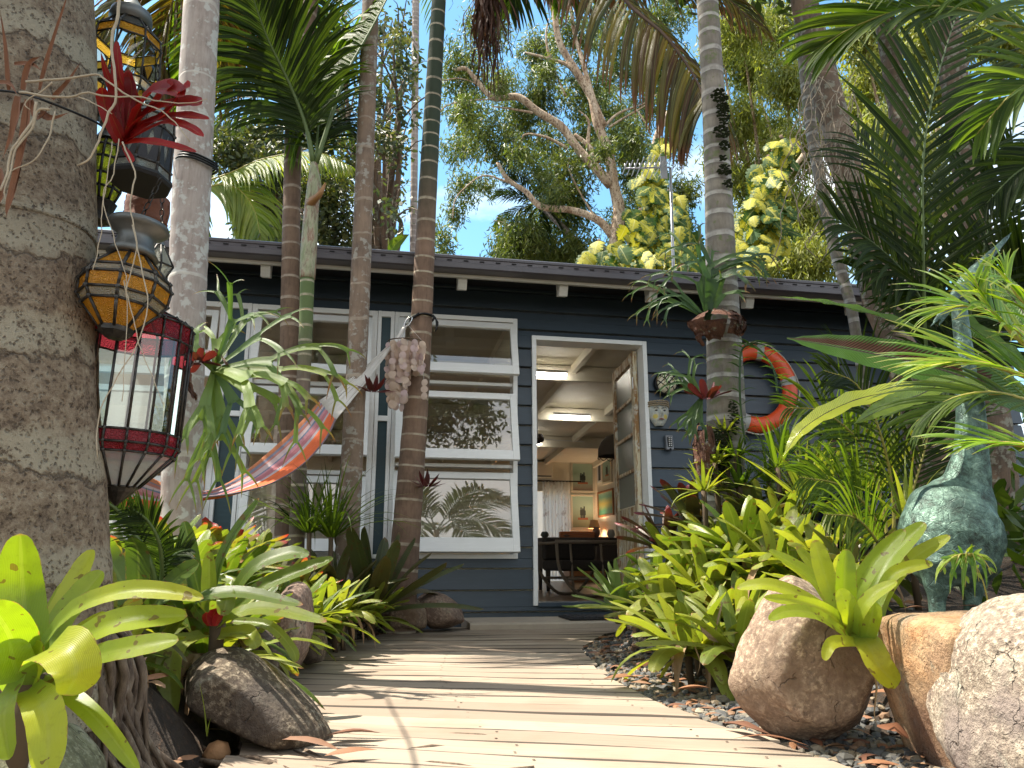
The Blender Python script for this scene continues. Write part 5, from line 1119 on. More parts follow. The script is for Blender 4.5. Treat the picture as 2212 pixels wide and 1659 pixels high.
# tangled aerial roots over the thick right trunk
g=random.Random(61); mb=MB()
for k in range(46):
    x=g.uniform(1740,1850); y=g.uniform(150,380); Y=4.72; P_=[A(x,y,Y)]
    for q in range(6): x+=g.uniform(-28,26); y+=g.uniform(5,60); P_.append(A(x,y,Y-g.uniform(0,.12)))
    mb.tube(catmull(P_,16),.0035,4)
o=mb.obj('aerial_roots',plain('pale_root',(.30,.24,.17),.8)); tag(o,'tangle of thin pale aerial roots hanging over the thick trunk at upper right','roots',kind='stuff')
# ---------------------------------------------------------------- rocks
ST_DARK=stonemat('dark_lichened_stone',(.035,.024,.015),(.11,.078,.048),(.30,.25,.18),4,dark=(.05,.035,.028),bumpd=.02,speck=.5)
ST_TAN=stonemat('tan_pink_stone',(.20,.125,.085),(.34,.24,.165),(.46,.36,.25),4.2,dark=(.15,.09,.055),bumpd=.012,speck=.5)
ST_OR=stonemat('orange_rust_stone',(.50,.22,.075),(.55,.36,.20),(.40,.24,.14),5.5,dark=(.18,.09,.05),bumpd=.03,speck=.35)
ST_PALE=stonemat('pale_craggy_stone',(.24,.165,.125),(.39,.315,.235),(.56,.48,.37),5,dark=(.22,.17,.15),bumpd=.03,speck=.45)
ST_PINK=stonemat('pinkish_grey_stone',(.14,.085,.065),(.24,.16,.12),(.36,.27,.21),4,bumpd=.015,speck=.35)
rockmesh([(400,1425),(455,1385),(520,1392),(590,1440),(650,1500),(700,1545),(735,1600),(715,1632),(640,1630),(540,1580),(440,1530),(385,1510)],2.12,.36,'rock',ST_DARK,'large dark slanting rock lying against the left edge of the boardwalk',group=None,seed=1,nz=.03,p=18,shrink=.6)
rockmesh([(610,1262),(645,1240),(672,1262),(678,1330),(672,1400),(650,1450),(630,1468),(595,1440),(582,1350)],3.05,.26,'rock',ST_PINK,'tall pinkish upright rock left of the boardwalk behind the large dark rock',seed=2,nz=.03,shrink=.7)
rockmesh([(520,1330),(560,1310),(620,1370),(640,1440),(625,1475),(570,1455),(520,1420)],2.85,.3,'rock',ST_DARK,'dark brown rock leaning in the shade beside the tall pinkish rock',seed=3,nz=.03)
rockmesh([(655,1345),(690,1345),(706,1390),(700,1432),(660,1440),(640,1400)],3.45,.3,'rock',ST_DARK,'small dark rock at the path edge just behind the pinkish upright rock',seed=4,nz=.03)
rockmesh([(838,1300),(862,1284),(905,1290),(932,1318),(925,1360),(880,1370),(835,1362),(828,1330)],5.1,.4,'rock',ST_TAN,'brown rounded boulder at the foot of the leaning palm, left one of the pair',seed=5,nz=.04)
rockmesh([(893,1290),(925,1270),(965,1280),(1000,1305),(1012,1345),(970,1362),(925,1362),(905,1330)],5.25,.4,'rock',ST_PINK,'smooth grey boulder of the pair nearest the wall under the window',seed=6,nz=.02)
rockmesh([(1318,1300),(1350,1290),(1392,1300),(1400,1340),(1370,1352),(1325,1350)],5.0,.35,'rock',ST_TAN,'rounded brown stone below the pale bromeliad at the end of the boardwalk',seed=7,nz=.02)
rockmesh([(1385,1310),(1420,1300),(1440,1330),(1425,1352),(1390,1350)],4.8,.3,'rock',ST_PINK,'small pinkish stone half hidden right of the rounded brown stone',seed=17,nz=.02)
rockmesh([(1665,1258),(1700,1236),(1745,1245),(1800,1290),(1850,1345),(1888,1400),(1893,1470),(1862,1560),(1810,1600),(1735,1618),(1662,1604),(1605,1545),(1568,1470),(1580,1410),(1625,1360),(1650,1310)],2.18,.36,'rock',ST_TAN,'tall rounded tan rock with bright bromeliad leaning over it right of the boardwalk',seed=8,nz=.045,p=42,shrink=.60)
rockmesh([(1930,1335),(1955,1314),(2060,1312),(2140,1312),(2150,1400),(2145,1560),(2140,1720),(2060,1740),(2015,1640),(1985,1540),(1945,1440)],1.86,.40,'rock',ST_OR,'square topped orange and rust coloured rock right of the tall tan rock',seed=9,nz=.018,p=30,shrink=.85)
rockmesh([(2075,1390),(2110,1330),(2160,1280),(2215,1262),(2330,1290),(2370,1450),(2330,1700),(2200,1760),(2110,1730),(2062,1640),(2070,1560),(2085,1480)],1.62,.42,'rock',ST_PALE,'pale craggy rock at the bottom right corner of the garden',seed=10,nz=.075,p=16,shrink=.7,sub=6)
rockmesh([(30,1560),(90,1540),(150,1600),(200,1680),(190,1800),(60,1830),(-60,1760),(-40,1620)],1.25,.26,'rock',stonemat('mossy_green_stone',(.12,.12,.07),(.20,.20,.11),(.30,.29,.2),5,bumpd=.01),'grey green stone under the lime bromeliad in the bottom left corner',seed=12,nz=.03)
# ---------------------------------------------------------------- bromeliads
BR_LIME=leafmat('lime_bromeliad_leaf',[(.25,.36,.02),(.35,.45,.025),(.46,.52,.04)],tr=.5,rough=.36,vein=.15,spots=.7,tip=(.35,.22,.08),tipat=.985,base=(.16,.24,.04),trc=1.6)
BR_GRN=leafmat('green_bromeliad_leaf',[(.07,.13,.02),(.13,.20,.025),(.21,.28,.04),(.32,.38,.055)],tr=.4,rough=.33,vein=.15,spots=.7,tip=(.3,.12,.05),tipat=.97)
BR_RT=leafmat('yellow_green_bromeliad_leaf',[(.17,.23,.035),(.27,.33,.05),(.36,.40,.07),(.20,.24,.04)],tr=.42,rough=.38,vein=.15,spots=.7,tip=(.30,.16,.06),tipat=.97)
BR_RED=leafmat('red_tipped_bromeliad_leaf',[(.16,.22,.05),(.30,.30,.05),(.14,.16,.05),(.34,.2,.05)],tr=.4,rough=.3,vein=.05,spots=.7,tip=(.38,.03,.05),tipat=.78)
BR_MAR=leafmat('maroon_bromeliad_leaf',[(.10,.13,.05),(.14,.09,.05),(.10,.05,.045)],tr=.3,rough=.35,vein=.05,spots=.5,tip=(.20,.03,.04),tipat=.7)
BR_OLV=leafmat('olive_bromeliad_leaf',[(.075,.095,.035),(.11,.13,.05),(.13,.11,.055)],tr=.25,rough=.35,vein=.05,spots=.6,tip=(.20,.12,.06),tipat=.93)
BR_PAL=leafmat('pale_green_bromeliad_leaf',[(.26,.38,.12),(.36,.48,.18),(.20,.33,.09)],tr=.4,rough=.4,vein=.05)
BR_RDD=leafmat('crimson_leaf',[(.30,.012,.02),(.42,.02,.03),(.22,.01,.02)],tr=.4,rough=.35,vein=.1,trc=1.2)
STEM=plain('brown_plant_stem',(.09,.06,.035),.9)
BRG='bromeliads massed in the garden beds'
WITH=plain('withered_tan_leaf',(.30,.19,.10),.8,.35,30,.3)
def plant(name,label,cat,px,py,Y,n,Lp,wp,mat,group=None,**k):
    c=A(px,py,Y); mb=MB(); z0=gz(c.x,c.y)-.02
    if name=='bromeliad' and c.z>z0+.16: c.z=z0+.16+.25*(c.z-z0-.16); Lp*=1.08
    rosette(mb,Vector((0,0,0)),n,pxm(Lp,Y),pxm(wp,Y)/2,**k)
    o=mb.obj(name,mat); o.location=c; tag(o,label,cat,group)
    if c.z>z0+.03:
        ms=MB(); ms.tube([(.02,.03,z0-c.z),(.005,.01,(z0-c.z)*.4),(0,0,.01)],[.013,.014,.014],7); ms.obj('stem',STEM,o)
    if name=='bromeliad' and Y<4.3:
        g=random.Random(int(px*13+py))
        for q in range(g.randint(1,3)):
            a=g.uniform(3.4,6.0); L_=pxm(Lp,Y)*g.uniform(.6,.95); d=Vector((math.cos(a),math.sin(a),0)); ms=MB()
            leaf(ms,[Vector((0,0,.0)),d*L_*.35+Vector((0,0,.015)),d*L_*.62+Vector((0,0,-.05)),d*L_*.72+Vector((0,0,-.14))],pxm(wp,Y)*.36,'grass',fold=.8,segs=10,cols=5,rnd=g.random(),wav=.15)
            ms.obj('withered_leaf',WITH,o)
    return o
B=lambda lab,px,py,Y,n,Lp,wp,mat,**k: plant('bromeliad',lab,'bromeliad',px,py+8,Y,int(n*1.25),Lp*1.3,wp*1.22,mat,BRG,rg=random.Random(int(px*7+py)),**k)
GL='glossy green bromeliad in the dense mass of the left bed'
GR_='yellow green bromeliad in the dense mass of the right bed'
for a in ((300,1310,2.25,12,170,38),(255,1250,2.6,12,150,32),(400,1265,2.7,16,150,32),(350,1200,2.9,14,130,28),(470,1270,3.0,16,140,30),(545,1255,3.1,16,130,28),(520,1200,3.5,15,110,24),(610,1245,3.3,16,120,26),(595,1190,3.9,14,95,20),(680,1240,3.7,16,110,22),(655,1185,4.2,14,85,18),(725,1225,4.0,16,95,20),(450,1320,2.45,16,150,32),(740,1270,4.1,14,90,18),(235,1350,2.0,10,160,36)):
    B(GL,*a,[BR_GRN,BR_RT,BR_GRN,BR_OLV][(a[0]//5)%4],e0=(8,78),bend=(40,95),wav=.05)
B('green bromeliad with a red heart spilling over the large dark left rock',459,1352,2.3,16,210,34,BR_GRN,e0=(2,75),bend=(30,80))
B('small bright bromeliad alone on pebbles by the leaning palm',795,1312,4.6,17,85,15,BR_RT,e0=(5,75),bend=(20,60))
B('yellow and red tipped bromeliad below the glass lantern, left of the hammock end',400,1130,3.2,14,120,36,BR_RED,e0=(20,70),bend=(10,50),fold=.4)
B('red edged bromeliad under the low end of the hammock',470,1125,3.4,14,120,30,BR_RED,e0=(10,60),bend=(15,60))
B('pink and cream tinted bromeliad behind the base of the thick palm trunk',255,1165,2.7,12,120,34,BR_RED,e0=(15,70))
B('yellow green bromeliad with pink tip before the young palm stem',640,1150,4.1,12,90,24,BR_RED,e0=(20,80),bend=(10,50))
B('large olive upright bromeliad between the two palms left of the window',805,1255,4.75,18,170,34,BR_OLV,e0=(15,85),bend=(10,70),fold=.5,segs=9)
B('olive green bromeliad crowding the foot of the grey brown palm',725,1200,4.6,12,110,26,BR_OLV,e0=(30,85),bend=(10,50),fold=.5)
for a in ((1450,1290,3.7,18,140,30),(1530,1255,3.6,20,150,32),(1610,1200,3.7,20,160,32),(1550,1190,4.0,16,120,26),(1500,1220,4.1,16,110,24),(1680,1215,3.4,18,150,30),(1700,1150,3.9,18,130,26),(1770,1200,3.2,16,140,28),(1640,1130,4.1,18,120,24),(1590,1130,4.3,14,110,20),(1840,1230,3.0,14,130,28),(1760,1130,4.0,16,120,22),(1600,1290,3.2,16,130,28),(1820,1140,3.8,12,110,20)):
    B(GR_,*a,[BR_RT,BR_GRN,BR_RT,BR_RT,BR_OLV][(a[0]//10)%5],e0=(6,78),bend=(30,85),wav=.05)
B('bromeliad with long leaves drooping onto the pebbles left of the tall tan rock',1485,1385,3.0,18,165,32,BR_RT,e0=(-5,70),bend=(30,100))
B('yellow green bromeliad close behind the tall tan rock',1590,1340,2.8,16,150,30,BR_RT,e0=(0,75),bend=(20,80))
B('pale lime bromeliad reaching left over the stone at the door end',1345,1250,4.7,26,100,17,BR_PAL,e0=(5,80),bend=(10,60),fold=.45)
B('maroon tipped bromeliad against the wall right of the white door frame',1440,1135,4.7,20,100,20,BR_MAR,e0=(10,75),bend=(20,60))
B('dark red and green bromeliad at the base of the mossy palm',1500,1110,4.5,18,110,22,BR_MAR,e0=(10,75),bend=(20,60))
B('olive green bromeliad between the pale lime one and the yellow green mass',1450,1190,4.4,16,100,22,BR_RT,e0=(0,65),bend=(20,60))
for a in ((245,1420,1.95,14,120,28),(330,1400,2.25,16,120,28),(420,1330,2.75,16,120,28),(530,1300,2.75,14,100,24),(610,1290,3.2,14,100,22),(560,1260,3.4,14,100,22),(690,1280,3.75,14,80,18),(380,1240,3.2,16,120,26),(300,1240,3.1,16,120,26),(440,1210,3.6,16,110,24),(640,1225,3.9,14,90,20),(570,1160,4.3,16,90,20),(500,1150,4.1,16,90,20),(760,1240,4.3,14,80,16),(350,1150,3.6,14,110,26)):
    B(GL,*a,BR_GRN if a[0]%2 else BR_RT,e0=(0,75),bend=(40,95),wav=.05)
for a in ((1500,1330,3.3,18,110,24),(1560,1310,3.4,18,110,24),(1420,1320,4.0,16,90,20),(1650,1270,3.4,18,110,24),(1720,1250,3.3,18,110,24),(1790,1280,2.9,18,110,26),(1560,1130,4.4,18,100,20),(1620,1170,4.2,18,110,22),(1680,1080,4.3,18,110,22),(1480,1255,3.9,18,100,22),(1870,1170,3.6,16,110,22),(1530,1400,2.95,14,100,24),(1420,1260,4.2,16,90,20)):
    B(GR_,*a,BR_RT if a[0]%20 else BR_GRN,e0=(0,75),bend=(30,90),wav=.05)
# hero bromeliads with leaves read from the photograph
def hero(name,label,cat,cp,leaves,mat,n=0,Lp=0,wp=0,g=None,foot=None,**k):
    c=A(*cp); mb=MB(); g=random.Random(len(leaves))
    for P_,w_,pf in leaves:
        Y=cp[2]; pts=[A(x,y,Y+dy) for x,y,dy in P_]
        leaf(mb,pts,pxm(w_,Y)/2*1.12,pf,fold=g.uniform(.12,.3),segs=16,cols=7,rnd=g.random(),wav=.04,up=(g.uniform(-.25,.25),-1,g.uniform(.35,.9)),**k)
    if n: rosette(mb,c,n,pxm(Lp,cp[2]),pxm(wp,cp[2])/2,e0=(20,75),rg=g)
    z0=gz(c.x,c.y)-.02
    o=tag(mb.obj(name,mat,loc=c),label,cat)
    ft=(A(*foot)-c) if foot else Vector((0,0,max(z0-c.z,-.12)))
    ms=MB(); ms.tube([tuple(ft),tuple(ft*.5),(0,0,.015)],[.012,.02,.022],8); ms.obj('stem',STEM,o)
    return o
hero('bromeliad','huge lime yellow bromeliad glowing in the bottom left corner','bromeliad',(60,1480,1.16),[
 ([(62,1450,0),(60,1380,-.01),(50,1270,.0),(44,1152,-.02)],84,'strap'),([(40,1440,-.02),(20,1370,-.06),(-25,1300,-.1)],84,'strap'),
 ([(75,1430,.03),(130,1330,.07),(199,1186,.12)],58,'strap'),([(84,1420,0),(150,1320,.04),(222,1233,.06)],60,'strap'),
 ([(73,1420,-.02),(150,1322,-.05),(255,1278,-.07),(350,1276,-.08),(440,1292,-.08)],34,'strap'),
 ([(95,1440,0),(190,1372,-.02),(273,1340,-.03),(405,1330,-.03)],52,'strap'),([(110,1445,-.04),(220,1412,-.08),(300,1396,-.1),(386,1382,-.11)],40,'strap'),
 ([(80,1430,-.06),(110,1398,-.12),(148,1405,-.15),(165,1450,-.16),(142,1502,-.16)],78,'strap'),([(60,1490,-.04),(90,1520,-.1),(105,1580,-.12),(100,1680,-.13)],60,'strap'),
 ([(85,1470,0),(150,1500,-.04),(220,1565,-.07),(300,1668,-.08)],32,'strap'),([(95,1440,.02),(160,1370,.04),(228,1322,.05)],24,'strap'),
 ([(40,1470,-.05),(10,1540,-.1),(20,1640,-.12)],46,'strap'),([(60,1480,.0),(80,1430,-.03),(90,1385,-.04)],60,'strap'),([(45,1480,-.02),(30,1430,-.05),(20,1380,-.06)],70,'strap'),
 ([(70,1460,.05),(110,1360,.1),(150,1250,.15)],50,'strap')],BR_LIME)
hero('bromeliad','bright lime bromeliad perched on the tall tan rock and orange rock','bromeliad',(1845,1385,1.95),[
 ([(1835,1365,0),(1811,1336,-.03),(1722,1283,-.05),(1655,1262,-.05),(1592,1270,-.04)],27,'strap'),([(1838,1365,0),(1800,1325,-.05),(1740,1302,-.1),(1650,1290,-.12)],23,'strap'),
 ([(1840,1380,0),(1815,1360,-.06),(1760,1325,-.12),(1700,1320,-.14),(1660,1338,-.15)],24,'strap'),([(1835,1350,.02),(1793,1301,.03),(1745,1240,.05),(1660,1188,.06)],34,'strap'),
 ([(1830,1350,0),(1795,1280,.0),(1775,1220,.0),(1760,1166,.0)],40,'strap'),([(1835,1360,0),(1825,1300,-.03),(1824,1240,-.04),(1828,1186,-.04)],42,'strap'),
 ([(1842,1360,.0),(1845,1290,-.02),(1888,1213,-.03),(1955,1143,-.03)],32,'strap'),([(1865,1370,.03),(1890,1270,.06),(1925,1200,.08),(1998,1128,.09)],44,'strap'),
 ([(1885,1370,.05),(1908,1280,.07),(1960,1215,.08),(2052,1156,.08)],34,'strap'),([(1880,1340,.03),(1920,1250,.02),(1965,1225,.0),(2015,1217,-.01)],25,'strap'),
 ([(1850,1370,-.02),(1856,1325,-.06),(1885,1285,-.08),(1938,1255,-.1)],25,'strap'),([(1860,1390,-.02),(1830,1385,-.07),(1795,1390,-.1),(1780,1426,-.11)],22,'strap'),
 ([(1860,1370,-.02),(1880,1400,-.06),(1900,1440,-.08),(1940,1480,-.08)],52,'strap'),([(1842,1375,0),(1835,1325,-.05),(1812,1272,-.06)],42,'strap'),
 ([(1850,1380,.03),(1812,1320,.08),(1780,1250,.12),(1720,1180,.14)],30,'strap'),([(1870,1380,-.03),(1880,1340,-.06),(1890,1300,-.07)],34,'strap'),([(1880,1385,0),(1885,1300,.05),(1900,1230,.1),(1940,1165,.14)],30,'strap')],BR_LIME,foot=(1915,1440,2.1))
hero('bromeliad','green bromeliad with long straps crossing the dark left rock','bromeliad',(470,1350,2.15),[
 ([(467,1352,0),(510,1325,-.04),(580,1314,-.06),(706,1342,-.08)],30,'strap'),([(455,1350,0),(420,1300,-.06),(510,1278,-.08),(655,1306,-.1)],26,'strap'),
 ([(450,1340,.03),(452,1280,.03),(452,1190,.02)],30,'strap'),([(445,1350,.02),(380,1280,0),(330,1255,0),(420,1200,.0)],34,'strap'),([(440,1370,-.04),(385,1390,-.1),(365,1440,-.12),(372,1552,-.13)],46,'strap'),
 ([(440,1370,-.02),(350,1410,-.1),(330,1470,-.12),(325,1540,-.12)],38,'strap'),([(480,1330,.02),(540,1230,0),(620,1195,0),(668,1198,0)],30,'strap'),([(480,1340,.05),(560,1270,.03),(640,1235,.02),(720,1205,.02)],28,'strap'),
 ([(475,1370,-.02),(530,1365,-.06),(545,1380,-.08),(555,1400,-.08)],30,'strap'),([(500,1340,.0),(580,1350,-.05),(630,1400,-.07),(640,1430,-.07)],18,'strap'),([(470,1320,0),(475,1290,-.05),(490,1290,-.08),(480,1330,-.09)],36,'strap'),([(440,1345,.04),(400,1250,.08),(330,1180,.1),(250,1105,.1)],24,'strap'),([(450,1340,.1),(470,1230,.1),(500,1160,.1),(560,1075,.1)],20,'strap'),([(455,1350,.06),(425,1260,.06),(410,1180,.06),(398,1125,.06)],32,'strap')],BR_GRN)
hero('bromeliad','broad leaved dark green bromeliad right of the thick palm trunk','bromeliad',(300,1320,2.0),[
 ([(302,1320,0),(300,1250,-.02),(298,1190,-.03),(285,1160,-.06)],46,'strap'),([(290,1320,.03),(260,1250,.05),(225,1190,.05),(215,1160,.0)],50,'strap'),([(320,1320,0),(380,1250,.0),(430,1215,-.02)],36,'strap'),([(290,1330,0),(240,1310,-.05),(215,1340,-.08)],40,'strap')],BR_GRN)
mb=MB()
for dx,dy in ((-8,0),(6,-4),(0,-10)): leaf(mb,[A(460+dx,1352,2.08),A(462+dx*2,1335+dy,2.07),A(470+dx*3,1322+dy,2.06)],.016,'lance',segs=6,rnd=.6)
tag(mb.obj('bromeliad_flower',BR_RDD),'scarlet heart leaves in the middle of the green bromeliad on the left','flower')
# shrubs of narrow leaves, orchids
def grassy(label,px,py,Y,n,Lp,wp,mat,cat='fern',nm='strap_fern',**k): return plant(nm,label,cat,px,py,Y,n,Lp,wp,mat,None,rg=random.Random(int(px+py)),prof='grass',cols=3,**k)
grassy('thin bright strappy plant with bamboo like leaves between the two middle palms',668,1150,4.45,40,190,7,LF_GR,e0=(20,88),bend=(30,120),cat='shrub',nm='strappy_shrub')
grassy('bamboo like green shrub in front of the grey brown palm trunk',715,1160,4.5,46,230,8,LF_GR,e0=(30,88),bend=(20,110),cat='shrub',nm='strappy_shrub')
grassy('dark strappy shrub behind the young palm base',640,1130,4.7,30,110,8,LF_DK,e0=(20,80),cat='shrub',nm='strappy_shrub')
for i,(px,py,Y,n,L_,w_) in enumerate(((1545,1000,4.12,26,80,10),(1590,985,4.15,26,80,10),(1520,1060,4.05,30,100,11),(1600,1050,4.1,30,110,12),(1565,930,4.18,18,60,9),(1660,1040,4.3,24,130,9),(1720,1060,4.3,24,140,9))):
    grassy('small strap leaved orchid in the clump growing around the mossy palm base',px,py,Y,n,L_,w_,LF_GR if i%2 else BR_RT,cat='orchid',nm='orchid',e0=(-10,85),bend=(20,90))['group']='orchids around the mossy palm base'
for i,(px,py,Y,n,L_,w_) in enumerate(((1760,1010,4.5,20,120,16),(1830,960,4.6,20,130,18),(1900,1080,4.0,18,130,18),(1790,1060,4.2,20,120,14),(1700,980,4.9,18,110,16),(1740,1080,3.8,22,190,13),(1850,1060,3.7,22,200,13),(1930,1010,3.6,20,210,13),(1680,1010,4.0,20,170,11),(1960,1120,3.0,18,200,14),(1800,950,4.1,20,180,12))):
    grassy('upright green leafy plant among the shrubs around the blue pot',px,py,Y,n,L_,w_,BR_RT if i%2 else LF_GR,cat='shrub',nm='leafy_shrub',e0=(20,88),bend=(15,80))['group']='leafy plants around the blue pot'
# ---------------------------------------------------------------- bird's nest fern
m=M('nest_fern_leaf'); P=m.attr(); x,v,r=m.sep(P)[:3]; n=m.noise(m.obj(),6,4,.6)
c=m.ramp(r,[(0,(.06,.14,.025)),(.5,(.11,.20,.025)),(1,(.48,.52,.06))]); c=m.mix(m.math('MULTIPLY',n,.5),c,m.mix(1.,c,(.6,.6,.5),'MULTIPLY'))
rib=m.n('TexWave',{'Vector':m.n('CombineXYZ',{0:m.math('ADD',v,m.math('MULTIPLY',m.math('ABSOLUTE',x),.06)),1:0.,2:0.}).outputs[0],'Scale':26.},bands_direction='X').outputs[1]
sp=m.math('MULTIPLY',m.math('GREATER_THAN',x,.12),m.math('LESS_THAN',m.math('ADD',x,m.math('MULTIPLY',rib,.25)),.78)); sp=m.math('MULTIPLY',sp,m.math('LESS_THAN',r,.3))
sp=m.math('MULTIPLY',sp,m.math('GREATER_THAN',v,.25))
c=m.mix(sp,c,m.mix(rib,(.05,.018,.008),(.09,.035,.014))); c=m.mix(m.math('LESS_THAN',m.math('ABSOLUTE',x),.05),c,(.05,.04,.02))
MAT_NEST=m.out(m.n('MixShader',{0:.35,1:m.bsdf(c,.25,m.bump(rib,.35,.01)),2:m.n('BsdfTranslucent',{'Color':m.mix(1.,c,(1.6,1.6,.6),'MULTIPLY')}).outputs[0]}).outputs[0])
bc=A(2380,960,2.5); mb=MB()
def nest(P_,w_,rn,up,Y0=0,seg=26,wav=.14,fold=.18): leaf(mb,[A(x,y,Y) for x,y,Y in P_]+[bc],w_,'nest',fold=fold,segs=seg,cols=9,rnd=rn,up=up,wav=wav)
def nestr(P_,w_,rn,up,wav=.14,fold=.18):
    leaf(mb,[bc]+[A(x,y,Y) for x,y,Y in P_[::-1]],w_,'nest',fold=fold,segs=26,cols=9,rnd=rn,up=up,wav=wav)
nestr([(1682,640,2.75),(1790,655,2.7),(1905,685,2.62),(2030,735,2.55),(2200,830,2.5)],.046,.45,(0,-.6,1))
nestr([(1700,730,2.5),(1868,760,2.45),(2041,800,2.4),(2212,868,2.38)],.074,.1,(0,-1,.25),wav=.06)
nestr([(1692,985,2.1),(1735,925,2.13),(1816,876,2.2),(1903,850,2.3),(2059,833,2.35),(2212,862,2.4)],.033,.95,(0,-.8,.7),wav=.25)
nestr([(1845,915,2.2),(1910,880,2.25),(1980,855,2.3),(2100,828,2.36)],.034,.6,(0,-.9,.5))
nestr([(2000,640,3.0),(2090,700,2.9),(2200,790,2.7)],.06,.4,(0,-.5,1))
nestr([(2120,560,3.1),(2200,660,2.9),(2290,800,2.7)],.06,.35,(-.5,-.5,.6))
o=mb.obj('fern_leaves',MAT_NEST,loc=bc); 
nf=empty('birds_nest_fern',(bc.x,bc.y,gz(bc.x,bc.y)),"big bird's nest fern with wavy leaves reaching left from the right edge",'fern'); o.parent=nf; o.location=bc-nf.location
mb=MB(); mb.tube([(bc.x,bc.y,gz(bc.x,bc.y)-.02),(bc.x,bc.y,bc.z*.5),tuple(bc)],[.09,.10,.08],12,jit=.15); mb.obj('root_crown',STEM,nf,loc=nf.location).location=(0,0,0)
# ---------------------------------------------------------------- palms of the right foreground
def clump(label,base,fr,seed,name='areca_palm'):
    g=random.Random(seed); b=Vector(base); r0=empty(name,(b.x,b.y,gz(b.x,b.y)),label,'palm')
    for P_,lm,rm,k in fr:
        kk=dict(n=34,LL=.5,lw=.014,ang=52,droop=.7,lift=.2,r=.009,up=(0,-1,.3)); kk.update(k)
        frond_part(r0,[A(*q) for q in P_],lm,rm,rg=g,**kk)
    return r0
clump('dark green feathery palm with tall fronds screening the upper right',A(2010,900,3.1),[
 ([(2010,900,3.15),(1998,700,3.0),(1994,520,2.9),(1994,344,2.85),(2013,214,2.85),(2050,80,2.9),(2075,10,2.95)],LF_DK,RA_G,dict(n=30,LL=.50,lw=.019,ang=58,droop=.35,start=.22)),
 ([(2020,900,3.1),(2030,740,3.1),(1960,600,3.0),(1880,520,2.9),(1800,470,2.85)],LF_DK,RA_G,dict(n=34,LL=.42,lw=.013,ang=55,droop=.8)),
 ([(2020,900,3.1),(2060,760,3.1),(2010,640,3.1),(1930,590,3.0),(1850,580,2.9)],LF_DK,RA_G,dict(n=34,LL=.42,lw=.013,ang=55,droop=.9)),
 ([(2030,900,3.1),(2090,700,3.1),(2120,560,3.1),(2150,430,3.1),(2190,330,3.0)],LF_DK,RA_G,dict(n=30,LL=.5,lw=.015,ang=60,droop=.6)),
 ([(2040,900,3.1),(2130,740,3.1),(2190,620,3.1),(2240,560,3.0)],LF_DK,RA_G,dict(n=30,LL=.5,lw=.014,ang=60,droop=.9)),
 ([(2030,900,3.2),(2080,640,3.3),(2180,440,3.4),(2290,330,3.4)],LF_DK,RA_G,dict(n=30,LL=.55,lw=.015,ang=58,droop=.8)),
 ([(2030,900,3.2),(2030,620,3.3),(1940,400,3.4),(1850,300,3.5)],LF_DK,RA_G,dict(n=30,LL=.5,lw=.015,ang=58,droop=.8))],71)
clump('glossy palm fronds entering from the top right edge',A(2500,300,2.4),[
 ([(2480,260,2.3),(2330,110,2.2),(2212,62,2.1),(2070,19,2.1),(1960,18,2.1),(1840,60,2.15),(1760,110,2.2)],LF_GR,RA_Y,dict(n=38,LL=.34,lw=.013,ang=38,droop=.8,start=.3)),
 ([(2500,200,2.0),(2350,60,1.9),(2200,-20,1.9),(2050,-60,1.9),(1900,-40,1.95)],LF_GR,RA_Y,dict(n=34,LL=.34,lw=.013,ang=45,droop=.9)),
 ([(2500,260,1.9),(2380,180,1.8),(2290,160,1.8),(2190,200,1.8),(2110,290,1.85)],LF_GR,RA_Y,dict(n=26,LL=.26,lw=.012,ang=40,droop=.6)),
 ([(2500,400,2.4),(2380,330,2.3),(2290,330,2.2),(2200,370,2.2),(2130,440,2.2)],LF_DK,RA_G,dict(n=24,LL=.28,lw=.011,ang=40,droop=.6))],72)
clump('yellow lime palm fronds hanging in front of the bird statue head',A(2450,900,1.75),[
 ([(2430,860,1.75),(2300,800,1.7),(2212,742,1.68),(2160,690,1.68),(2125,645,1.68),(2104,600,1.68)],LF_LIME,RA_Y,dict(n=17,LL=.22,lw=.0085,ang=62,droop=.9,start=.2,up=(0,-.5,.8))),
 ([(2430,880,1.7),(2330,760,1.65),(2260,690,1.6),(2200,640,1.6),(2170,590,1.6)],LF_LIME,RA_Y,dict(n=14,LL=.22,lw=.009,ang=55,droop=1.1,start=.2,up=(0,-.4,.9))),
 ([(2430,900,1.75),(2300,850,1.7),(2180,800,1.7),(2090,780,1.72),(2010,790,1.75)],LF_LIME,RA_Y,dict(n=16,LL=.24,lw=.006,ang=35,droop=.5,start=.3,up=(0,-.6,.7))),
 ([(2430,930,1.8),(2300,800,1.8),(2180,700,1.82),(2090,660,1.85),(2010,680,1.88)],LF_LIME,RA_Y,dict(n=18,LL=.22,lw=.007,ang=40,droop=.8,start=.3,up=(0,-.6,.7))),
 ([(2430,1050,1.85),(2280,900,1.85),(2160,850,1.86),(2060,860,1.88),(1980,910,1.9)],LF_GR,RA_Y,dict(n=20,LL=.24,lw=.007,ang=42,droop=.7,start=.3,up=(0,-.6,.7))),
 ([(2430,1000,1.7),(2300,980,1.65),(2212,962,1.65),(2140,955,1.65),(2085,962,1.66)],LF_LIME,RA_Y,dict(n=12,LL=.17,lw=.006,ang=30,droop=.5,start=.3,up=(0,-.5,.8)))],73)
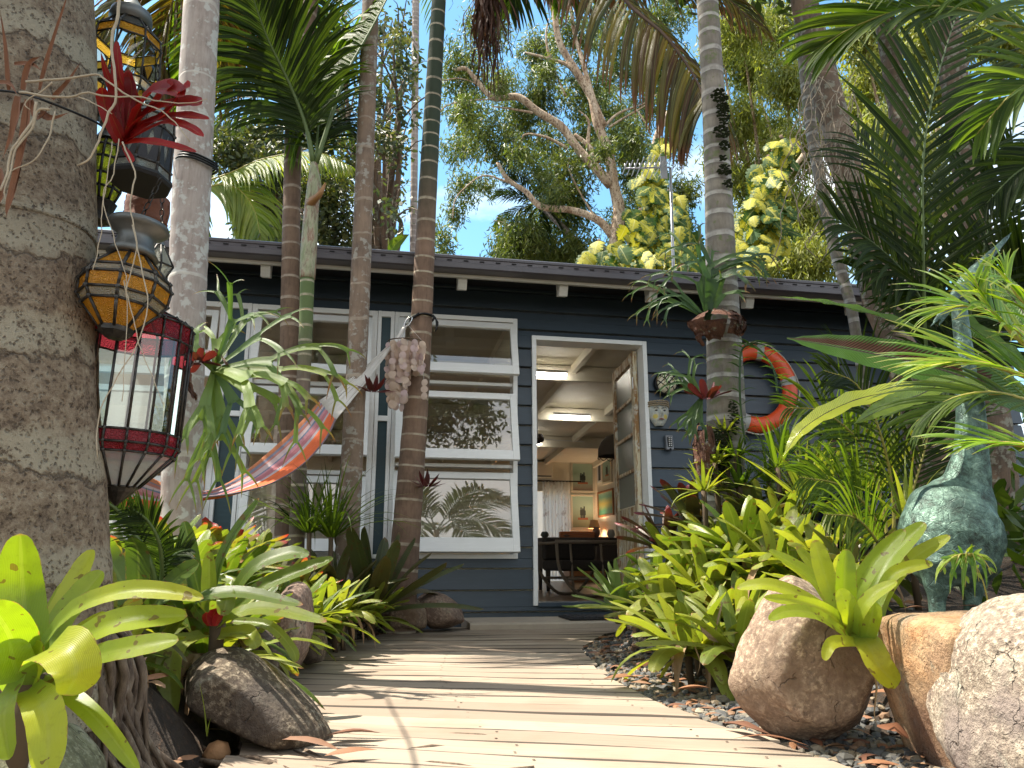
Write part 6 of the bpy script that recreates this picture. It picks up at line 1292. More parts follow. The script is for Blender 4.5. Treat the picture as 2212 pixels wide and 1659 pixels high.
clump('fine dark palm fronds over the blue pot below the nest fern',A(1920,1200,3.3),[
 ([(1925,1250,3.3),(1905,1080,3.3),(1860,960,3.25),(1780,890,3.2),(1700,880,3.15)],LF_GR,RA_Y,dict(n=30,LL=.32,lw=.008,droop=.9,start=.3)),
 ([(1925,1250,3.3),(1930,1080,3.3),(1900,930,3.2),(1850,830,3.15),(1780,800,3.1)],LF_DK,RA_Y,dict(n=30,LL=.34,lw=.008,droop=.9,start=.3)),
 ([(1925,1250,3.3),(1960,1100,3.3),(2000,960,3.3),(2010,870,3.3)],LF_DK,RA_Y,dict(n=26,LL=.34,lw=.010,droop=.7,start=.3)),
 ([(1925,1250,3.3),(1890,1120,3.2),(1820,1050,3.1),(1730,1030,3.05)],LF_GR,RA_Y,dict(n=28,LL=.3,lw=.008,droop=1.0,start=.3)),
 ([(1925,1250,3.2),(1900,1180,3.0),(1850,1120,2.9),(1780,1110,2.8)],LF_GR,RA_Y,dict(n=24,LL=.25,lw=.008,droop=1.0,start=.3))],74)
clump('small lime palm sprig drooping before the legs of the bird statue',A(2110,1330,1.95),[
 ([(2140,1330,1.9),(2125,1260,1.88),(2105,1215,1.87),(2092,1197,1.86)],LF_LIME,RA_Y,dict(n=1,LL=.01,lw=.005,r=.0022))]+[
 ([(2090,1200,1.85),(2090+dx*.5,1196+abs(dx)*.1,1.84),(2090+dx,1230+40*(1-abs(dx)/70),1.83)],LF_LIME,RA_Y,dict(n=3,LL=.03,lw=.006,r=.003)) for dx in (-60,-35,-5,25,55)],75,name='palm_sprig')
mb=MB(); c=A(2092,1198,1.86)
for dx,dy in ((-72,60),(-40,82),(-12,95),(14,90),(40,72),(62,40)):
    leaf(mb,[c,A(2092+dx*.55,1196+dy*.12,1.84),A(2092+dx*.9,1200+dy*.5,1.83),A(2092+dx,1200+dy,1.83)],.0085,'grass',segs=8,cols=3,rnd=R.random(),up=(0,-.5,1))
tag(mb.obj('palm_seedling',LF_LIME),'drooping lime leaflets hanging before the statue legs','palm')
clump('dark cycad like frond curving below the large glass lantern',A(330,1320,2.1),[
 ([(330,1330,2.1),(350,1250,2.05),(345,1175,2.0),(320,1125,1.97),(280,1095,1.95)],LF_DK,RA_G,dict(n=34,LL=.10,lw=.005,ang=62,droop=.5,start=.25)),
 ([(330,1330,2.1),(330,1230,2.0),(270,1120,1.95),(230,1085,1.92),(195,1070,1.9)],LF_DK,RA_G,dict(n=34,LL=.08,lw=.004,ang=62,droop=.5,start=.35)),
 ([(330,1330,2.1),(350,1250,2.1),(375,1200,2.1),(410,1185,2.1)],LF_DK,RA_G,dict(n=30,LL=.08,lw=.005,ang=62,droop=.5,start=.25))],76,name='cycad')
# banana-like leaf tip beyond the roof
mb=MB(); leaf(mb,[A(842,548,8.5),A(852,530,8.5),A(868,515,8.5),A(884,506,8.5)],.07,'lance',segs=8,cols=5,rnd=.7,up=(0,-1,0))
tag(mb.obj('banana_leaf',LF_GR),'single green banana leaf tip poking above the gutter','leaf')
# ---------------------------------------------------------------- blue pot
pc=A(1840,1180,3.9); pz=gz(pc.x,pc.y)-.02
m=M('cobalt_glaze'); n=m.noise(m.obj(),5,5,.6,.5); n2=m.noise(m.scale(m.obj(),3,3,.6),14,4)
c=m.mix(m.ramp(n,[(.4,(0,0,0)),(.6,(1,1,1))]),(.008,.012,.05),(.015,.022,.10)); c=m.mix(m.ramp(n2,[(.68,(0,0,0)),(.72,(1,1,1))]),c,(.35,.38,.45)); MAT_POT=m.out(m.bsdf(c,.12))
e=empty('glazed_pot',(pc.x,3.9,pz),'big cobalt blue glazed pot standing behind the bromeliads at right','pot')
ht=A(1840,1068,3.9).z-pz; mb=MB(); rr=pxm(88,3.9)
mb.lathe([(rr*.62,0),(rr*.8,ht*.25),(rr*.97,ht*.6),(rr*1.0,ht*.8),(rr*.93,ht*.92),(rr*.90,ht*.95)],36,cap=False); mb.obj('pot_body',MAT_POT,e)
mb=MB(); mb.lathe([(rr*.90,ht*.951),(rr*1.04,ht*.955),(rr*1.06,ht*.98),(rr*1.03,ht),(rr*.92,ht),(rr*.88,ht*.96),(rr*.85,ht*.8)],36); mb.obj('pot_rim',MAT_POT,e)
mb=MB(); mb.lathe([(rr*.87,ht*.9),(.001,ht*.91)],24); mb.obj('potting_soil',MAT_SOIL,e)
for dx,L_,lb in ((-.12,.34,'left plant in the blue pot with dry leaf among green straps'),(.1,.3,'right plant with upright green straps in the blue pot')):
    mb=MB(); rosette(mb,(0,0,0),16,L_,.018,e0=(35,85),bend=(10,70),prof='strap'); o=mb.obj('potted_bromeliad',BR_RT); o.location=(pc.x+dx,3.9,pz+ht*.9); tag(o,lb,'bromeliad')
# ---------------------------------------------------------------- statue
m=M('verdigris_bronze'); O=m.obj(); n=m.noise(O,7,6,.65,.4); n2=m.noise(O,30,7,.75,.35); v_=m.n('TexVoronoi',{'Vector':m.n('VectorMath',{0:O,1:m.scale(m.n('TexNoise',{'Vector':O,'Scale':12.}).outputs[1],.05,.05,.05)},operation='ADD').outputs[0],'Scale':30.},feature='DISTANCE_TO_EDGE').outputs[0]
c=m.ramp(n2,[(.36,(.025,.03,.02)),(.46,(.065,.11,.085)),(.56,(.14,.225,.175)),(.66,(.26,.37,.29)),(.72,(.30,.25,.18))]); c=m.mix(m.ramp(n,[(.35,(.65,.65,.65)),(.55,(0,0,0))]),c,(.06,.10,.085))
h=m.math('ADD',m.math('MULTIPLY',m.ramp(v_,[(0,(0,0,0)),(.05,(1,1,1))]),.15),n2)
MAT_ST=m.out(m.bsdf(c,.42,m.bump(h,.55,.012),Metallic=.45))
sb_=A(2060,1300,2.45); st=empty('bird_statue',(sb_.x,2.45,gz(sb_.x,2.45)),'green bronze long necked wading bird statue with bent head and crest at right','statue')
mb=MB(); k=lambda L_:([A(x,y,Y) for x,y,w_,Y in L_],[pxm(w_*(.86 if w_>90 else .8),Y)/2 for x,y,w_,Y in L_])
def stube(L_,n,sd=18):
    P_,r_=k(L_); C=catmull(P_,n); q=[]
    for i in range(n+1):
        t=i/n*(len(r_)-1); j=min(int(t),len(r_)-2); u=t-j; u=u*u*(3-2*u); q.append(max(.003,r_[j]+(r_[j+1]-r_[j])*u))
    mb.tube(C,q,sd)
stube([(2050,1256,60,2.47),(2048,1235,170,2.46),(2050,1200,220,2.45),(2054,1155,238,2.45),(2062,1110,218,2.45),(2078,1072,158,2.45),(2091,1030,104,2.44),(2098,965,84,2.43),(2096,880,72,2.42),(2088,800,52,2.41),(2078,720,45,2.4),(2073,665,42,2.39),(2078,625,46,2.38),(2100,592,42,2.38)],60,26)
stube([(2080,622,44,2.38),(2105,588,40,2.39),(2130,560,28,2.4),(2162,527,18,2.42),(2194,492,4,2.44)],20,12)
stube([(2082,612,40,2.38),(2060,642,30,2.35),(2036,672,20,2.32),(2003,716,6,2.3)],16,12)
stube([(2066,640,18,2.36),(2050,672,12,2.34),(2010,728,4,2.31)],10,8)
stube([(1985,1120,60,2.5),(1975,1180,80,2.55),(2000,1240,50,2.6),(2030,1290,12,2.62)],14,12)
for lx_,ly in ((2022,2.40),(2098,2.50)):
    stube([(lx_+8,1215,120,ly),(lx_+3,1255,74,ly),(lx_+2,1295,44,ly),(lx_+2,1330,40,ly),(lx_+2,1372,44,ly),(lx_-14,1380,30,ly-.05)],16,14)
o=mb.obj('body',MAT_ST,st,loc=st.location); o.location=(0,0,0)
r_=o.modifiers.new('Remesh','REMESH'); r_.mode='VOXEL'; r_.voxel_size=.0065; r_.use_smooth_shade=True
s_=o.modifiers.new('Smooth','SMOOTH'); s_.iterations=6
for sx,yo in ((-1,-.02),):
    mb=MB(); e_=A(2068,618,2.35); mb.lathe([(.001,.006),(.006,.004),(.008,0)],12,mat=Matrix.Translation(e_-st.location)@RX); mb.obj('eye',plain('statue_eye',(.02,.03,.03),.3),st)
# ---------------------------------------------------------------- root mass of the thick palm, bottom left
m=M('fibrous_root'); n=m.noise(m.scale(m.obj(),40,40,12),1,5,.7); MAT_ROOT=m.out(m.bsdf(m.ramp(n,[(.35,(.05,.032,.022)),(.6,(.16,.115,.08)),(.75,(.30,.25,.19))]),.95,m.bump(n,.8,.006)))
g=random.Random(91); mb=MB()
for i in range(260):
    a=g.uniform(-1.9,.9); c=Vector((-.93,1.46,0)); d=Vector((math.cos(a),math.sin(a),0)); h0=g.uniform(.12,.34); r0_=g.uniform(.15,.19); r1_=r0_+.05+(.36-h0)*g.uniform(.3,.9)
    P_=[c+d*r0_+Vector((0,0,h0)),c+d*(r0_+.05)+Vector((g.uniform(-.01,.01),0,h0*.8)),c+d*(r0_*.4+r1_*.6)+Vector((g.uniform(-.03,.03),g.uniform(-.03,.03),h0*.35)),c+d*r1_+Vector((g.uniform(-.04,.04),g.uniform(-.04,.04),-.03))]
    mb.tube(catmull(P_,8),[g.uniform(.005,.011)*(1-.05*k) for k in range(9)],6)
o=mb.obj('fibrous_roots',MAT_ROOT,big,loc=big.location); o.location=(0,0,0); o['kind']='stuff'
mb=MB()
for i in range(60):
    x=g.uniform(-.75,-.25); y=g.uniform(1.75,2.25); a=g.gauss(-.3,.35); L_=g.uniform(.15,.4)
    P_=[Vector((x+math.cos(a)*L_*t,y+math.sin(a)*L_*t,gz(x,y)+.012+.02*math.sin(t*4+i))) for t in (0,.33,.66,1)]; mb.tube(catmull(P_,6),g.uniform(.004,.009),6)
tag(mb.obj('surface_roots',MAT_ROOT),'brown surface roots and twigs on the soil below the large dark left rock','roots',kind='stuff')
# ---------------------------------------------------------------- staghorn ferns
STAG=leafmat('staghorn_leaf',[(.10,.19,.04),(.18,.28,.06),(.26,.36,.07),(.08,.16,.05)],tip=(.26,.11,.03),tipat=.93,tr=.4,rough=.45,vein=0)
STAG_D=leafmat('dark_staghorn_leaf',[(.05,.11,.04),(.08,.16,.05),(.11,.20,.05)],tip=(.25,.10,.03),tipat=.95,tr=.35,rough=.45,vein=0)
NESTB=stonemat('brown_shield_fronds',(.06,.022,.014),(.13,.05,.028),(.24,.11,.06),9,bumpd=.02,speck=.15)
def stag(mb,p,d,L,w,g,depth=3,v0=0.,rn=None,droop=.9,nrm=Vector((0,-1,.4))):
    """forking antler frond: a strap that widens and splits"""
    rn=g.random() if rn is None else rn; n=7; tot=v0; pts=[p.copy()]; dd=d.normalized()
    for k in range(n):
        dd=(dd+Vector((0,0,-1))*(droop*(.25+v0)/n)).normalized(); p=p+dd*(L/n); pts.append(p.copy())
    s=dd.cross(nrm)
    if s.length<.1: s=dd.cross(Vector((1,0,0)))
    s.normalize(); v1=v0+(1-v0)*(.5 if depth else 1)
    if depth: ws=[w*(.45+.65*(k/n)**1.3) if v0==0 else w*(.75+.35*(k/n)) for k in range(n+1)]
    else: ws=[w*max(.05,.75*(1-(k/n)**2.2)) for k in range(n+1)]
    rows=[];ps=[]
    for k,(c,q) in enumerate(zip(pts,ws)):
        t=(pts[min(k+1,n)]-pts[max(k-1,0)]).normalized(); ss=(s-t*s.dot(t)).normalized(); nn=ss.cross(t)
        wv=.12*q*math.sin(k*1.3+rn*9)
        rows.append([tuple(c+ss*q*o+nn*(.3*q*abs(o)+wv)) for o in (-1,-.5,0,.5,1)]); ps.append([(o,v0+(v1-v0)*k/n,rn) for o in (-1,-.5,0,.5,1)])
    mb.grid(rows,ps)
    if depth:
        for sg in (-1,1):
            a=g.uniform(.35,.75)*sg; nd=(Matrix.Rotation(a,3,s.cross(dd))@dd)
            nd=(dd*math.cos(a)+s*math.sin(a)).normalized()
            stag(mb,p+s*sg*ws[-1]*.45-dd*L*.05,nd,L*g.uniform(.5,.78),w*.62,g,depth-1,v1,rn,droop,nrm)
def stagfern(label,cp,fr,mat,nestspec,seed,group=None):
    g=random.Random(seed); c=A(*cp); r0=empty('staghorn_fern',c,label,'fern',group)
    mb=MB()
    for (tx,ty,dY),L,w,dp in fr:
        t=A(tx,ty,cp[2]+dY); stag(mb,Vector((0,0,0)),(t-c),L*1.05,w*1.45,g,dp)
    mb.obj('antler_fronds',mat,r0)
    if nestspec:
        mb=MB()
        for (dx,dz,rx,ry,rz,n) in nestspec:
            for _ in range(n):
                a=g.uniform(-.5,3.6); b=g.uniform(-.7,.9); rows=[];ps=[]; k0=Vector((dx,.0,dz))
                for i in range(9):
                    row=[];q=[]
                    for j in range(9):
                        aa=a+(i-4)*.13; bb=b+(j-4)*.13; rr_=1+.10*noise.noise(Vector((aa*3,bb*3,_)))+.16*((i-4)**2+(j-4)**2)/32*g.uniform(.6,1.3)
                        row.append(tuple(k0+Vector((rx*rr_*math.cos(aa)*math.cos(bb),-ry*rr_*abs(math.sin(aa))*math.cos(bb),rz*rr_*math.sin(bb))))); q.append((0,0,0))
                    rows.append(row);ps.append(q)
                mb.grid(rows,ps)
        mb.obj('shield_fronds',NESTB,r0)
    return r0
stagfern('bright green staghorn fern with forked fronds mounted on the pale palm right of the lanterns',(462,800,3.05),[
 ((520,640,0),.22,.012,2),((500,690,-.1),.22,.013,2),((575,700,-.1),.25,.014,2),((600,760,-.1),.27,.018,3),((640,780,-.1),.30,.016,3),((560,800,-.2),.26,.022,3),((590,850,-.1),.22,.02,2),((470,720,.05),.15,.014,2),((430,760,.0),.13,.018,2),
 ((470,900,-.05),.22,.014,2),((450,930,-.02),.26,.013,2),((490,920,-.1),.22,.013,2),((430,920,0),.2,.013,2),((520,870,-.1),.2,.015,2),((545,650,.1),.26,.01,2),((480,950,0),.28,.012,2),((440,880,-.1),.18,.016,2)],STAG,[(-.02,-.02,.085,.075,.10,9)],1)
stagfern('long dark green staghorn fern growing upward from the brown nest on the mossy palm',(1528,690,4.15),[
 ((1530,480,0),.26,.020,3),((1545,520,-.1),.22,.026,3),((1500,560,0),.22,.016,3),((1480,650,0),.17,.014,3),((1450,640,0),.24,.013,3),((1440,590,0),.20,.012,3),((1590,560,-.1),.16,.018,2),((1520,450,0),.3,.018,3),((1555,470,0),.3,.018,3)],STAG_D,
 [(.05,-.04,.145,.13,.085,12),(-.0,-.10,.07,.08,.06,4)],2)
stagfern('small staghorn fern with drooping tips in front of the round wall light',(1515,860,4.12),[
 ((1455,795,0),.13,.011,3),((1450,812,0),.11,.010,2),((1470,780,0),.14,.011,3),((1480,900,0),.12,.013,2),((1478,925,-.05),.13,.014,2),((1505,945,-.05),.14,.014,2),((1490,800,0),.12,.010,2)],STAG_D,
 [(.0,-.30,.06,.07,.16,6)],3)
AIRM=leafmat('maroon_air_plant_leaf',[(.10,.015,.02),(.17,.02,.03),(.07,.02,.02)],tr=.3,rough=.45,vein=0,trc=1.1)
def redbrom(label,cp,n,Lp,wp,**k):
    c=A(*cp); mb=MB(); rosette(mb,(0,0,0),n,pxm(Lp,cp[2]),pxm(wp,cp[2])/2,rg=random.Random(int(cp[0])),**k); o=mb.obj('air_plant',AIRM,None); o.location=c; return tag(o,label,'bromeliad')
redbrom('small crimson air plant wired to the leaning palm beside the window',(920,1050,4.93),12,48,13,e0=(10,70),bend=(-20,50),prof='lance')
redbrom('dark red air plant on the grey brown palm near the shell chime',(806,845,4.65),13,52,13,e0=(10,80),bend=(-20,40),prof='lance')
redbrom('wine red bromeliad on the left side of the mossy palm beside the wall light',(1527,860,4.08),10,55,22,e0=(30,80),bend=(10,50))
redbrom('red bromeliad peeping between lantern and staghorn fern',(430,780,3.0),12,50,22,e0=(0,70),bend=(10,60))
# climbing orchid stem on the mossy palm
mb=MB(); C=catmull([A(1610,960,4.12),A(1600,880,4.1),A(1598,800,4.08),A(1603,755,4.08),A(1625,745,4.05),A(1650,765,4.0),A(1672,800,3.95),A(1680,850,3.95)],40); mb.tube(C,.006,6,p=(.5,.3,.3)); g=random.Random(5)
for i in range(2,40,2):
    for sg in (-1,1):
        d=Vector((sg*.085,-.03,g.uniform(-.01,.03))); leaf(mb,[C[i],C[i]+d*.5+Vector((0,0,.012)),C[i]+d],.009,'lance',segs=5,cols=3,rnd=g.random())
tag(mb.obj('climbing_orchid',STAG_D),'climbing stem with paired narrow leaves across the mossy palm and life ring','orchid')
# ---------------------------------------------------------------- crimson bromeliad & roots on the thick palm
RB=leafmat('scarlet_bromeliad_leaf',[(.30,.012,.018),(.42,.02,.03),(.18,.008,.02)],tr=.5,rough=.35,vein=.1,trc=1.25,spots=.3)
mb=MB(); Y=1.3
for P_,w_ in (([(490,900),(560,790),(640,660),(760,560),(900,560),(1010,600)],120),([(490,900),(560,800),(700,700),(900,650),(1080,640),(1160,650)],90),([(500,890),(620,780),(800,740),(1000,720),(1230,740)],60),([(500,890),(640,830),(860,760),(1050,790),(1180,850)],50),([(480,900),(600,880),(800,890),(1120,945)],50),([(480,890),(530,700),(560,560),(530,430)],70),([(470,880),(440,700),(440,560),(450,500)],90),([(460,880),(360,740),(310,600),(300,540)],60),([(470,880),(480,640),(600,520),(700,440),(500,430)],0),
   ([(480,880),(500,600),(450,450),(430,250)],50),([(470,880),(460,600),(410,450),(395,280)],40),([(450,860),(390,560),(330,430),(290,320)],38),([(480,890),(560,850),(700,780),(880,700),(1000,560),(1060,540)],85),([(490,890),(450,820),(400,740),(350,650)],44),([(480,900),(560,1000),(545,1010)],30),([(490,880),(600,700),(560,540),(520,440)],66),([(500,880),(620,760),(780,640),(860,560),(920,520)],90)):
    if not w_: continue
    pts=[A((x+350)/2.88 if False else (x+ (0))/2.88,y/2.88,Y) for x,y in P_]
    pts=[A((360+x*.72)/2.88+ 20,y/2.88,Y-.02*i+(.01*w_/50)) for i,(x,y) in enumerate(P_)]
    leaf(mb,pts,pxm(w_/2.88,Y)/2*1.5,'lance' if w_<50 else 'strap',fold=.3,segs=12,cols=7,rnd=R.random(),wav=.1,up=(0,-1,.5))
c=A(280,305,1.3); o=tag(mb.obj('crimson_bromeliad',RB,loc=c),'large crimson bromeliad on pale roots between the thick trunk and the lanterns','bromeliad')
mb=MB(); MROOT=plain('pale_aerial_root',(.46,.38,.27),.8,.3,60,.4); Y=1.22
def rt(P_,w0,w1=None): 
    C=catmull([A(x/2.88,y/2.88,Y+(z[0] if z else 0)) for x,y,*z in P_],24); w1=w1 or w0*.5
    mb.tube([c+Vector((noise.noise(c*40),noise.noise(c*37),noise.noise(c*43)))*.003 for c in C],[pxm((w0*(1-i/24)+w1*i/24)/2.88,Y)/2 for i in range(25)],8)
rt([(740,-40),(735,90),(690,250),(710,420),(725,600),(680,700),(610,880),(560,980),(475,1025)],24,12)
rt([(160,505),(330,495),(560,465),(640,480),(760,570),(880,640),(1000,690),(1090,760),(1180,880)],18,7)
rt([(120,572),(260,590),(420,600),(560,580),(680,600),(860,600),(960,625),(1180,640),(1290,610)],18,6)
rt([(230,640),(200,760),(110,880),(60,960),(40,1100),(10,1190)],22,16); rt([(310,680),(230,700),(200,800),(90,930),(70,1060),(30,1200),(60,1290)],20,8)
rt([(340,690),(300,850),(250,960),(150,1030),(50,1075)],12,8); rt([(490,605),(600,650),(700,710)],10,6); rt([(330,510),(250,570),(160,640),(190,680)],12,6)
rt([(760,880),(800,980),(840,1100),(810,1250),(830,1400),(850,1560),(810,1700),(780,1850)],12,7)
rt([(740,860),(700,1100),(640,1200),(690,1420),(750,1600),(790,1800),(780,2200),(760,2500)],8,5)
rt([(820,1400),(890,1700),(920,1900),(850,2150),(700,2400),(610,2600),(610,2850)],9,7); rt([(770,1750),(860,2100),(950,2350),(1020,2510)],7,5)
rt([(700,880),(640,1280),(620,1500),(575,1680)],7,6)
tag(mb.obj('aerial_roots',MROOT),'tangled pale aerial roots of the crimson bromeliad crossing trunk and lanterns','roots',kind='stuff')
mb=MB(); DRY=plain('dry_russet_leaf',(.22,.085,.035),.75,.4,22,.4)
g=random.Random(17)
for P_,w_ in (([(250,560),(290,400),(350,200),(400,40),(430,-60)],38),([(60,560),(40,300),(0,60)],40),([(180,620),(150,900),(60,1250),(40,1350)],70),([(150,560),(190,400),(250,350)],60),([(330,620),(420,520),(500,390)],50),([(120,600),(90,800),(20,980)],70),([(170,640),(130,1000),(90,1200),(40,1340)],40),([(90,400),(200,400),(260,440)],40),([(-60,520),(60,520),(110,590)],40),([(250,700),(330,740),(430,700)],60),([(200,620),(240,740),(330,640)],50),([(0,1050),(20,1200),(-20,1300)],60),([(140,640),(100,760),(70,900)],60)):
    Y=1.24; leaf(mb,[A(x/2.88,y/2.88,Y-.01*i) for i,(x,y) in enumerate(P_)],pxm(w_/2.88,Y)/2,'grass',fold=.7,segs=10,cols=5,rnd=g.random(),up=(0,-1,0),wav=.1)
tag(mb.obj('dried_bromeliad',DRY,loc=A(60,200,1.24)),'dried russet bromeliad strapped high on the left edge of the thick trunk','bromeliad')
mb=MB(); mb.tube(catmull([A(-60,190,1.26),A(40,200,1.25),A(110,222,1.24),(A(200,260,1.3)),A(235,282,1.4)],20),.0022,6); tag(mb.obj('black_wire',MAT_BLACK),'thin black wire tied round the thick palm trunk holding the dried plant','wire')
# ---------------------------------------------------------------- lanterns
def glassmat(name,c,tr=.75,b=.6,rough=.12,pat=True):
    m=M(name); v=m.n('TexVoronoi',{'Vector':m.obj(),'Scale':70.},feature='F1').outputs[0]; n=m.noise(m.obj(),50,3,.6)
    h=m.math('SINE',m.math('MULTIPLY',v,28.)) if pat else n
    nm=m.bump(h,b,.004)
    a=m.bsdf(c,rough,nm,**{'Coat Weight':.3}); t=m.n('BsdfTranslucent',{'Color':tuple(min(1,q*1.25) for q in c),'Normal':nm}).outputs[0]; x=m.n('BsdfTransparent',{'Color':c}).outputs[0]
    s=m.n('MixShader',{0:.55,1:a,2:t}).outputs[0]; return m.out(m.n('MixShader',{0:1-tr,1:x,2:s}).outputs[0])
GAMB=glassmat('amber_pressed_glass',(.95,.45,.05),.25); GRED=glassmat('ruby_pressed_glass',(.33,.03,.045),.2); GYEL=glassmat('yellow_green_glass',(.55,.58,.10),.3); GFRO=glassmat('frosted_pressed_glass',(.62,.62,.55),.3)
m=M('clear_bevelled_glass'); fr=m.n('Fresnel',{'IOR':1.5}).outputs[0]; g1_=m.n('BsdfGlossy',{'Color':(1,1,1),'Roughness':.02}).outputs[0]; t1=m.n('BsdfTransparent',{'Color':(.86,.93,.89)}).outputs[0]; GCLR=m.out(m.n('MixShader',{0:m.math('MULTIPLY_ADD',fr,1.2,.03),1:t1,2:g1_}).outputs[0])
m=M('dark_lead_metal'); n=m.noise(m.obj(),60,5,.7); LEAD=m.out(m.bsdf(m.ramp(n,[(.3,(.02,.018,.016)),(.6,(.06,.055,.05)),(.75,(.16,.14,.11))]),.42,m.bump(n,.3,.003),Metallic=.75))
PEWT=plain('pewter_cap',(.16,.165,.16),.45,.3,25,.2,metal=.7)
def lantern(label,top,N,rings,glass,cap,base,tilt=(0,0,0),strut=.0022,hang=None,rot=0.1,solder=True,bars=None,basem=None):
    """rings: (radius,z down from top); glass[i] fills band i..i+1"""
    c=A(*top); r0=empty('hanging_lantern',c,label,'lantern'); r0.rotation_euler=tilt
    def V(r,z,j): a=2*math.pi*j/N+rot; return Vector((r*math.cos(a),r*math.sin(a),-z))
    seen={}
    for i,gm in enumerate(glass):
        if gm is None: continue
        mb=seen.setdefault(i,[MB(),gm])[0]; (ra,za),(rb,zb)=rings[i],rings[i+1]
        for j in range(N): mb.poly([V(ra*.985,za,j),V(rb*.985,zb,j),V(rb*.985,zb,j+1),V(ra*.985,za,j+1)])
    for k,(mb,gm) in seen.items(): mb.obj('glass_band',gm,r0,smooth=False)
    mb=MB()
    for j in range(N):
        for i in range(len(rings)-1):
            mb.tube([V(*rings[i],j),V(*rings[i+1],j)],strut,6)
        for i in range(len(rings)):
            mb.tube([V(*rings[i],j),V(*rings[i],j+1)],strut*.9,6)
            if solder and rings[i][0]>.04: mb.lathe([(.0005,strut*2),(strut*2,0),(.0005,-strut*2)],6,c=V(*rings[i],j))
        if bars:
            for i,kk in bars:
                (ra,za),(rb,zb)=rings[i],rings[i+1]
                for t in kk: mb.tube([V(ra,za,j).lerp(V(ra,za,j+1),t),V(rb,zb,j).lerp(V(rb,zb,j+1),t)],strut*.7,6)
    mb.obj('frame',LEAD,r0)
    if cap: mb=MB(); mb.lathe([(r,-z) for r,z in cap],32); mb.obj('cap',PEWT,r0)
    if base: mb=MB(); mb.lathe([(r,-z) for r,z in base],N,rot=rot,cap=True); mb.obj('base_cup',basem or LEAD,r0,smooth=False)
    if hang:
        mb=MB(); p=Vector((0,0,-(cap[0][1] if cap else 0))); q=A(*hang)-c
        L_=(q-p).length; k=int(L_/.016); d=(q-p)/k
        for i in range(k):
            a=p+d*i; u=Vector((1,0,0)) if i%2 else Vector((0,1,0)); mb.tube([a,a+d*.3+u*.0045,a+d*.9+u*.0045,a+d*1.2,a+d*.9-u*.0045,a+d*.3-u*.0045,a],.0013,5)
        mb.obj('chain',LEAD,r0)
    return r0
def zd(y0,y1,Y,x=300): return A(x,y0,Y).z-A(x,y1,Y).z
Y=1.55; z=lambda y: zd(690,y,Y); r=.104
lantern('largest lantern with tall clear panes and ruby bands hanging lowest',(306,690,Y),16,[(r*.42,z(672)),(r*.86,z(694)),(r,z(704)),(r,z(742)),(r,z(940)),(r,z(966)),(r*.93,z(984)),(r*.36,z(1052))],[GRED,GRED,GRED,GCLR,GRED,GRED,glassmat('clear_ribbed_glass',(.72,.78,.74),.5,pat=False)],[(.012,z(640)),(.03,z(655)),(.05,z(672))],[(r*.36,z(1050)),(r*.30,z(1062)),(r*.02,z(1092)),(.001,z(1093))],tilt=(0,rad(1.5),0),strut=.0028,hang=(300,560,Y))
Y=1.42; z=lambda y: zd(550,y,Y); r=.082
lantern('amber faceted lantern with dark bell shaped cap above the clear glass lantern',(287,550,Y),8,[(r*.42,z(556)),(r*.93,z(600)),(r*1.0,z(618)),(r*.97,z(650)),(r*.84,z(668)),(r*.36,z(715))],[GAMB,GFRO,GAMB,GFRO,GAMB],[(.012,z(470)),(.055,z(484)),(.058,z(492)),(.052,z(498)),(.036,z(508)),(.034,z(520)),(.038,z(538)),(.048,z(553)),(.036,z(556))],[(r*.40,z(712)),(r*.38,z(722)),(r*.2,z(734)),(.001,z(735))],tilt=(rad(-3),rad(4),0),strut=.0032,hang=(330,380,Y),rot=.35)
Y=1.50; z=lambda y: zd(255,y,Y); r=.061
lb=lantern('black octagonal lantern with diamond cut outs and flat dark bottom plate',(332,255,Y),8,[(r*.72,z(262)),(r*.80,z(290)),(r*.92,z(372)),(r*.96,z(392))],[GFRO,None,GFRO],[(.010,z(215)),(.02,z(235)),(r*.74,z(262))],[(r*1.05,z(392)),(r*1.08,z(398)),(r*1.02,z(404)),(.001,z(404.1))],tilt=(rad(-4),rad(3),0),strut=.0030,hang=(330,120,Y),rot=.2,basem=plain('matt_black_tin',(.008,.008,.009),.7))
mb=MB(); N=8; ra,za,rb,zb=r*.80,z(290),r*.92,z(372)
BLK=plain('blackened_tin',(.03,.028,.03),.45,.3,40,.2,metal=.5)
for j in range(N):
    def V(t,v): 
        a0=2*math.pi*j/N+.2; a1=a0+2*math.pi/N; rr_=ra+(rb-ra)*v; p=Vector((rr_*math.cos(a0),rr_*math.sin(a0),0)).lerp(Vector((rr_*math.cos(a1),rr_*math.sin(a1),0)),t); p.z=-(za+(zb-za)*v); return p
    o_=[V(0,0),V(.5,0),V(1,0),V(1,.5),V(1,1),V(.5,1),V(0,1),V(0,.5)]; d_=[V(.36,.4),V(.5,.12),V(.64,.4),V(.68,.5),V(.64,.6),V(.5,.88),V(.36,.6),V(.32,.5)]
    for i in range(8): mb.poly([o_[i],o_[(i+1)%8],d_[(i+1)%8],d_[i]])
mb.obj('cut_out_panels',BLK,lb,smooth=False)
mb=MB()
for j in range(N):
    a0=2*math.pi*j/N+.2; mb.poly([V(0,0)*0+Vector((q*.95*math.cos(b_),q*.95*math.sin(b_),-z_)) for q,b_,z_ in ((ra,a0,za),(rb,a0,zb),(rb,a0+2*math.pi/N,zb),(ra,a0+2*math.pi/N,za))])
mb.obj('inner_glass',GFRO,lb,smooth=False)
Y=1.58; z=lambda y: zd(300,y,Y); r=.036
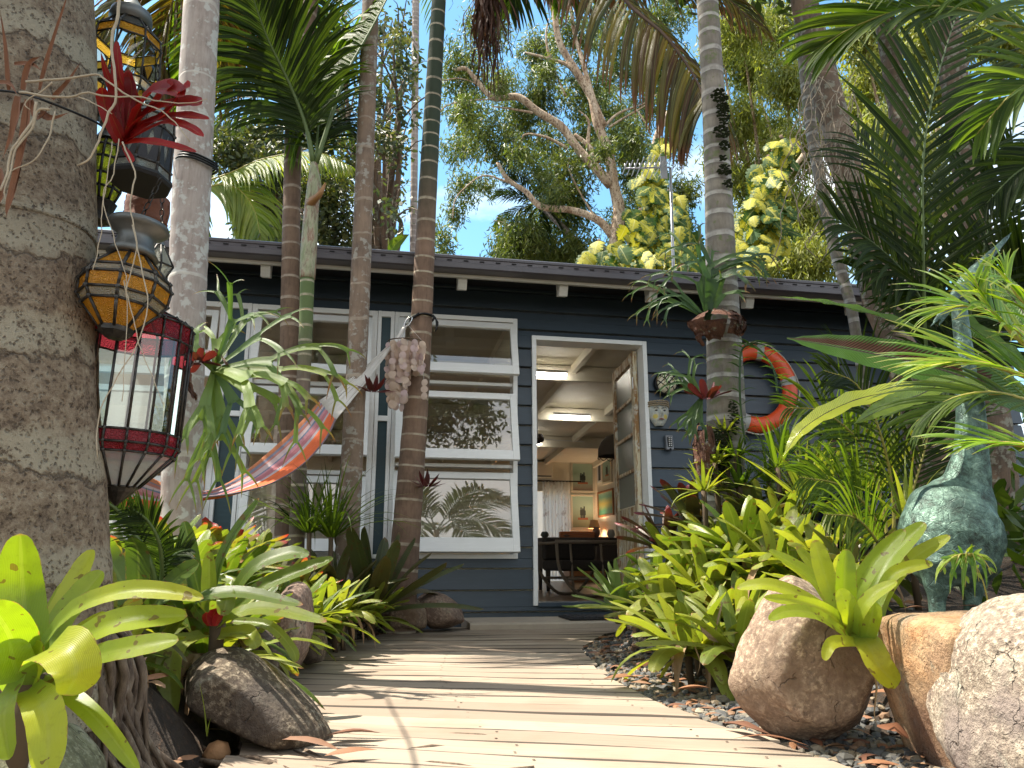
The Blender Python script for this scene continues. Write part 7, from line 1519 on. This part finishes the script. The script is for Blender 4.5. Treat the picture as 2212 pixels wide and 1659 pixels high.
lantern('small yellow green glass lantern close against the thick trunk',(236,300,Y),8,[(r*.6,z(306)),(r*.9,z(322)),(r*1.05,z(350)),(r*1.08,z(385)),(r*1.0,z(412)),(r*.7,z(436))],[GYEL]*5,[(.008,z(275)),(.018,z(285)),(.03,z(306))],[(r*.8,z(436)),(r*.95,z(440)),(r*.7,z(462)),(r*.75,z(480)),(r*.3,z(486)),(.001,z(487))],strut=.0034,hang=(240,150,Y),rot=.3)
Y=1.60; z=lambda y: zd(40,y,Y); r=.075
lantern('topmost clear lantern with orange marbled borders beneath a domed cap',(283,40,Y),8,[(r*.45,z(48)),(r*.95,z(84)),(r*1.0,z(104)),(r*1.05,z(190)),(r*1.0,z(208)),(r*.6,z(262))],[GCLR,GAMB,GCLR,GFRO,GCLR],[(.010,z(0)),(.03,z(22)),(.045,z(30)),(.048,z(44)),(.038,z(52))],[(r*.6,z(262)),(r*.5,z(270)),(.001,z(271))],strut=.0026,hang=(290,-90,Y),rot=.2)
# rusty chain lantern behind
Y=1.75; c=A(318,455,Y); rl=empty('rusty_lantern',c,'rusty perforated tin basket on chains behind the amber lantern','lantern')
RUST=plain('rusted_tin',(.20,.07,.035),.85,.5,30,.6)
mb=MB(); mb.lathe([(.02,.05),(.05,.03),(.052,0),(.048,-.03),(.05,-.032),(.03,-.05)],20); mb.obj('basket',RUST,rl)
for k in range(5):
    mb=MB(); a=k*1.256; x0=.048*math.cos(a); y0=.048*math.sin(a)
    for i in range(16): zz=.03-.013*i; u=Vector((.004,0,0)) if i%2 else Vector((0,.004,0)); q=Vector((x0,y0,zz)); mb.tube([q,q-Vector((0,0,.004))+u,q-Vector((0,0,.012))+u,q-Vector((0,0,.016)),q-Vector((0,0,.012))-u,q-Vector((0,0,.004))-u,q],.0011,5)
    mb.obj('chain',RUST,rl)
pass
mb=MB(); mb.tube([(0,0,.05),A(325,300,Y)-c],.0015,6); mb.obj('hanging_wire',RUST,rl)
# small faceted lantern half hidden at right of the bell cap
Y=1.68; z=lambda y: zd(470,y,Y)
lantern('small dark faceted lantern half hidden right of the bell shaped cap',(350,500,Y),6,[(.008,z(500)),(.034,z(545)),(.012,z(580))],[GFRO,GFRO],[(.004,z(480)),(.01,z(500))],[(.012,z(580)),(.001,z(590))],strut=.0025,hang=(352,330,Y))
# bar the lanterns hang from and black tie on the pale palm
mb=MB(); mb.tube(catmull([A(60,-105,1.45),A(200,-98,1.5),A(283,-92,1.58),A(380,-100,1.66)],16),.008,8); tag(mb.obj('lantern_rail',MAT_BLACK),'thin dark rail above the frame that carries the lantern chains','rail')
mb=MB(); g=random.Random(3); c0=A(425,350,3.3); 
for k in range(3):
    rr_=.088+.003*k; mb.tube([c0+Vector((rr_*math.cos(a_*.2618),rr_*math.sin(a_*.2618),-.014*k+.012*math.sin(a_*.5))) for a_ in range(25)],.005,6)
mb.tube(catmull([c0+Vector((-.09,-.02,0)),c0+Vector((-.14,-.2,.01)),A(345,352,2.2),A(300,340,1.6)],16),.005,6)
tag(mb.obj('black_tie_cord',MAT_BLACK),'black cord knotted round the pale grey palm at lantern height','cord')
# ---------------------------------------------------------------- hammock
m=M('striped_hammock_cloth'); P=m.attr(); u,v,rr0=m.sep(P)[:3]; wv=m.n('TexWave',{'Vector':m.n('CombineXYZ',{0:u,1:m.math('MULTIPLY',v,3.),2:0.}).outputs[0],'Scale':60.},bands_direction='DIAGONAL').outputs[1]
st_=[(0,(.20,.15,.17)),(.06,(.66,.13,.04)),(.36,(.74,.16,.04)),(.42,(.13,.22,.33)),(.42,(.46,.40,.42)),(.48,(.42,.15,.17)),(.60,(.50,.22,.25)),(.66,(.16,.20,.28)),(.72,(.55,.42,.42)),(.80,(.42,.17,.14)),(.86,(.20,.20,.26)),(.92,(.50,.18,.08)),(1,(.38,.30,.28))]
c=m.ramp(u,st_,'CONSTANT'); c=m.mix(m.math('MULTIPLY',wv,.35),c,m.mix(1.,c,(.45,.42,.42),'MULTIPLY'))
MAT_HAM=m.out(m.bsdf(c,.9,m.bump(wv,.5,.004)))
CORDW=plain('white_cotton_cord',(.66,.62,.58),.9,.15,80,.2)
hk=A(878,700,4.93); hm=empty('hammock',hk,'striped orange hammock with white cords slung from the leaning palm','hammock')
E0=(876,705,4.93)
top_=[(690,866,4.55),(650,912,4.5),(600,960,4.4),(534,1014,4.25),(480,1046,4.05),(440,1058,3.9),(380,1055,3.7),(300,1020,3.45),(200,968,3.2),(100,900,3.0)]
bot_=[(726,905,4.45),(703,950,4.4),(655,1002,4.3),(590,1040,4.15),(510,1062,4.0),(440,1073,3.85),(380,1090,3.65),(300,1105,3.4),(200,1095,3.15),(100,1060,2.95)]
n=48; TT=catmull([A(*q) for q in top_],n); BB=catmull([A(*q) for q in bot_],n); rows=[];ps=[]; K=18
for i in range(n+1):
    row=[];q=[]
    for j in range(K+1):
        u_=j/K; p=BB[i].lerp(TT[i],u_); sag=math.sin(math.pi*u_)*(.03+.05*math.sin(math.pi*min(1,i/n*1.1)))
        p=p+Vector((0,.35*sag,-.25*sag))+Vector((0,0,.006*math.sin(j*2.1+i*.2))); row.append(tuple(p)); q.append((u_,i/n,0))
    rows.append(row);ps.append(q)
mb=MB(); mb.grid(rows,ps); o=mb.obj('cloth',MAT_HAM,hm,loc=hm.location); o.location=(0,0,0); sd_=o.modifiers.new('Solid','SOLIDIFY'); sd_.thickness=.006
mb=MB(); r0w=rows[0]; e0=A(852,742,4.88)
for j in range(0,K+1):
    for dj in (0,.5):
        if j+dj>K: continue
        p=Vector(r0w[j]).lerp(Vector(r0w[min(K,j+1)]),dj); q=e0+Vector((R.uniform(-.012,.012),R.uniform(-.012,.012),R.uniform(-.012,.012)))
        mb.tube(catmull([p,p.lerp(q,.5)+Vector((0,0,-.012)),q],8),.0028,4)
o=mb.obj('clew_cords',CORDW,hm,loc=hm.location); o.location=(0,0,0)
mb=MB(); q0=A(852,742,4.88); q1=A(872,708,4.93); mb.tube(catmull([q0,q0.lerp(q1,.5),q1],10),[.016,.015,.014,.013,.013,.012,.012,.012,.012,.011,.011],10); o=mb.obj('wrapped_end',CORDW,hm,loc=hm.location); o.location=(0,0,0)
# left end runs out of frame to a post
mb=MB(); l0=rows[-1]; pe=Vector((-2.9,2.5,1.25))
for j in range(0,K+1): mb.tube([Vector(l0[j]),pe],.0028,4)
o=mb.obj('clew_cords',CORDW,hm,loc=hm.location); o.location=(0,0,0)
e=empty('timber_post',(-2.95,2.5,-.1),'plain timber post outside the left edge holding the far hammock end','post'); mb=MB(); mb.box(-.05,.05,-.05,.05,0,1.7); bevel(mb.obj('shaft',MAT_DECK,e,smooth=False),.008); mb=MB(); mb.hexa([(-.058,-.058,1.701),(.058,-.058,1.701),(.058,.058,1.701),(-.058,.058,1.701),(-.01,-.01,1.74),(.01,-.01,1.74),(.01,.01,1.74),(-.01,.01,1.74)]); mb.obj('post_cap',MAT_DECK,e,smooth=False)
q1=A(874,705,4.93); STL=plain('bright_steel',(.55,.55,.55),.25,.1,40,0,metal=.9); mb=MB(); ax=(A(886,688,4.94)-q1); L_=ax.length*1.25; ax.normalize(); sx=ax.cross(Vector((0,-1,0))).normalized()
lp_=[q1+ax*(L_*(.5-.5*math.cos(t)))+sx*(.016*math.sin(t)) for t in [2*math.pi*i/24 for i in range(25)]]; mb.tube(lp_,.0042,8,cap=False)
tag(mb.obj('carabiner',STL,loc=q1),'bright steel carabiner joining hammock cords to the black strap','carabiner')
mb=MB(); cF=A(912,690,5.05); rF=.082
mb.tube([cF+Vector((rF*math.cos(a_),rF*math.sin(a_),.02*math.cos(a_+.6)+.004*math.sin(a_*3))) for a_ in [2*math.pi*i/30 for i in range(31)]],.008,8)
mb.tube(catmull([A(885,690,4.95),A(895,684,4.95),A(905,676,4.96)],6),.008,8); mb.tube(catmull([A(935,680,4.96),A(942,690,4.94),A(943,712,4.94)],6),.006,6); mb.tube(catmull([A(932,680,4.96),A(946,696,4.93),A(940,716,4.93)],6),.005,6)
tag(mb.obj('black_strap',MAT_BLACK,loc=cF),'black rope strap looped round the leaning palm with frayed knot at its right','rope')
# ---------------------------------------------------------------- shell chime
m=M('capiz_shell'); r_=m.sep(m.attr())[2]; n=m.noise(m.obj(),60,3); c=m.mix(m.math('MULTIPLY',n,.4),m.ramp(r_,[(0,(.62,.48,.40)),(.5,(.70,.56,.44)),(1,(.66,.50,.52))]),(.45,.30,.24))
MAT_SH=m.out(m.n('MixShader',{0:.4,1:m.bsdf(c,.3),2:m.n('BsdfTranslucent',{'Color':c}).outputs[0]}).outputs[0])
cc=A(876,738,4.88); wc=empty('shell_wind_chime',cc,'capiz shell wind chime in two tiers hanging below the hammock end','wind chime'); g=random.Random(8)
mb=MB(); mb.tube([Vector((.115*math.cos(a_),.09*math.sin(a_),.0)) for a_ in [2*math.pi*i/24 for i in range(25)]],.004,6,cap=False); mb.obj('hoop',STEM,wc)
mb=MB(); 
for a_ in (0,2.1,4.2): mb.tube([(.115*math.cos(a_),.09*math.sin(a_),0),(.01,0,.12)],.0013,4)
mb.obj('hanger_strings',CORDW,wc)
mb=MB(); ms=MB()
def disc(p,r0_,yaw,pit):
    T=Matrix.Translation(p)@Matrix.Rotation(yaw,4,'Z')@Matrix.Rotation(math.pi/2+pit,4,'X'); b=len(mb.v); rn=g.random(); k=14
    mb.v.append(tuple(T@Vector((0,0,.003)))); mb.p.append((0,0,rn))
    for j in range(k): a_=2*math.pi*j/k; q=r0_*(1+g.uniform(-.03,.03)); mb.v.append(tuple(T@Vector((q*math.cos(a_),q*math.sin(a_),0)))); mb.p.append((1,0,rn))
    for j in range(k): mb.f.append((b,b+1+j,b+1+(j+1)%k))
nstr=20
for s_ in range(nstr):
    a_=2*math.pi*s_/nstr; rr_=.115 if s_%2 else .07; x,y=rr_*math.cos(a_),rr_*.8*math.sin(a_); x+=-.0 
    ln=(5 if s_%2 else 4); z_=-.03
    if x<.05 and s_%3: ln+=6
    for k in range(ln):
        kx=x*(1-.45*max(0,k-4)/7)-.02*max(0,k-4)/6; ky=y*(1-.45*max(0,k-4)/7)
        disc(Vector((kx+g.uniform(-.006,.006),ky,z_-.040*k+g.uniform(-.006,.006))),g.uniform(.023,.029),g.uniform(-1.2,1.2),g.uniform(-.25,.25))
    ms.tube([(x,y,0),(x,y,z_-.040*min(4,ln))],.0009,4)
for k in range(3): disc(Vector((.135,-.02,-.28-.045*k)),.024,g.uniform(-.4,.4),0)
ms.tube([(.115,0,0),(.135,-.02,-.38)],.0009,4)
o=mb.obj('shell_discs',MAT_SH,wc,smooth=False); o['kind']='stuff'
ms.obj('strings',CORDW,wc)
# grass sprout, seed pod, small pale flower details in the lower left
mb=MB(); leaf(mb,[A(447,1590,1.95),A(445,1560,1.95),A(440,1520,1.95),A(430,1470,1.94)],.0022,'grass',segs=8,cols=3,rnd=.9,up=(0,-1,0)); leaf(mb,[A(447,1590,1.95),A(450,1570,1.95),A(455,1550,1.95)],.0022,'grass',segs=6,cols=3,rnd=.9,up=(0,-1,0))
tag(mb.obj('grass_blade',LF_LIME),'single thin grass blade sprouting in front of the large dark left rock','grass')
pc_=A(470,1620,1.98); mb=MB(); mb.lathe([(.001,.03),(.022,.022),(.032,.0),(.026,-.018),(.001,-.026)],16); mb.v=[tuple(Vector(v)*(1+.25*noise.noise(Vector(v)*60))) for v in mb.v]; o=mb.obj('seed_pod',plain('tan_husk',(.42,.22,.10),.8,.4,40,.5)); o.location=(pc_.x,pc_.y,gz(pc_.x,pc_.y)+.03); tag(o,'round tan seed husk on the soil in front of the large dark left rock','seed pod')
mb=MB()
for P_,w_ in (([(1880,1430),(1893,1480),(1888,1540),(1895,1568)],5),([(1500,1395),(1512,1430),(1505,1460)],4),([(1510,1340),(1530,1375),(1590,1395),(1600,1400)],16),([(1900,1370),(1915,1400),(1905,1440)],18),([(1560,1300),(1548,1350),(1540,1400)],6)):
    leaf(mb,[A(x,y,1.95 if x>1700 else 2.8) for x,y in P_],pxm(w_,2.2)/2,'grass',fold=.6,segs=8,cols=3,rnd=R.random(),up=(0,-1,.2))
tag(mb.obj('dry_leaf_skirt',plain('dry_tan_leaf',(.34,.24,.13),.7,.3,30,.2)),'dry tan leaves hanging below the bromeliads on the right rocks','dry leaves',kind='stuff')
# ---------------------------------------------------------------- palms behind the viewer, mirrored in the panes
for i,(x,y,h,s_,lab) in enumerate(((-1.7,-1.6,4.6,81,'palm behind the viewer at left whose fronds mirror in the window panes'),(1.7,-1.9,5.2,82,'taller palm behind the viewer at right mirrored in the lowest panes'),(-.1,-3.6,4.6,83,'low palm straight behind the viewer mirrored in the lowest window pane'))):
    r0=empty('palm_tree',(x,y,-.05),lab,'palm'); g=random.Random(s_); mb=MB(); mb.tube(catmull([(0,0,0),(.1,0,h*.5),(0,.1,h)],16),[.1-.003*k for k in range(17)],12); mb.obj('trunk',BK_BRN,r0)
    for k in range(9):
        a=2*math.pi*k/9+g.uniform(-.2,.2); d=Vector((math.cos(a),math.sin(a),0)); c=Vector((x,y+.1,h-.05)); e_=g.uniform(.3,1.)
        frond_part(r0,[c,c+d*.7+Vector((0,0,.6*e_)),c+d*1.4+Vector((0,0,.55*e_-.1)),c+d*1.9+Vector((0,0,.1*e_-.4))],LF_DK,RA_G,n=38,LL=.6,lw=.03,segs=4,rg=g)

rt_=empty('shade_tree',(-1.0,-6.5,-.05),'tall leafy shade tree behind the viewer mirrored dark in the upper window panes','tree')
mb=MB(); mb.tube(catmull([(0,0,0),(.2,.1,5),(-.1,0,11)],18),[.22-.006*i for i in range(19)],14); mb.obj('trunk',BK_R,rt_)
mb=MB(); g=random.Random(9)
for i in range(12):
    a=2*math.pi*i/12; e=Vector((2.6*math.cos(a),1.6*math.sin(a),13+g.uniform(-1,1))); mb.tube(catmull([(0,0,8+i*.15),tuple(e*.5+Vector((0,0,4.8))),tuple(e)],10),[.09-.007*k for k in range(11)],6)
mb.obj('branches',BK_R,rt_)
cloud_obj('crown',SHL,[(Vector((x,y,z)),1.5,1.2,1.1) for x,y,z in ((-5,-6.5,12),(-3.2,-6.2,12.8),(-1.4,-6.4,12.2),(.6,-6.2,13),(2.6,-6.6,12.4),(-4.2,-6.4,14),(-2.2,-6.4,14.6),(0,-6.4,14.8),(2,-6.6,14.2),(-2.6,-6.6,11),(1.4,-6.6,11.2),(-.4,-6.4,13.6),(4,-6.6,13))],26000,size=(.14,.24),wid=.42,twigs=24,tw_r=.28,seed=66,down=.4,parent=rt_,loc=rt_.location).location=(0,0,0)
g=random.Random(77)
C=[(Vector((g.uniform(2.3,6.5),g.uniform(2.6,5.2),g.uniform(.2,.55))),.55,.5,.45) for _ in range(40)]+[(Vector((g.uniform(-6.5,-2.4),g.uniform(1.5,4.9),g.uniform(.1,.4))),.55,.5,.4) for _ in range(40)]
UG=leafmat('undergrowth_leaf',[(.03,.07,.012),(.07,.12,.02),(.12,.18,.03)],tr=.35,rough=.45,vein=0)
o=cloud_obj('undergrowth',UG,C,15000,size=(.10,.20),wid=.35,twigs=20,tw_r=.2,seed=78,down=-.3); tag(o,'low dense green undergrowth filling the garden on both sides','undergrowth',kind='stuff')
